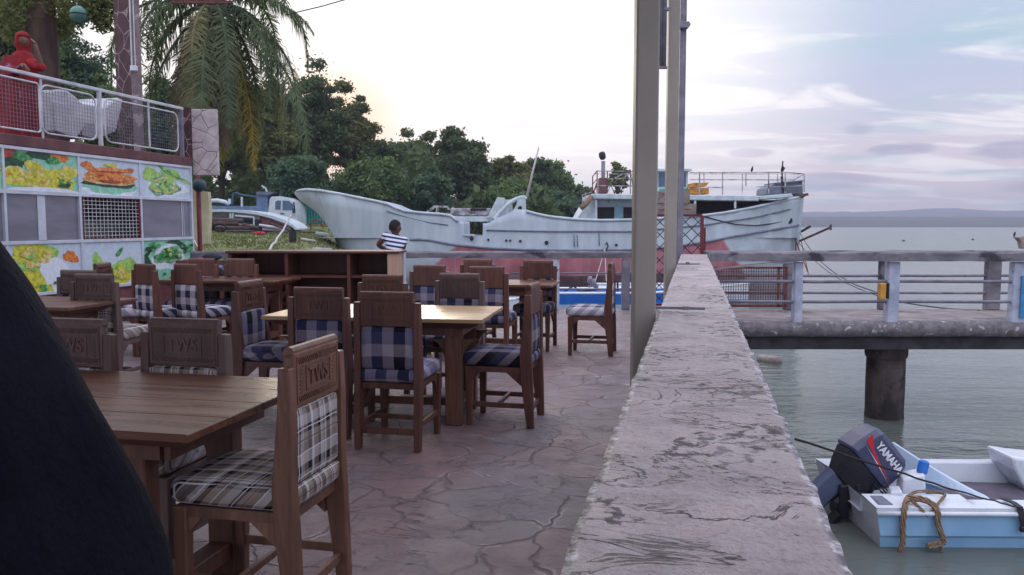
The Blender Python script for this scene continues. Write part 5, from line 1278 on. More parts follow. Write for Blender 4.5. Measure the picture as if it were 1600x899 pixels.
# deck moulding: near side deck, far side deck, aft deck and the sunken cockpit
mb = MB()
def dq(a, b_, c_, d_): mb.add([a, b_, c_, d_], [(0, 1, 2, 3)])
xs = [-.24] + [BL*i/n for i in range(1, n+1)]
def yn(i): return secs[i][0][1]
def yf(i): return secs[i][-1][1]
def zz_(i): return secs[i][0][2]
c0, c1_ = 5, 19                              # cockpit stations
IN = .30
for i in range(n):
    x0, x1_ = xs[i], xs[i+1]
    if i < c0 or i >= c1_:
        dq(B(x0, yn(i), zz_(i)), B(x1_, yn(i+1), zz_(i+1)), B(x1_, yf(i+1), zz_(i+1)), B(x0, yf(i), zz_(i))) if i >= c1_ else None
        if i < c0:
            a_, b_ = zz_(i), zz_(i+1)
            dq(B(x0, yn(i), a_), B(x1_, yn(i+1), b_), B(x1_, .34, b_+.015), B(x0, .34, a_+.015))
            dq(B(x0, .34, a_+.015), B(x1_, .34, b_+.015), B(x1_, .36, .24), B(x0, .36, .24))
            dq(B(x0, .36, .24), B(x1_, .36, .24), B(x1_, 1.2, .24), B(x0, 1.2, .24))
            dq(B(x0, 1.2, .24), B(x1_, 1.2, .24), B(x1_, 1.22, b_+.02), B(x0, 1.22, a_+.02))
            dq(B(x0, 1.22, a_+.02), B(x1_, 1.22, b_+.02), B(x1_, yf(i+1), b_), B(x0, yf(i), a_))
    else:
        a_, b_ = zz_(i), zz_(i+1)
        dq(B(x0, yn(i), a_), B(x1_, yn(i+1), b_), B(x1_, yn(i+1)+.20, b_+.012), B(x0, yn(i)+.20, a_+.012))
        dq(B(x0, yn(i)+.20, a_+.012), B(x1_, yn(i+1)+.20, b_+.012), B(x1_, yn(i+1)+.24, .02), B(x0, yn(i)+.24, .02))
        dq(B(x0, yf(i)-.20, a_+.012), B(x1_, yf(i+1)-.20, b_+.012), B(x1_, yf(i+1), b_), B(x0, yf(i), a_))
        dq(B(x0, yf(i)-.24, .02), B(x1_, yf(i+1)-.24, .02), B(x1_, yf(i+1)-.20, b_+.012), B(x0, yf(i)-.20, a_+.012))
mb.build('deck', M['boat_white'], bt, fix=False)
mb = MB(); mb.add([B(xs[c0], .22, .23), B(xs[c1_], .37, .23), B(xs[c1_], 1.18, .23), B(xs[c0], 1.33, .23)], [(0,1,2,3)]); mb.build('cockpit_floor', M['boat_floor'], bt, fix=False)
mb = MB()
mb.hexa([B(xs[c0]-.04, .24, .03), B(xs[c0], .24, .03), B(xs[c0], 1.31, .03), B(xs[c0]-.04, 1.31, .03)], [B(xs[c0]-.04, .24, .36), B(xs[c0], .24, .36), B(xs[c0], 1.31, .36), B(xs[c0]-.04, 1.31, .36)])
mb.build('motor_well_bulkhead', M['boat_blue'], bt, bevel=.01)
# quarter mouldings that sweep forward: the far one rises to a point by the motor
def wedge(y0_, y1_a, h0, L_, x0=-.1):
    mb = MB(); n_ = 12; vs = []
    for i in range(n_+1):
        t_ = i/n_; x = x0 + L_*t_; h_ = .02 + h0*(1-t_)**1.25
        yo = y0_+(y1_a-y0_)*t_
        vs += [B(x, yo-.14, SH+.0), B(x, yo-.03, SH+h_), B(x, yo+.03, SH+h_), B(x, yo+.16, SH+.0)]
    mb.add(vs, [(i*4+k, i*4+k+1, (i+1)*4+k+1, (i+1)*4+k) for i in range(n_) for k in range(3)] + [(0,1,2,3)])
    return mb.build('quarter_moulding', M['boat_pale'], bt, smooth=False, bevel=.015)
wedge(1.12, .30, .30, .52, .40)
mb = MB(); mb.hexa([B(.0,.30,.26), B(.14,.26,.26), B(.2,.48,.26), B(.06,.52,.26)], [B(.03,.32,.44), B(.13,.29,.46), B(.18,.46,.46), B(.09,.5,.44)]); mb.build('motor_pad', M['boat_white'], bt, bevel=.02, seg=2)
mb = MB(); mb.hexa([B(.22,.50,.26), B(.46,.47,.26), B(.52,.74,.26), B(.28,.78,.26)], [B(.24,.52,.50), B(.44,.49,.56), B(.50,.72,.56), B(.30,.76,.50)]); mb.build('battery_box', M['boat_white'], bt, bevel=.02, seg=2)
mb = MB(); c_ = B(.47, .60, .60); mb.lathe([(.045,-.06),(.05,-.05),(.05,.05),(.03,.07)], c_, 14, axis=(.3,.2,1)); mb.build('blue_cap', M['blue_paint'], bt, smooth=False, bevel=.004)
mb = MB(); mb.hexa([B(-.2,.06,SH+.002), B(-.05,.06,SH+.002), B(-.05,.3,SH+.002), B(-.2,.3,SH+.002)], [B(-.17,.08,SH+.02), B(-.07,.08,SH+.02), B(-.07,.28,SH+.02), B(-.17,.28,SH+.02)]); mb.build('corner_step', M['grey_box'], bt, bevel=.006)
# curved seat at the right edge
mb = MB(); pts = [(1.56,.60),(1.76,.57),(2.04,.54),(2.44,.52),(2.44,.05),(1.99,.08),(1.80,.18),(1.68,.32),(1.60,.46)]
mb.prism([B(x, .98, z) for x, z in pts], (0, .45, 0)); mb.build('seat_moulding', M['boat_white'], bt, bevel=.03, seg=2)
# strap over the gunwale
mb = MB(); sx_ = .98
pp = [(.16, SH+.03), (.05, SH+.035), (-.015, SH+.02), (-.03, SH-.08), (-.03, SH-.17)]
vs = []; 
for i, (y_, z_) in enumerate(pp): vs += [B(sx_+.02*i, y_, z_), B(sx_+.055+.02*i, y_, z_)]
mb.add(vs, [(2*i, 2*i+1, 2*i+3, 2*i+2) for i in range(len(pp)-1)]); o_ = mb.build('strap', M['cowl_dark'], bt, fix=False); sm = o_.modifiers.new('t','SOLIDIFY'); sm.thickness = .012
mb = MB(); mb.box(B(sx_+.11, -.035, SH-.18), (.08,.03,.05)); mb.build('strap_buckle', M['cowl_dark'], bt, bevel=.008)
# tan rope bunch over the gunwale
rp = thing('rope_bundle', B(.25, 0, -.02), 'frayed tan rope looped over the near gunwale of the skiff', 'rope')
rd = random.Random(9)
def strand(pts, r_, k=5):
    mb = MB()
    for s_ in range(k):
        ph = s_*6.28/k; out_ = []
        P_ = [B(*p) for p in pts]; N_ = 22
        for i in range(N_+1):
            f = i/N_*(len(P_)-1); j = min(int(f), len(P_)-2); fr = f-j
            a_ = P_[max(j-1,0)]; b_ = P_[j]; c_ = P_[j+1]; d_ = P_[min(j+2, len(P_)-1)]
            q = .5*((2*b_)+(c_-a_)*fr+(2*a_-5*b_+4*c_-d_)*fr*fr+(3*b_-a_-3*c_+d_)*fr**3)
            out_.append(q + Vector((math.cos(ph+i*.55), math.sin(ph+i*.55)*.6, math.sin(ph+i*.55)))*r_*.9)
        mb.tube(out_, r_*.55, 5)
    return mb
strand([(.10,.12,SH+.04),(.04,.02,SH+.05),(.0,-.03,SH-.02),(-.01,-.035,SH-.16),(-.005,-.04,SH-.3),(-.02,-.04,.02),(-.02,-.04,-.1)], .020).build('rope_strand', M['rope_tan'], rp, smooth=True)
strand([(.10,.12,SH+.05),(.22,.05,SH+.06),(.30,-.02,SH+.0),(.31,-.04,SH-.14),(.36,-.05,SH-.28),(.33,-.05,.09),(.22,-.05,.06)], .021).build('rope_strand', M['rope_tan'], rp, smooth=True)
strand([(.10,.14,SH+.06),(.16,.0,SH-.0),(.22,-.02,SH-.06),(.30,.02,SH+.0),(.42,.12,SH+.05),(.5,.26,SH+.05),(.3,.32,SH+.05),(.12,.16,SH+.05)], .011, 4).build('rope_strand', M['rope_tan'], rp, smooth=True)
strand([(.33,-.05,.09),(.35,-.05,-.02),(.36,-.04,-.1)], .012, 4).build('rope_end', M['rope_tan'], rp, smooth=True)

# outboard motor, tilted up
TL = R(50)
q = P(1378, 719, d=BN.y+.62)
om = thing('outboard_motor', B(-.24, .78, .3), 'tilted up navy outboard motor with red stripe on the stern of the skiff', 'outboard motor')
C0 = q
Rm = Matrix.Rotation(R(6), 3, 'Z') @ Matrix.Rotation(TL, 3, 'Y')        # turns about the boat's beam
def OM(x, y, z): return C0 + Rm @ Vector((x, y+.19, z))
def osec(mb, secs_, n_=None):
    vs = [OM(*p) for sct in secs_ for p in sct]; k = len(secs_[0])
    mb.add(vs, [(i*k+j, i*k+(j+1)%k, (i+1)*k+(j+1)%k, (i+1)*k+j) for i in range(len(secs_)-1) for j in range(k)] + [tuple(range(k-1,-1,-1)), tuple((len(secs_)-1)*k+j for j in range(k))])
def rect(x0, x1_, hy, z, xs_=0, c=.05):
    return [(x0+c, -hy, z), (x1_-c, -hy, z), (x1_, -hy+c, z), (x1_, hy-c, z), (x1_-c, hy, z), (x0+c, hy, z), (x0, hy-c, z), (x0, -hy+c, z)]
mb = MB(); osec(mb, [rect(-.27,.29,.17,-.16), rect(-.285,.30,.185,-.14), rect(-.275,.295,.185,.02), rect(-.25,.275,.175,.15), rect(-.22,.24,.15,.195), rect(-.16,.18,.10,.21)])
mb.build('cowl', M['cowl'], om, bevel=.008, seg=2)
mb = MB(); osec(mb, [rect(-.16,.10,.10,-.42,0,.04), rect(-.22,.22,.14,-.30,0,.05), rect(-.26,.275,.165,-.185,0,.05), rect(-.265,.28,.17,-.165,0,.05)]); mb.build('lower_pan', M['cowl_dark'], om, bevel=.008)
mb = MB(); osec(mb, [rect(-.12,.06,.035,-1.05,0,.02), rect(-.17,.08,.06,-.8,0,.03), rect(-.2,.06,.075,-.42,0,.04)]); mb.build('leg', M['leg_blue'], om, bevel=.006)
mb = MB(); osec(mb, [rect(-.30,.06,.11,-.875,0,.05), rect(-.30,.08,.11,-.86,0,.05)]); mb.build('cavitation_plate', M['leg_blue'], om)
mb = MB(); osec(mb, [rect(.06,.16,.10,-.62,0,.02), rect(.06,.20,.11,-.30,0,.02)]); mb.box(OM(.17,0,-.40), (.12,.24,.30), mtx=Rm); mb.tube([OM(.1,-.14,-.33), OM(.1,.14,-.33)], .04, 10); mb.build('clamp_bracket', M['cowl_dark'], om, bevel=.01)
mb = MB(); q0 = B(-.27, .78, .22); mb.box(q0, (.10,.26,.34)); mb.tube([q0+Vector((-.04,-.1,-.12)), q0+Vector((-.13,-.08,-.22)), q0+Vector((-.1,0,-.3))], .06, 8); mb.tube([q0+Vector((-.02,0,.05)), OM(.16,0,-.42)], .07, 8); mb.build('transom_mount', M['cowl_dark'], om, bevel=.01)
mb = MB()
for k in range(4): mb.tube([OM(.20,-.1+.06*k,-.26), OM(.30+.02*k,-.1+.06*k,-.34), B(.0+.05*k,.6+.05*k,.42), B(.12+.03*k,.62,.3)], .012, 6)
mb.build('control_cable', M['cowl_dark'], om, smooth=True)
me = text_mesh('YAMAHA', .108, .0015, sx=.86, bold=.003)
mb = MB(); mtx = Matrix.Translation(OM(.04, -.1875, .072)) @ Rm.to_4x4() @ Matrix.Rotation(R(90), 4, 'X'); mb.mesh(me, mtx); mb.build('lettering', M['lettering_white'], om, fix=False)
mb = MB()
mb.prism([OM(-.272,-.1875,.005), OM(-.262,-.1875,.09), OM(-.13,-.1875,.0), OM(.27,-.1875,-.085), OM(-.05,-.1875,-.045)], Rm @ Vector((0,.002,0)))
mb.build('stripe', M['stripe_red'], om, fix=True)
mb = MB(); mb.prism([OM(-.24,-.1875,-.028), OM(.0,-.1875,-.062), OM(.25,-.1875,-.098), OM(.0,-.1875,-.054)], Rm @ Vector((0,.002,0))); mb.build('stripe', M['lettering_white'], om)
rope('mooring_rope', P(1243, 686, d=4.15), P(1640, 806, d=BN.y+.25), .02, .0065, M['rope_dark'], 'dark mooring rope stretched from the parapet past the outboard motor', n=30)
# log floating under the pier and a plank
a, b_ = P(1186, 560, z=WATER+.05), P(1218, 565, z=WATER+.05); mb = MB(); mb.tube([a, b_], [.09, .11], 9); o_ = mb.build('floating_log', M['sign_board'], smooth=True); tag(o_, 'pale log floating in the water below the pier', 'log'); settle(o_)
# ================================================================== CHAIRS
TWS = text_mesh('TWS', .088, .005, sx=.84, bold=.001)
def carving_mesh(side, rich):
    """raised border, notched rows and the three letters on one face of the board"""
    mb = MB(); yb = -.0365 if side < 0 else .0075; s_ = side
    def fb(x0, z0, x1_, z1, h_=.004): 
        mb.box(((x0+x1_)/2, yb+s_*h_/2, (z0+z1)/2), (abs(x1_-x0), h_, abs(z1-z0)))
    X0, X1, Z0, Z1 = -.165, .165, .815, .985
    for a in ((X0, Z0, X1, Z0+.007), (X0, Z1-.007, X1, Z1), (X0, Z0+.0072, X0+.007, Z1-.0072), (X1-.007, Z0+.0072, X1, Z1-.0072)): fb(*a)
    x0, x1_, z0, z1 = -.098, .098, .853, .946
    for a in ((x0, z0, x1_, z0+.004), (x0, z1-.004, x1_, z1), (x0, z0+.0042, x0+.004, z1-.0042), (x1_-.004, z0+.0042, x1_, z1-.0042)): fb(*a)
    n = 22 if rich else 16
    for i in range(n):
        x = X0+.018+(X1-X0-.036)*i/(n-1); d = .007 if x > 0 else -.007
        for zc in (.833, .966): mb.bar((x-d, yb+s_*.002, zc-.009), (x+d, yb+s_*.002, zc+.009), .004, .0055, up=(0,1,0))
    for i in range(7):
        z = z0+.004+(z1-z0-.008)*i/6
        for xc in (-.130, .130):
            mb.bar((xc-.014, yb+s_*.002, z-.005), (xc+.014, yb+s_*.002, z+.005), .004, .0055, up=(0,1,0))
    mtx = Matrix.Translation((0, yb+s_*.002, .8985)) @ (Matrix.Rotation(R(180), 4, 'Z') if s_ > 0 else Matrix.Identity(4)) @ Matrix.Rotation(R(90), 4, 'X')
    mb.mesh(TWS, mtx)
    return mb
def rounded_box(mb, c, size, r_, n=6, puff=0.0):
    cx, cy, cz = c; hx, hy, hz = size[0]/2, size[1]/2, size[2]/2
    def f(a, b_, ax):
        return None
    N = n; 
    for ax in range(3):
        for sg in (-1, 1):
            def fn(a, b_, ax=ax, sg=sg):
                p = [0, 0, 0]; h3 = (hx, hy, hz); o1, o2 = [(1,2),(2,0),(0,1)][ax]
                p[ax] = sg*h3[ax]; p[o1] = (2*a-1)*h3[o1]*(sg); p[o2] = (2*b_-1)*h3[o2]
                q = Vector(p); inner = Vector((max(-(hx-r_), min(hx-r_, q.x)), max(-(hy-r_), min(hy-r_, q.y)), max(-(hz-r_), min(hz-r_, q.z))))
                d = q-inner
                if d.length > 1e-6: q = inner + d.normalized()*r_
                if puff:
                    k = (1-(q.x/hx)**2)*(1-(q.y/hy)**2)*(1-(q.z/hz)**2) if ax != 9 else 0
                    fx = max(0, 1-(q.x/hx)**2); fy = max(0, 1-(q.y/hy)**2); fz = max(0, 1-(q.z/hz)**2)
                    if ax == 2: q.z += sg*puff*fx*fy
                    elif ax == 1: q.y += sg*puff*fx*fz
                    else: q.x += sg*puff*.3*fy*fz
                return (q.x+cx, q.y+cy, q.z+cz)
            mb.grid(fn, N, N)
    return mb
def weld(o, d=.0008):
    bm = bmesh.new(); bm.from_mesh(o.data); bmesh.ops.remove_doubles(bm, verts=bm.verts, dist=d); bmesh.ops.recalc_face_normals(bm, faces=bm.faces); bm.to_mesh(o.data); bm.free()
    o.data.polygons.foreach_set('use_smooth', [True]*len(o.data.polygons)); return o

def make_chair(wood_m, cloth_m, front, rear, label, seat_rich=False):
    t_ = thing('dining_chair', (0, 0, 0), label, 'chair', 'carved dining chairs with checked cushions')
    hw = .222; pw = .042
    for sx in (-1, 1):
        mb = MB(); x0, x1_ = (sx*hw, sx*(hw-pw)) if sx > 0 else (-(hw-pw), -hw)
        x0, x1_ = max(x0, x1_), min(x0, x1_)
        prof = [(-.055,0),(-.005,0),(.040,.40),(.042,.50),(.012,.952),(-.038,.952),(-.046,.50),(-.050,.40)]
        prof = [(-.062,0),(-.012,0),(.036,.38),(.040,.52),(.012,.80),(.006,.952),(-.040,.952),(-.046,.80),(-.044,.52),(-.052,.38)]
        mb.prism([(x1_, y, z) for y, z in prof], (x0-x1_, 0, 0)); mb.build('rear_leg', wood_m, t_, bevel=.004)
        mb = MB(); xf = sx*(hw-.03)
        b4 = [(xf-.019, .395, 0), (xf+.019, .395, 0), (xf+.019, .435, 0), (xf-.019, .435, 0)]; t4 = [(xf-.027, .385, .43), (xf+.027, .385, .43), (xf+.027, .440, .43), (xf-.027, .440, .43)]
        mb.hexa(b4, t4); mb.build('front_leg', wood_m, t_, bevel=.004)
        mb = MB(); mb.bar((xf, .0, .155), (xf, .40, .155), .022, .036); mb.build('side_stretcher', wood_m, t_, bevel=.003)
        mb = MB(); xb_ = sx*(hw-.034)
        mb.prism([(xb_-.012, .034, .30), (xb_-.012, .036, .392), (xb_-.012, .14, .392)], (.024, 0, 0)); mb.build('bracket', wood_m, t_); mb = MB(); mb.prism([(xb_-.012, .386, .33), (xb_-.012, .33, .392), (xb_-.012, .386, .392)], (.024, 0, 0)); mb.build('bracket', wood_m, t_)
    mb = MB(); mb.bar((-hw+pw, -.022, .12), (hw-pw, -.022, .12), .022, .04); mb.build('rear_stretcher', wood_m, t_, bevel=.003)
    mb = MB(); mb.bar((-hw+.05, .20, .162), (hw-.05, .20, .162), .022, .03); mb.build('cross_stretcher', wood_m, t_, bevel=.003)
    mb = MB()
    for a_, b_ in (((-hw+.055, .405, .412), (hw-.055, .405, .412)), ((-hw+.045, .0, .412), (hw-.045, .0, .412))): mb.bar(a_, b_, .022, .04)
    for sx in (-1, 1): mb.bar((sx*(hw-.032), .04, .412), (sx*(hw-.032), .386, .412), .022, .04)
    mb.build('seat_rail', wood_m, t_)
    # board
    mb = MB(); bx = hw-pw-.0015
    mb.box((0, -.0145, .9), (bx*2, .044, .2))
    bo = mb.build('back_board', wood_m, t_, bevel=.006, seg=2)
    mb = MB(); mb.tube([(-bx, -.0145, 1.001), (bx, -.0145, 1.001)], .021, 10); mb.build('top_moulding', wood_m, bo, smooth=False)
    if front: carving_mesh(1, True).build('carving', wood_m, bo, fix=False)
    if rear: carving_mesh(-1, rear == 2).build('carving', wood_m, bo, fix=False)
    mb = MB(); rounded_box(mb, (0, .215, .482), (.43, .49, .10), .035, 10, .018); sc_ = weld(mb.build('seat_cushion', cloth_m, t_, fix=False))
    mb = MB(); rounded_box(mb, (0, -.006, .660), (.356, .058, .272), .018, 8, .005); weld(mb.build('back_cushion', cloth_m, t_, fix=False))
    return t_
FACE_AWAY, FACE_RIGHT, FACE_CAM, FACE_LEFT = -12.7, -102.7, 167.3, 77.3
protos = {}
def chair(X, Y, rz, cloth, woodk, fr, rr, label):
    key = (cloth, woodk, fr, rr)
    if key not in protos:
        protos[key] = make_chair(M[woodk], M[cloth], fr, rr, label); o_ = protos[key]
    else:
        o_ = dup(protos[key]); o_['label'] = label
    o_.location = (X, Y, 0); o_.rotation_euler = (0, 0, R(rz)); return o_
CW, CG = 'chair_wood', 'chair_wood_grey'
chair(-.755, 2.94, FACE_LEFT, 'tartan', 'chair_wood_light', True, 2, 'nearest chair with tan tartan cushions, standing at the right end of the nearest table')
chair(-1.50, 3.62, FACE_CAM, 'tartan', CG, True, 1, 'chair tucked behind the nearest table beside its right end, tartan cushion showing')
chair(-2.02, 3.62, FACE_CAM, 'tartan', CG, True, 1, 'chair behind the nearest table, half hidden by the dark clothed person')
chair(-3.60, 6.9, FACE_AWAY+3, 'tartan', CG, True, 1, 'grey brown chair with white tartan back cushion seen just right of the dark clothed person')
chair(-4.06, 7.45, FACE_CAM, 'check', CG, True, 1, 'pale chair partly hidden behind the grey brown chair on the far left')
chair(-3.94, 8.6, FACE_AWAY-22, 'check_b', CW, True, 0, 'plain backed chair at the far left table, left of the matching one')
chair(-3.50, 8.62, FACE_AWAY-16, 'check_b', CW, True, 0, 'plain backed chair at the far left table, right of the matching one')
chair(-4.52, 8.85, FACE_RIGHT+16, 'check_b', CW, True, 0, 'chair seen edge on at the left end of the far left table')
chair(-3.87, 9.95, FACE_CAM, 'check', CW, False, 0, 'left plain chair on the far side of the far left table')
chair(-3.36, 9.90, FACE_CAM, 'check', CW, False, 0, 'right plain chair on the far side of the far left table, before the shelf unit')
chair(-1.99, 6.08, FACE_RIGHT+2, 'check', CW, True, 1, 'chair at the left end of the middle table facing right with carved front')
chair(-1.31, 5.43, FACE_AWAY, 'check', CW, True, 1, 'chair on the near side of the middle table, behind the nearest tartan chair')
chair(-.79, 5.08, FACE_AWAY+1, 'check', CW, True, 1, 'chair with big blue check back cushion pushed out before the middle table')
chair(.14, 5.80, FACE_LEFT, 'check', CW, True, 0, 'chair at the right end of the middle table facing left')
chair(-.46, 6.95, FACE_CAM, 'check', CG, True, 1, 'greyish carved chair on the far side of the middle table, at its right')
chair(-1.10, 6.75, FACE_CAM, 'check', CW, True, 1, 'brown carved chair on the far side of the middle table, below the shelf unit end')
chair(-.86, 8.40, FACE_AWAY-4, 'check', CW, True, 0, 'plain backed chair at the near left side of the far right table')
chair(-.25, 8.10, FACE_AWAY, 'check', CW, True, 0, 'plain backed chair at the near side of the far right table with blue check cushion')
chair(-.42, 9.75, FACE_CAM, 'check', CW, False, 0, 'plain dark chair on the far side of the far right table')
chair(.31, 9.50, FACE_CAM, 'check', CW, True, 1, 'carved chair on the far side of the far right table at its right end')
chair(1.09, 8.88, FACE_LEFT, 'check_b', CW, False, 0, 'lone chair standing clear of the tables beside the roof post, facing left')

# ================================================================== TABLES
def make_table(L, D, H, top_m, label, inset=.24):
    t_ = thing('dining_table', (0, 0, 0), label, 'table', 'heavy wooden dining tables')
    mb = MB()
    for k in range(4):                                  # boards of the top
        y0_ = -D/2 + D*k/4; mb.box((0, y0_+D/8, H-.014), (L, D/4-.0012, .028))
    mb.build('table_top', top_m, t_, bevel=.003)
    mb = MB(); mb.hexa([(-L/2+.10,-D/2+.10,H-.075),(L/2-.10,-D/2+.10,H-.075),(L/2-.10,D/2-.10,H-.075),(-L/2+.10,D/2-.10,H-.075)], [(-L/2+.01,-D/2+.01,H-.029),(L/2-.01,-D/2+.01,H-.029),(L/2-.01,D/2-.01,H-.029),(-L/2+.01,D/2-.01,H-.029)]); mb.build('under_moulding', M['leg_wood'], t_)
    mb = MB()
    for sy in (-1, 1): mb.box((0, sy*(D/2-.15), H-.105), (L-.40, .025, .06))
    for sx in (-1, 1): mb.box((sx*(L/2-.18), 0, H-.105), (.025, D-.30, .06))
    mb.build('apron', M['leg_wood'], t_)
    lx, ly = L/2-inset, D/2-.19
    for sx in (-1, 1):
        for sy in (-1, 1):
            mb = MB(); mb.box((sx*lx, sy*ly, (H-.076)/2), (.12, .085, H-.076)); lg = mb.build('leg', M['leg_wood'], t_, bevel=.006)
            for dx in (-1, 1):
                mb = MB()
                pts = [(sx*lx+dx*.061, sy*ly-.02, H-.34)] + [(sx*lx+dx*(.061+.13*(1-math.cos(th))), sy*ly-.02, H-.34+.175*math.sin(th)) for th in np.linspace(.25, 1.5, 6)] + [(sx*lx+dx*.061, sy*ly-.02, H-.165)]
                if dx*sx < 0 or inset < .3:
                    mb.prism(pts, (0, .04, 0)); mb.build('bracket', M['leg_wood'], lg)
        mb = MB(); mb.box((sx*lx, 0, .11), (.09, D-.47, .07)); mb.build('foot_rail', M['leg_wood'], t_, bevel=.004)
    mb = MB(); mb.box((0, 0, .112), (L-.58, .08, .06)); mb.build('stretcher', M['leg_wood'], t_, bevel=.004)
    return t_
def place_table(t_, corner_px, rz, L, D, H, corner=(1, -1)):
    q = P(*corner_px, z=H); a = R(rz); cx, cy = corner[0]*L/2, corner[1]*D/2
    t_.location = (q.x-(cx*math.cos(a)-cy*math.sin(a)), q.y-(cx*math.sin(a)+cy*math.cos(a)), 0); t_.rotation_euler = (0, 0, a)
    print('table', [round(v, 2) for v in t_.location])
place_table(make_table(1.65, .92, .79, M['table_wood_dark'], 'nearest dining table with dark glossy top beside the dark clothed person', .33), (292, 680), -12.0, 1.65, .92, .79)
place_table(make_table(1.62, .92, .79, M['table_wood'], 'middle dining table with pale shining top ringed by six chairs'), (753, 500), -8.5, 1.62, .92, .79)
place_table(make_table(1.5, .75, .79, M['table_wood_dark'], 'far left dining table in front of the shelf unit'), (426, 440), -10, 1.5, .75, .79)
place_table(make_table(1.55, .8, .79, M['table_wood_dark'], 'far right dining table near the end railing'), (862, 446), -10, 1.55, .8, .79)
place_table(make_table(1.5, .85, .79, M['leg_wood'], 'dining table at the left, mostly hidden behind the dark clothed person'), (106, 481), -11, 1.5, .85, .79)

# ================================================================== SHELF UNIT
ca_ = R(-9); 
lb, rb = P(350, 393, d=10.0), P(612, 393, d=10.2)
H_ = P(480, 392.5, d=10.15).z
cab_ = thing('shelf_unit', ((lb.x+rb.x)/2, 10.3, 0), 'long waist high open shelf unit of reddish wood in front of the far railing', 'shelf')
cab_.rotation_euler = (0, 0, 0)
Lc, Dc = rb.x-lb.x, .55
cx, cy = (lb.x+rb.x)/2, 10.4
def CB(x, y, z): 
    a = R(-2.0); return Vector((cx + x*math.cos(a)-y*math.sin(a), cy + x*math.sin(a)+y*math.cos(a), z))
def cbx(mb, x0, x1_, y0_, y1_a, z0, z1): mb.hexa([CB(x0,y0_,z0),CB(x1_,y0_,z0),CB(x1_,y1_a,z0),CB(x0,y1_a,z0)], [CB(x0,y0_,z1),CB(x1_,y0_,z1),CB(x1_,y1_a,z1),CB(x0,y1_a,z1)])
cab_.location = (cx, cy, 0)
h_, yh = Lc/2, Dc/2
mb = MB(); cbx(mb, -h_-.03, h_+.12, -yh-.02, yh+.02, H_-.03, H_); mb.build('top', M['cabinet_wood'], cab_, bevel=.004)
mb = MB(); cbx(mb, -h_, h_+.06, yh-.02, yh, .04, H_-.031); mb.build('back_panel', M['cabinet_wood'], cab_)
for x in (-h_+.02, -h_+Lc*.36, -h_+Lc*.745):
    mb = MB(); cbx(mb, x-.02, x+.02, -yh+.01, yh-.021, .04, H_-.031); mb.build('divider', M['cabinet_wood'], cab_)
mb = MB(); cbx(mb, h_-.03, h_+.09, -yh, yh-.021, .0, H_-.031); mb.build('end_panel', M['cabinet_light'], cab_, bevel=.003)
mb = MB(); cbx(mb, h_+.091, h_+.115, yh-.14, yh+.0, .0, H_-.031); mb.build('corner_post', M['alu'], cab_, bevel=.002)
for x0, x1_ in ((-h_+.041, -h_+Lc*.36-.021), (-h_+Lc*.36+.021, -h_+Lc*.745-.021), (-h_+Lc*.745+.021, h_-.031)):
    for z in (.42, .78):
        mb = MB(); cbx(mb, x0, x1_, -yh+.03, yh-.022, z-.014, z+.014); mb.build('shelf', M['cabinet_wood'], cab_)
mb = MB(); cbx(mb, -h_, h_, -yh+.03, yh-.021, 0, .039); mb.build('plinth', M['cabinet_wood'], cab_)
# ================================================================== PEOPLE
def skin(name, nodes, edges, mats, parent, sub=2, smooth=True):
    """nodes: list of (co, radius or (rx, ry)); a Skin modifier grows the surface along the edges"""
    off = Vector((0,0,0)); p = parent
    while p is not None: off += Vector(p.location); p = p.parent
    me = bpy.data.meshes.new(name); me.from_pydata([Vector(c)-off for c, _ in nodes], edges, [])
    o = bpy.data.objects.new(name, me); col.objects.link(o)
    if parent is not None: o.parent = parent
    sk = o.modifiers.new('skin', 'SKIN'); sk.use_smooth_shade = smooth
    for i, (_, r_) in enumerate(nodes):
        v = me.skin_vertices[0].data[i]; v.radius = (r_, r_) if not isinstance(r_, tuple) else r_; v.use_root = (i == 0)
    sb = o.modifiers.new('sub', 'SUBSURF'); sb.levels = sub; sb.render_levels = sub
    dg = bpy.context.evaluated_depsgraph_get(); dg.update()
    new = bpy.data.meshes.new_from_object(o.evaluated_get(dg)); o.modifiers.clear(); o.data = new
    new.materials.clear()
    for m_ in (mats if isinstance(mats, (list, tuple)) else [mats]): new.materials.append(m_)
    new.polygons.foreach_set('use_smooth', [True]*len(new.polygons))
    return o
def head_mesh(mb, c, fwd, k=1.0, tilt=0):
    """a head with brow, nose, lips, chin and ears; fwd is where it looks"""
    fwd = Vector(fwd).normalized(); up = Vector((0,0,1)); rt = fwd.cross(up).normalized(); up = rt.cross(fwd).normalized()
    c = Vector(c)
    nu, nv = 40, 30
    def fn(a, b_):
        th = 2*math.pi*a; ph = math.pi*(b_-.5)
        x = math.cos(ph)*math.sin(th); y = math.cos(ph)*math.cos(th); z = math.sin(ph)   # y forward
        X, Y, Z_ = x*.076, y*.096, z*.118
        if z < -.1: X *= 1+.30*z; Y *= 1+.16*z*(1 if y > 0 else 1.6)
        if y > 0:
            Y += .022*math.exp(-(x/.16)**2-((z+.08)/.20)**2)          # nose
            Y += .009*math.exp(-(x/.30)**2-((z+.45)/.09)**2)          # lips
            Y += .010*math.exp(-(x/.34)**2-((z+.78)/.16)**2)          # chin
            Y += .006*math.exp(-(x/.6)**2-((z-.18)/.09)**2)           # brow
            Y -= .010*(math.exp(-((x-.36)/.17)**2-((z-.03)/.09)**2)+math.exp(-((x+.36)/.17)**2-((z-.03)/.09)**2))
        for sg in (-1, 1):
            e = math.exp(-((x-sg*.98)/.16)**2-((z+.05)/.2)**2-((y+.05)/.14)**2); X += sg*.022*e
        return c + (rt*X + fwd*Y + up*Z_)*k
    mb.grid(fn, nu, nv); return mb
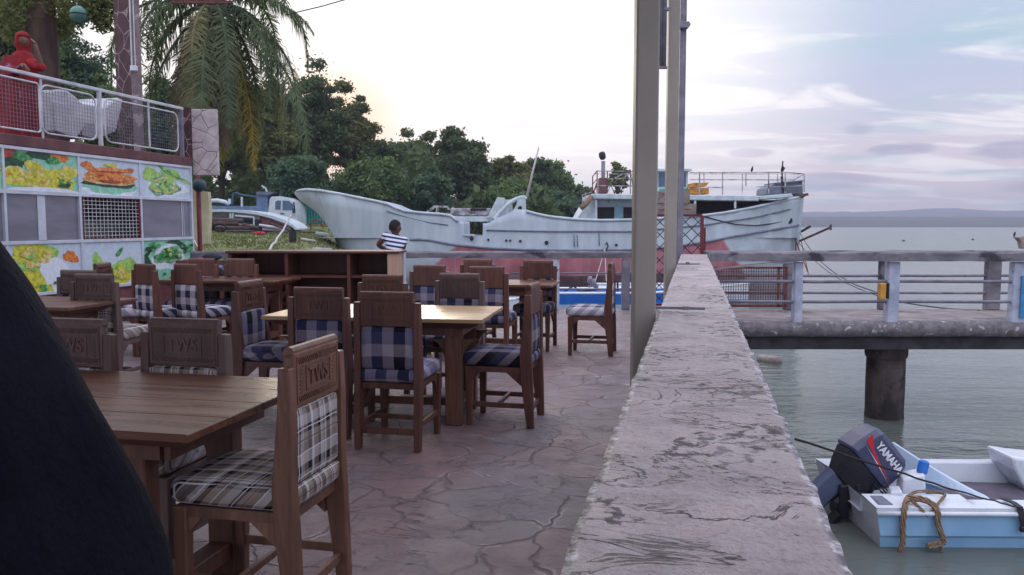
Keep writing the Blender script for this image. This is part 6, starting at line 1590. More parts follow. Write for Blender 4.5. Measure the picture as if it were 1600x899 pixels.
def hair_cap(mb, c, fwd, k=1.0, low=-.25):
    fwd = Vector(fwd).normalized(); up = Vector((0,0,1)); rt = fwd.cross(up).normalized(); c = Vector(c)
    def fn(a, b_):
        th = 2*math.pi*a; x, y = math.sin(th), math.cos(th)
        lo = low + (.75 if y > .35 else .75*max(0, (y+.2)/.55) if y > -.2 else 0)*1.0
        ph0 = math.asin(max(-.9, min(.9, lo))); ph = ph0 + (math.pi/2-ph0)*b_
        rr = 1.07+.03*mnoise.noise(Vector((x*6, y*6, ph*6)))
        return c + (rt*(math.cos(ph)*x*.078) + fwd*(math.cos(ph)*y*.098) + up*(math.sin(ph)*.121))*k*rr
    mb.grid(fn, 30, 12); return mb
def hand(parent_nodes, edges, wrist_i, wrist, direction, palm_n, curl, k=1.0):
    """adds a palm, four fingers and a thumb to a skin skeleton"""
    d = Vector(direction).normalized(); n_ = Vector(palm_n).normalized(); sd_ = d.cross(n_).normalized(); w_ = Vector(wrist)
    b0 = len(parent_nodes); parent_nodes.append((w_+d*.045*k, (.030*k, .018*k))); edges.append((wrist_i, b0))
    for j, (off, ln) in enumerate(((-.030, .070), (-.010, .078), (.010, .072), (.028, .058))):
        base = w_+d*.085*k+sd_*off*k; i0 = len(parent_nodes); parent_nodes.append((base, .0105*k)); edges.append((b0, i0))
        p1 = base + (d*math.cos(curl)+n_*math.sin(curl))*ln*.5*k; p2 = p1 + (d*math.cos(curl*2.1)+n_*math.sin(curl*2.1))*ln*.5*k
        parent_nodes.append((p1, .0095*k)); edges.append((i0, i0+1)); parent_nodes.append((p2, .008*k)); edges.append((i0+1, i0+2))
    i0 = len(parent_nodes); t1 = w_+d*.03*k-sd_*.035*k+n_*.01*k; t2 = t1+(d*.7-sd_*.5+n_*.5).normalized()*.04*k; t3 = t2+(d*.9+n_*.4).normalized()*.028*k
    parent_nodes += [(t1, .013*k), (t2, .0115*k), (t3, .009*k)]; edges += [(b0, i0), (i0, i0+1), (i0+1, i0+2)]

# ---- man in the striped shirt, leaning on the far rail
mY = 12.75
hc = P(617.5, 356.5, d=mY-.05)               # head centre
man = thing('person', (hc.x-.22, mY, 0), 'man in navy and white striped shirt leaning on the far railing', 'person')
X0 = hc.x
def q_(x, y, d=mY): return P(x, y, d=d)
shL, shR = q_(602.5, 369, mY-.10), q_(632, 377, mY+.02)
ch = q_(616, 374, mY)-Vector((0, 0, .06)); wst = q_(614, 392, mY-.12)-Vector((0,0,.08)); pel = Vector((X0-.12, mY-.38, .93))
nodes = [(pel, (.15, .12)), (wst, (.11,.10)), (ch, (.15,.11)), (q_(617.5, 368, mY), .06), (q_(618, 361.5, mY-.03), .056)]
edges = [(0,1),(1,2),(2,3),(3,4)]
elL = q_(590.5, 383, mY-.05); wrL = q_(606, 391.5, mY+.35)-Vector((0,0,.0))
nodes += [(shL, .068), (elL, .044), (wrL, .03)]; edges += [(2,5),(5,6),(6,7)]; wl = 7
hand(nodes, edges, wl, wrL, (.5,.8,-.1), (0,0,-1), .5)
elR = q_(629, 389, mY+.12); wrR = q_(618, 394, mY+.5); iR = len(nodes)
nodes += [(shR, .066), (elR, .044), (wrR, .03)]; edges += [(2, iR), (iR, iR+1), (iR+1, iR+2)]
hand(nodes, edges, iR+2, wrR, (-.5,.8,-.1), (0,0,-1), .5)
for sg in (-1, 1):
    i = len(nodes); hp = pel+Vector((sg*.095, .02, -.08)); kn = Vector((pel.x+sg*.11, mY-.25, .5)); an = Vector((pel.x+sg*.12, mY-.36, .09)); 
    nodes += [(hp, .098), (kn, .062), (an, .042), (an+Vector((0,.14,-.055)), (.04,.03))]; edges += [(0,i),(i,i+1),(i+1,i+2),(i+2,i+3)]
body = skin('body', nodes, edges, M['skin'], man)
mb = MB(); head_mesh(mb, hc, (.85, .55, -.12), .98)
hd = mb.build('head', M['skin'], man, smooth=True, fix=True)
mb = MB(); hair_cap(mb, hc+Vector((0,0,.006)), (.85,.55,-.05), 1.0, -.35); mb.build('hair', M['hair'], man, smooth=True, fix=True)
m, t, bs = newmat('striped_shirt')
o = t.add('ShaderNodeTexCoord').outputs['Object']; sp = t.add('ShaderNodeSeparateXYZ', {0: o})
zz2 = t.math('ADD', sp.outputs[2], t.math('MULTIPLY', sp.outputs[0], .18))
fr = t.math('FRACT', t.math('DIVIDE', zz2, .066))
t.put(bs.inputs['Base Color'], t.mix(t.math('LESS_THAN', fr, .46), s(205,210,228), s(34,38,84))); bs.inputs['Roughness'].default_value = .9
M['striped'] = m
nodes = [(wst-Vector((0.03,0,.10)), (.125,.12)), (wst+Vector((0,0,.03)), (.125,.12)), (ch+Vector((0,0,.02)), (.168,.13)), (q_(618, 368.5, mY), .07)]
edges = [(0,1),(1,2),(2,3)]
nodes += [(shL, .082), (shL.lerp(elL, .55), .066)]; edges += [(2,4),(4,5)]
nodes += [(shR, .080), (shR.lerp(elR, .55), .064)]; edges += [(2,6),(6,7)]
skin('shirt', nodes, edges, M['striped'], man)
nodes = [(pel+Vector((0,0,.06)), (.165,.135)), (pel, (.165,.135))]; edges = [(0,1)]
for sg in (-1, 1):
    i = len(nodes); hp = pel+Vector((sg*.095, .02, -.08)); kn = Vector((pel.x+sg*.11, mY-.25, .5)); an = Vector((pel.x+sg*.12, mY-.36, .12))
    nodes += [(hp, .112), (kn, .078), (an, .062)]; edges += [(1,i),(i,i+1),(i+1,i+2)]
skin('trousers', nodes, edges, M['trousers'], man)

# ---- woman in red on the balcony
wY = 11.15
hc = P(36, 66, d=wY)
zf = zb1
wm = thing('person', (hc.x-.02, wY, zf), 'woman in bright red headscarf and long red dress standing at the balcony railing', 'person')
H0 = hc.z; 
cx_ = P(27, 120, d=wY).x
def rz_(f): return zf + (H0+.12-zf)*f
pel = Vector((cx_-.02, wY, rz_(.53))); ch = Vector((cx_+.0, wY, rz_(.74)))
nodes = [(pel, (.14,.11)), (ch, (.14,.1)), (Vector((hc.x-.03, wY, H0-.17)), .055), (Vector((hc.x, wY, H0-.09)), .05)]; edges = [(0,1),(1,2),(2,3)]
sR = P(50, 97, d=wY-.02); eR = P(65, 106, d=wY-.12); wR = P(57, 76, d=wY-.16)        # raised arm, hand by the cheek
nodes += [(sR-Vector((.06,0,0)), .058), (eR, .038), (wR, .026)]; edges += [(1,4),(4,5),(5,6)]
hand(nodes, edges, 6, wR, (-.35,.1,1), (-1,0,0), .35, .95)
sL = P(12, 96, d=wY); eL = P(20, 115, d=wY-.22); wL = P(36, 101, d=wY-.42); i = len(nodes)
nodes += [(sL+Vector((.03,0,0)), .058), (eL, .038), (wL, .026)]; edges += [(1,i),(i,i+1),(i+1,i+2)]
hand(nodes, edges, i+2, wL, (.7,-.3,-.45), (0,-.3,-1), .6, .95)
for sg in (-1, 1):
    i = len(nodes); nodes += [(pel+Vector((sg*.08,0,-.1)), .09), (Vector((cx_+sg*.08, wY, rz_(.28))), .06), (Vector((cx_+sg*.09, wY, zf+.09)), .04), (Vector((cx_+sg*.09, wY-.12, zf+.035)), (.038,.028))]; edges += [(0,i),(i,i+1),(i+1,i+2),(i+2,i+3)]
skin('body', nodes, edges, M['skin'], wm)
mb = MB(); head_mesh(mb, hc, (.75,-.7,-.1), .95); mb.build('head', M['skin'], wm, smooth=True)
M['red_scarf'] = mat('red_scarf', s(146,20,30), s(112,14,24), 6, .85, .3, 14, stretch=(1,1,.3), bdist=.03)
M['red_dress'] = mat('red_patterned_dress', s(126,26,38), s(96,18,30), 5, .85, .3, 12, stretch=(1,1,.25), wear=s(120,90,130), wear_at=(.60,.64), wear_scale=13, bdist=.03)
# scarf: hood and cape
fw = Vector((.75,-.7,0)).normalized()
def cape(a, b_):
    th = 2*math.pi*a; x, y = math.cos(th), math.sin(th)
    prof = [(.02,.146),(.50,.134),(.80,.108),(1.0,.06),(1.06,.0),(1.0,-.055),(.84,-.115),(1.05,-.17),(1.9,-.215),(2.35,-.28),(2.6,-.36),(2.75,-.46),(2.8,-.56)]
    f = b_*(len(prof)-1); j = min(int(f), len(prof)-2); u_ = f-j
    rr = prof[j][0]*(1-u_)+prof[j+1][0]*u_; z = prof[j][1]*(1-u_)+prof[j+1][1]*u_
    fx, fy = .095, .105
    d2 = Vector((x*fx*rr, y*fy*rr*.9, 0))
    if z < -.13:
        k = min(1, (-.13-z)/.15); d2 = Vector((x*(.09+.15*k), y*(.085+.05*k), 0)); d2 += Vector((-.06*k,0,0)); d2 *= 1+.05*math.sin(th*9)*k
    elif d2.length > 0 and d2.normalized().dot(fw) > .35 and z < .07: d2 = d2*.70          # face opening
    return hc+d2+Vector((0,0,z+.012*math.sin(th*7)*(1 if z < -.4 else 0)))
mb = MB(); mb.grid(cape, 64, 44); mb.build('headscarf', M['red_scarf'], wm, smooth=True, fix=False)
def dress(a, b_):
    th = 2*math.pi*a; z = rz_(.78)*(1-b_) + (zf+.04)*b_
    r_ = .165+.10*b_**.8 + .028*math.sin(th*8+b_*3)*b_ + .02*math.sin(th*3+2)*b_
    return Vector((cx_+.01+math.cos(th)*r_*1.1, wY+math.sin(th)*r_*.85, z))
mb = MB(); mb.grid(dress, 64, 24); mb.build('dress', M['red_dress'], wm, smooth=True, fix=False)
nodes = [(sR-Vector((.07,0,.02)), .085), (sR.lerp(eR, .5), .078), (eR-Vector((.0,0,.02)), .082), (eR.lerp(wR,.3), .06)]; skin('sleeve', nodes, [(0,1),(1,2),(2,3)], M['red_scarf'], wm)
nodes = [(sL+Vector((.03,0,-.02)), .08), (sL.lerp(eL, .5), .075), (eL, .07), (eL.lerp(wL,.5), .055)]; skin('sleeve', nodes, [(0,1),(1,2),(2,3)], M['red_dress'], wm)

# ---- the dark clothed person standing right beside the camera
gY = .86
g = thing('person', (-.86, gY-.06, 0), 'person in plain dark navy clothes standing close at the left edge', 'person')
gx = -.86
nodes = [((gx, gY-.05, .98), (.15,.11)), ((gx, gY-.03, 1.16), (.15,.11)), ((gx, gY, 1.34), (.16,.11)), ((gx, gY, 1.47), .06), ((gx, gY+.02, 1.53), .055)]
edges = [(0,1),(1,2),(2,3),(3,4)]
sRr = Vector((gx+.20, gY, 1.352)); eRr = Vector((-.462, gY-.02, 1.0)); wRr = Vector((-.60, gY+.10, .84))
nodes += [(sRr, .07), (eRr, .045), (wRr, .03)]; edges += [(2,5),(5,6),(6,7)]; hand(nodes, edges, 7, wRr, (-.2,.9,-.2), (-1,0,0), .5)
i = len(nodes); nodes += [((gx-.20, gY, 1.38), .07), ((gx-.27, gY-.03, 1.09), .045), ((gx-.22, gY+.14, .9), .03)]; edges += [(2,i),(i,i+1),(i+1,i+2)]; hand(nodes, edges, i+2, Vector((gx-.22, gY+.14, .9)), (.3,.8,-.4), (1,0,0), .5)
for sg in (-1, 1):
    i = len(nodes); nodes += [((gx+sg*.09, gY-.05, .88), .095), ((gx+sg*.10, gY-.02, .5), .062), ((gx+sg*.10, gY-.06, .09), .042), ((gx+sg*.11, gY+.08, .035), (.04,.03))]; edges += [(0,i),(i,i+1),(i+1,i+2),(i+2,i+3)]
skin('body', nodes, edges, M['skin'], g)
mb = MB(); head_mesh(mb, (gx, gY+.05, 1.64), (.1,1,0), 1.0); mb.build('head', M['skin'], g, smooth=True)
mb = MB(); hair_cap(mb, (gx, gY+.05, 1.646), (.1,1,0), 1.02, -.4); mb.build('hair', M['hair'], g, smooth=True)
nodes = [((gx, gY-.05, .86), (.19,.145)), ((gx, gY-.03, 1.10), (.18,.14)), ((gx, gY, 1.33), (.185,.135)), ((gx, gY, 1.44), .10), ((gx, gY+.01, 1.505), .075)]; edges = [(0,1),(1,2),(2,3),(3,4)]
nodes += [(sRr, .098), (sRr.lerp(eRr,.45)+Vector((.008,0,.0)), .086), (sRr.lerp(eRr,.8)+Vector((.006,0,0)), .086), (eRr+Vector((0,0,-.02)), .092), (eRr.lerp(wRr,.85), .06)]; edges += [(2,5),(5,6),(6,7),(7,8),(8,9)]
nodes += [((gx-.20, gY, 1.38), .09), ((gx-.27, gY-.03, 1.09), .07), ((gx-.24, gY+.07, .98), .06)]; edges += [(2,10),(10,11),(11,12)]
sh_o = skin('shirt', nodes, edges, M['navy_cloth'], g, sub=3)
for v in sh_o.data.vertices:
    p_ = v.co; k1 = mnoise.noise(Vector((p_.x*7+p_.z*5, p_.y*7, p_.z*3-p_.x*4))); k2 = mnoise.noise(Vector((p_.x*16, p_.y*16, p_.z*9+p_.x*12)))
    v.co = p_ + v.normal*(.016*abs(k1)+.006*k2-.004)
nodes = [((gx, gY-.05, .95), (.17,.13)), ((gx, gY-.05, .9), (.17,.13))]; edges = [(0,1)]
for sg in (-1, 1):
    i = len(nodes); nodes += [((gx+sg*.095, gY-.05, .84), .115), ((gx+sg*.10, gY-.02, .5), .085), ((gx+sg*.10, gY-.05, .1), .07)]; edges += [(1,i),(i,i+1),(i+1,i+2)]
skin('trousers', nodes, edges, M['navy_cloth'], g)
g.scale = (1.045, 1.045, 1.045); g.location.x -= .002
# ================================================================== TREES
def leaf_mat(name, c1, c2, warm=None, trans=.25):
    m, t, bs = newmat(name)
    o = t.add('ShaderNodeTexCoord').outputs['Object']
    n = t.noise(o, .55, 3); n2 = t.noise(o, 6, 2)
    c = t.mix(t.smooth(t.math('ADD', t.math('MULTIPLY', n, .6), t.math('MULTIPLY', n2, .4)), .4, .6), c1, c2)
    t.put(bs.inputs['Base Color'], c); bs.inputs['Roughness'].default_value = .65; bs.inputs['Specular IOR Level'].default_value = .25
    tr = t.add('ShaderNodeBsdfTranslucent', {'Color': t.mix(.5, c, s(120,140,50))})
    mx_ = t.add('ShaderNodeMixShader', {0: trans, 1: bs.outputs[0], 2: tr.outputs[0]})
    out_ = [n_ for n_ in t.n if n_.type == 'OUTPUT_MATERIAL'][0]; t.l.new(mx_.outputs[0], out_.inputs[0])
    return m
LM = [leaf_mat('foliage_dark', s(55,71,51), s(83,98,63)), leaf_mat('foliage_mid', s(64,90,61), s(97,117,70)), leaf_mat('foliage_olive', s(81,90,56), s(114,117,70)), leaf_mat('foliage_bluegreen', s(56,83,69), s(84,110,83))]
def tree(base, spread, height, crown_low, n_clump, n_leaf, leaf, lm, label, seed, name='tree', group='trees on the wooded shore', shape=(1,1,1), trunk_r=.25, flat=.75, droop=0):
    rg = np.random.default_rng(seed); bx, by, bz = base
    r_ = thing(name, base, label, 'tree', group)
    # clumps in an uneven crown
    ch = height-crown_low; cc = np.array([bx, by, bz+crown_low+ch*.52])
    cl = []
    while len(cl) < n_clump:
        p = rg.uniform(-1, 1, 3)
        if np.linalg.norm(p) > 1: continue
        p *= (.55+.45*rg.random()) if np.linalg.norm(p) > .3 else 1.5
        wob_ = 1+.28*mnoise.noise(Vector((p[0]*1.7+seed, p[1]*1.7, p[2]*1.7)))
        p *= .93
        cl.append(cc + p*np.array([spread*.86, spread*.8, ch*.5])*wob_*np.array(shape))
    cl = np.array(cl)
    cr = rg.uniform(.09, .24, n_clump)*spread
    mb = MB(); top = Vector((bx+rg.uniform(-.1,.1)*spread, by, bz+crown_low+ch*.35))
    mid = Vector((bx+rg.uniform(-.15,.15)*spread*.5, by, bz+crown_low*.55))
    mb.tube([(bx, by, bz-.5), (bx, by, bz+.2), mid, (mid.x*.4+top.x*.6, by, bz+crown_low), top], [trunk_r*1.4, trunk_r*1.1, trunk_r*.85, trunk_r*.7, trunk_r*.35], 8)
    for k in rg.choice(n_clump, min(n_clump, 14), replace=False):
        q = Vector(cl[k]); st_ = mid.lerp(top, rg.uniform(.3, 1)); m_ = st_.lerp(q, .5)+Vector((0, 0, .08*spread))
        mb.tube([st_, m_, q], [trunk_r*.4, trunk_r*.25, trunk_r*.08], 5)
    mb.build('trunk', M['bark_dark'], r_, smooth=True)
    # leaves
    idx = rg.integers(0, n_clump, n_leaf); dirs = rg.normal(size=(n_leaf, 3)); dirs /= np.linalg.norm(dirs, axis=1)[:, None]
    rad = rg.random(n_leaf)**.5*np.where(rg.random(n_leaf) < .3, rg.uniform(1.0, 1.9, n_leaf), 1.0)
    pos = cl[idx] + dirs*(rad*cr[idx])[:, None]*np.array([1.15, 1.15, flat])
    if droop: pos[:, 2] -= droop*rg.random(n_leaf)**2
    nrm = dirs*.6 + rg.normal(size=(n_leaf, 3))*.7 + np.array([0, 0, .35]); nrm /= np.linalg.norm(nrm, axis=1)[:, None]
    a = np.cross(nrm, rg.normal(size=(n_leaf, 3))); a /= np.linalg.norm(a, axis=1)[:, None]; b_ = np.cross(nrm, a)
    sz = leaf*rg.uniform(.55, 1.3, n_leaf)[:, None]
    v = np.empty((n_leaf, 4, 3)); v[:, 0] = pos-a*sz; v[:, 1] = pos-b_*sz*.5; v[:, 2] = pos+a*sz; v[:, 3] = pos+b_*sz*.5
    v = v.reshape(-1, 3) - np.array(base)
    me = bpy.data.meshes.new('crown'); me.vertices.add(len(v)); me.vertices.foreach_set('co', v.ravel())
    me.loops.add(n_leaf*4); me.loops.foreach_set('vertex_index', np.arange(n_leaf*4)); me.polygons.add(n_leaf)
    me.polygons.foreach_set('loop_start', np.arange(n_leaf)*4); me.polygons.foreach_set('loop_total', np.full(n_leaf, 4)); me.update(); me.validate()
    me.materials.append(lm); c_ = bpy.data.objects.new('crown', me); col.objects.link(c_); c_.parent = r_
    return r_
def ground(x, y): return land_h(x, y)
# (px centre, px half-width, py top, distance, crown low py, clumps, leaves, material, label)
TR = [
 (20,105,-60,26,190,60,15000,0,'dark leafy tree behind the woman in red at the far left'),
 (110,85,-30,34,240,60,13000,3,'broad dark tree beyond the balcony left of the stone column',),
 (165,60,118,30,260,44,9000,1,'lower green tree directly left of the stone column behind the balcony'),
 (262,70,105,30,300,55,13000,3,'dark tree behind the coconut palm at its left'),
 (350,75,128,52,300,60,14000,0,'dark tree behind the coconut palm at its right'),
 (425,52,112,52,300,50,10000,2,'tree just right of the palm with its top beside the tallest tree'),
 (492,62,92,56,300,64,13000,0,'tallest dark tree right of the coconut palm'),
 (548,48,128,58,290,46,8000,2,'thin crowned tree with orange sunset light showing through it'),
 (470,55,230,48,335,40,8000,3,'lower bluish green tree above the ship bow'),
 (598,50,205,62,318,48,9000,0,'rounded dark tree above the front part of the ship'),
 (655,42,197,70,310,44,7500,2,'slender crowned tree with gaps in it left of the broad dome tree'),
 (575,68,245,52,345,50,10000,1,'bright green low tree behind the ship forward bulwark'),
 (728,56,203,62,330,62,14000,0,'broad domed dark tree above the broken fore cabin'),
 (668,48,262,54,345,40,8000,3,'dark low tree behind the broken fore cabin'),
 (792,42,230,66,330,46,8500,2,'tree behind the leaning mast of the ship'),
 (838,40,238,74,330,42,7500,0,'tree right of the leaning mast with ragged top'),
 (868,42,258,78,335,44,8000,1,'sloping tree toward the right end of the wood'),
 (800,66,278,58,345,46,10000,1,'low wide green tree behind the ship waist'),
 (905,34,288,84,340,34,5500,0,'last low tree of the wood left of the ship upper deck'),
 (880,45,300,70,350,34,6500,3,'low bush like tree at the foot of the wood behind the ship waist'),
 (450,44,118,62,300,50,9000,0,'dark tree filling the gap between the palm and the tallest tree'),
 (566,40,168,64,300,46,8000,0,'dark rounded tree at the right shoulder of the tallest tree'),
 (626,40,208,68,310,44,8000,3,'tree filling the skyline between the thin crowned and slender trees'),
 (700,36,215,70,320,40,6500,0,'narrow dark tree at the left shoulder of the broad dome tree'),
 (966,22,256,66,306,20,2300,2,'small tree showing through the rails of the ship upper deck'),
 (1000,30,300,90,340,20,2500,0,'low distant tree behind the ship deck house'),
]
for i, (px, hwp, pyt, d, pyl, ncl, nlf, lmi, lb) in enumerate(TR):
    x = P(px, 350, d=d).x; gz = ground(x, d); top = P(px, pyt, d=d).z; low = P(px, pyl, d=d).z
    spread = hwp/F*d*1.12
    tree((x, d, gz), spread, top-gz, max(.6, low-gz), int(ncl*1.7), int(nlf*2.1), max(.075, .0026*d), LM[lmi], lb, 100+i, trunk_r=.05*spread+.1)
# undergrowth behind: one mass nobody could count
rg = np.random.default_rng(5); n_leaf = 42000
pxs = rg.uniform(-200, 930, n_leaf); ds = rg.uniform(56, 92, n_leaf); xx = (pxs-800)/F*ds
lim = np.interp(pxs, [-200, 300, 600, 760, 860, 930], [7.5, 7.0, 6.0, 5.0, 3.0, 1.6])
gz = np.array([land_h(float(a), float(b_)) for a, b_ in zip(xx, ds)])
pos = np.stack([xx, ds, gz + lim*rg.random(n_leaf)**.8*(.7+.5*np.sin(pxs*.05)*np.sin(pxs*.021))], 1)
nrm = rg.normal(size=(n_leaf, 3)); nrm /= np.linalg.norm(nrm, axis=1)[:, None]; a = np.cross(nrm, rg.normal(size=(n_leaf, 3))); a /= np.linalg.norm(a, axis=1)[:, None]; b_ = np.cross(nrm, a)
sz = (.34*rg.uniform(.6, 1.4, n_leaf))[:, None]
v = np.stack([pos-a*sz, pos-b_*sz*.6, pos+a*sz, pos+b_*sz*.6], 1).reshape(-1, 3)
me = bpy.data.meshes.new('undergrowth'); me.from_pydata(v.tolist(), [], np.arange(n_leaf*4).reshape(-1, 4).tolist()); me.materials.append(LM[0])
o_ = bpy.data.objects.new('undergrowth', me); col.objects.link(o_); tag(o_, kind='stuff', label='dense undergrowth filling the foot of the wood', cat='undergrowth')
# grass tufts on the bank
n_leaf = 26000; xs_ = rg.uniform(-30, -7.5, n_leaf); ys_ = rg.uniform(19, 47, n_leaf)
keep = np.array([land_h(float(a), float(b_)) > -.9 for a, b_ in zip(xs_, ys_)]); xs_, ys_ = xs_[keep], ys_[keep]; n_leaf = len(xs_)
zs_ = np.array([land_h(float(a), float(b_)) for a, b_ in zip(xs_, ys_)])
hh_ = rg.uniform(.03, .13, n_leaf)*(1+.8*np.sin(xs_*1.3)*np.sin(ys_*.9)); dx = rg.normal(size=n_leaf)*.07; dy = rg.normal(size=n_leaf)*.07; wd = rg.uniform(.02, .05, n_leaf)
v = np.stack([np.stack([xs_-wd, ys_, zs_-.03], 1), np.stack([xs_+wd, ys_, zs_-.03], 1), np.stack([xs_+dx, ys_+dy, zs_+hh_], 1)], 1).reshape(-1, 3)
me = bpy.data.meshes.new('grass'); me.from_pydata(v.tolist(), [], np.arange(n_leaf*3).reshape(-1, 3).tolist()); me.materials.append(leaf_mat('grass_blades', s(88,98,56), s(122,126,82)))
o_ = bpy.data.objects.new('grass', me); col.objects.link(o_); tag(o_, kind='stuff', label='rough green grass growing on the bank', cat='grass')

# bare trunk of the big tree behind the woman
r_ = thing('big_tree_trunk', (P(66, 200, d=15).x, 15, 0), 'thick brown trunk of a big tree rising right of the woman in red', 'tree')
q0 = P(70, 200, d=15); q1 = P(66, 80, d=15); q2 = P(62, 0, d=15)
mb = MB(); mb.tube([(q0.x+.1, 15, -1), (q0.x, 15, q0.z), q1, q2, (q2.x-.1, 15, q2.z+2.5)], [.45, .30, .27, .25, .22], 14); o_ = mb.build('trunk', M['bark'], r_, smooth=True)
rg = np.random.default_rng(77)
def leafcloud(name, cents, rads, n_leaf, leaf, lm, parent):
    cents = np.array(cents); rads = np.array(rads); idx = rg.integers(0, len(cents), n_leaf); dirs = rg.normal(size=(n_leaf, 3)); dirs /= np.linalg.norm(dirs, axis=1)[:, None]
    pos = cents[idx]+dirs*(rg.random(n_leaf)**.5*rads[idx])[:, None]; nrm = rg.normal(size=(n_leaf, 3)); nrm /= np.linalg.norm(nrm, axis=1)[:, None]
    a = np.cross(nrm, rg.normal(size=(n_leaf, 3))); a /= np.linalg.norm(a, axis=1)[:, None]; b_ = np.cross(nrm, a); sz = leaf*rg.uniform(.6, 1.3, n_leaf)[:, None]
    v = np.stack([pos-a*sz, pos-b_*sz*.5, pos+a*sz, pos+b_*sz*.5], 1).reshape(-1, 3); mb = MB(); mb.add(v.tolist(), np.arange(n_leaf*4).reshape(-1, 4).tolist()); return mb.build(name, lm, parent, fix=False)
cs = [P(x, y, d=dd) for x, y, dd in ((90,5,15),(105,-10,15.5),(130,8,15),(150,15,15.3),(160,35,15.2),(150,-15,15),(30,0,14.7),(10,15,14.6),(40,-20,15),(170,5,15.4),(25,45,15.4),(95,40,15.6))]
leafcloud('crown', cs, [.42,.5,.36,.3,.22,.5,.5,.45,.5,.25,.35,.3], 3600, .055, LM[2], r_)

# ---- coconut palm
M['frond'] = leaf_mat('palm_frond', s(72,86,64), s(106,118,88), trans=.3)
M['frond_pale'] = leaf_mat('palm_frond_pale', s(112,110,80), s(146,142,104), trans=.25)
M['frond_yellow'] = leaf_mat('palm_frond_yellow', s(178,150,52), s(150,128,70), trans=.3)
M['frond_brown'] = leaf_mat('palm_frond_brown', s(120,100,86), s(96,82,74), trans=.15)
PD = 17.5; CP = P(333, 2, d=PD)
pb = P(272, 395, d=PD)
palm = thing('coconut_palm', (pb.x, PD, -1.0), 'tall coconut palm with long drooping fronds, the lowest turning yellow', 'palm tree')
mb = MB(); mb.tube([(pb.x, PD, -1.4), (pb.x+.1, PD, 1.5), (pb.x+.45, PD, 4.0), (CP.x-.05, PD, CP.z-.1)], [.24, .17, .14, .15], 12); mb.build('trunk', M['bark'], palm, smooth=True)
rdp = random.Random(21)
def frond(az, el, L, droop, m_, leafl, dens=92, curl=0.0, hang=1.0):
    mb = MB(); N = 16; pts = []; ang_ = el; q = Vector(CP); az_ = az
    st_ = L/N
    for i in range(N+1):
        pts.append(q.copy()); q = q + Vector((math.cos(az_)*math.cos(ang_), math.sin(az_)*math.cos(ang_), math.sin(ang_)))*st_
        ang_ = max(ang_-droop/N*(1+1.2*i/N), R(-88)); az_ += curl/N
    mb.tube(pts, [.035*(1-i/N*.85)+.004 for i in range(N+1)], 5)
    for k in range(dens):
        t_ = .14+.86*k/dens; f = t_*N; j = min(int(f), N-1); p = pts[j].lerp(pts[j+1], f-j); d = (pts[j+1]-pts[j]).normalized()
        sd_ = d.cross(Vector((0,0,1))); sd_ = sd_.normalized() if sd_.length > .05 else Vector((math.sin(az), -math.cos(az), 0))
        ll = leafl*(math.sin(math.pi*min(1, t_*.93+.06))**.6)*rdp.uniform(.6, 1.15)
        for sg in (-1, 1):
            o1 = (sd_*sg*.8 + d*.55 + Vector((rdp.uniform(-.36,.36), rdp.uniform(-.36,.36), rdp.uniform(-.45,.15)))).normalized()
            m1 = p + o1*ll*.45; m2 = m1 + (o1*.5+Vector((0,0,-hang*.9))).normalized()*ll*.55
            wv = d*.0135
            mb.add([p-wv, p+wv, m1+wv*1.1, m1-wv*1.1, m2], [(0,1,2,3), (3,2,4)])
    return mb.build('frond', m_, palm, fix=False)
spec = []
for k in range(8): spec.append((k*math.pi/4+.3, R(rdp.uniform(20, 60)), rdp.uniform(2.7, 3.3), R(rdp.uniform(80, 120)), 'frond', .62, 0, .8))
for k in range(11): spec.append((k*2*math.pi/11+.1, R(rdp.uniform(-25, 10)), rdp.uniform(2.9, 3.5), R(rdp.uniform(65, 100)), ['frond','frond','frond_pale'][k % 3], .7, 0, 1.0))
for k in range(18): spec.append((k*2*math.pi/18+.25, R(rdp.uniform(-76, -58)), rdp.uniform(2.6, 3.5), R(rdp.uniform(14, 30)), ['frond','frond_pale','frond_brown','frond'][k % 4], .6, 0, 1.2))
for k in range(14): spec.append((k*2*math.pi/14+.4, R(rdp.uniform(-62, -38)), rdp.uniform(3.0, 3.8), R(rdp.uniform(35, 60)), ['frond_pale','frond','frond_brown'][k % 3], .75, 0, 1.1))
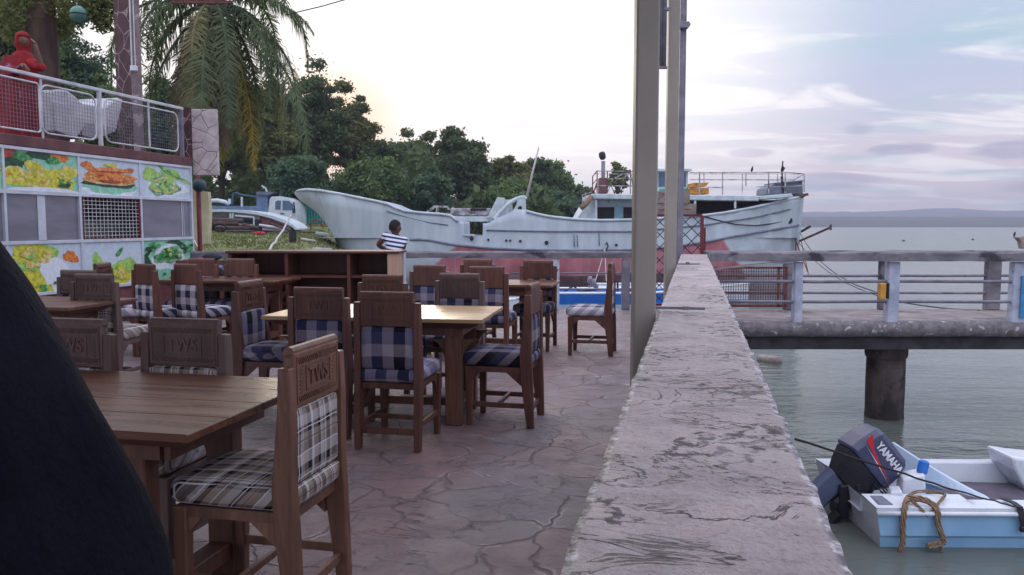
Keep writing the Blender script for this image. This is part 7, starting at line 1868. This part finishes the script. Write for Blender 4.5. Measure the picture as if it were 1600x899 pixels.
spec += [(R(-85), R(-74), 3.75, R(14), 'frond_pale', .7, 0, 1.2), (R(-15), R(-30), 4.3, R(45), 'frond', .8, 0, 1.2), (R(5), R(-18), 4.0, R(80), 'frond', .8, 0, 1.1), (R(-100), R(-62), 3.6, R(26), 'frond_yellow', .7, 0, 1.2), (R(-78), R(-66), 3.85, R(24), 'frond_yellow', .8, 0, 1.1), (R(-20), R(-60), 3.8, R(26), 'frond_yellow', .75, 0, 1.1), (R(-120), R(-58), 3.5, R(30), 'frond_pale', .5, 0, 1.1), (R(-60), R(-55), 3.4, R(30), 'frond_brown', .5, 0, 1.1),
         (R(2), R(14), 2.4, R(50), 'frond', .5, 0, .8), (R(178), R(8), 2.2, R(75), 'frond', .6, 0, .9), (R(-10), R(-22), 2.6, R(45), 'frond', .55, 0, 1.0), (R(195), R(-20), 2.6, R(70), 'frond', .6, 0, 1.0)]
for sp_ in spec: frond(*sp_[:4], M[sp_[4]], sp_[5], curl=sp_[6], hang=sp_[7])
# yellow withered tips hanging at the bottom
# overhead wires
rope('overhead_wire', P(446, 24, d=15), (x2, 9.46, 5.36), .12, .010, M['rope_dark'], 'thin wire rising out of the palm fronds into the bright sky', cat='wire')
rope('overhead_wire', (x2-.06, 9.44, 4.03), P(205, -180, d=13.1), .28, .008, M['rope_dark'], 'thin wire sagging across the top of the sky to the nearest post', cat='wire')
# bird on the far right stub
for ob in list(bpy.data.objects):
    if ob.name.startswith('perched_bird'): bpy.data.objects.remove(ob)
q = P(1597, 378, d=12.9); mb = MB(); mb.prism([P(x, y, d=12.9) for x, y in ((1590,371),(1602,369),(1612,372),(1606,378),(1602,389),(1598,389),(1596,378))], (0,.12,0)); tag(settle(mb.build('mooring_stub', M['sign_board'], bevel=.01)), 'pale flared stub on the pier rail at the right edge', 'bollard')
bird(P(1585, 371, d=12.95), .09, 'tiny dark bird by the pale stub at the right edge of the pier')
for (px, py) in ((1412, 377), (1520, 375)):
    q = P(px, py, z=WATER+.02); mb = MB(); rr = .25
    mb.lathe([(rr*math.sin(math.pi*k/8), -rr*math.cos(math.pi*k/8)) for k in range(1, 8)], q, 10); o_ = mb.build('buoy', M['dark_iron'], smooth=True); tag(o_, 'small dark buoy on the open water, %s' % ('above the middle pier rail' if px < 1450 else 'farther to the right'), 'buoy'); settle(o_)

# ================================================================== AIR
m = bpy.data.materials.new('haze'); m.use_nodes = True; t = NT(m.node_tree); t.n.clear()
pv = t.add('ShaderNodeVolumePrincipled', {'Color': s(196,200,222), 'Density': .0008}); pv.inputs['Anisotropy'].default_value = .2
t.add('ShaderNodeOutputMaterial', {'Volume': pv.outputs[0]})
mb = MB(); mb.box((250, 710, 22.4), (2500, 1700, 55.2)); o_ = mb.build('haze', m); tag(o_, kind='stuff')
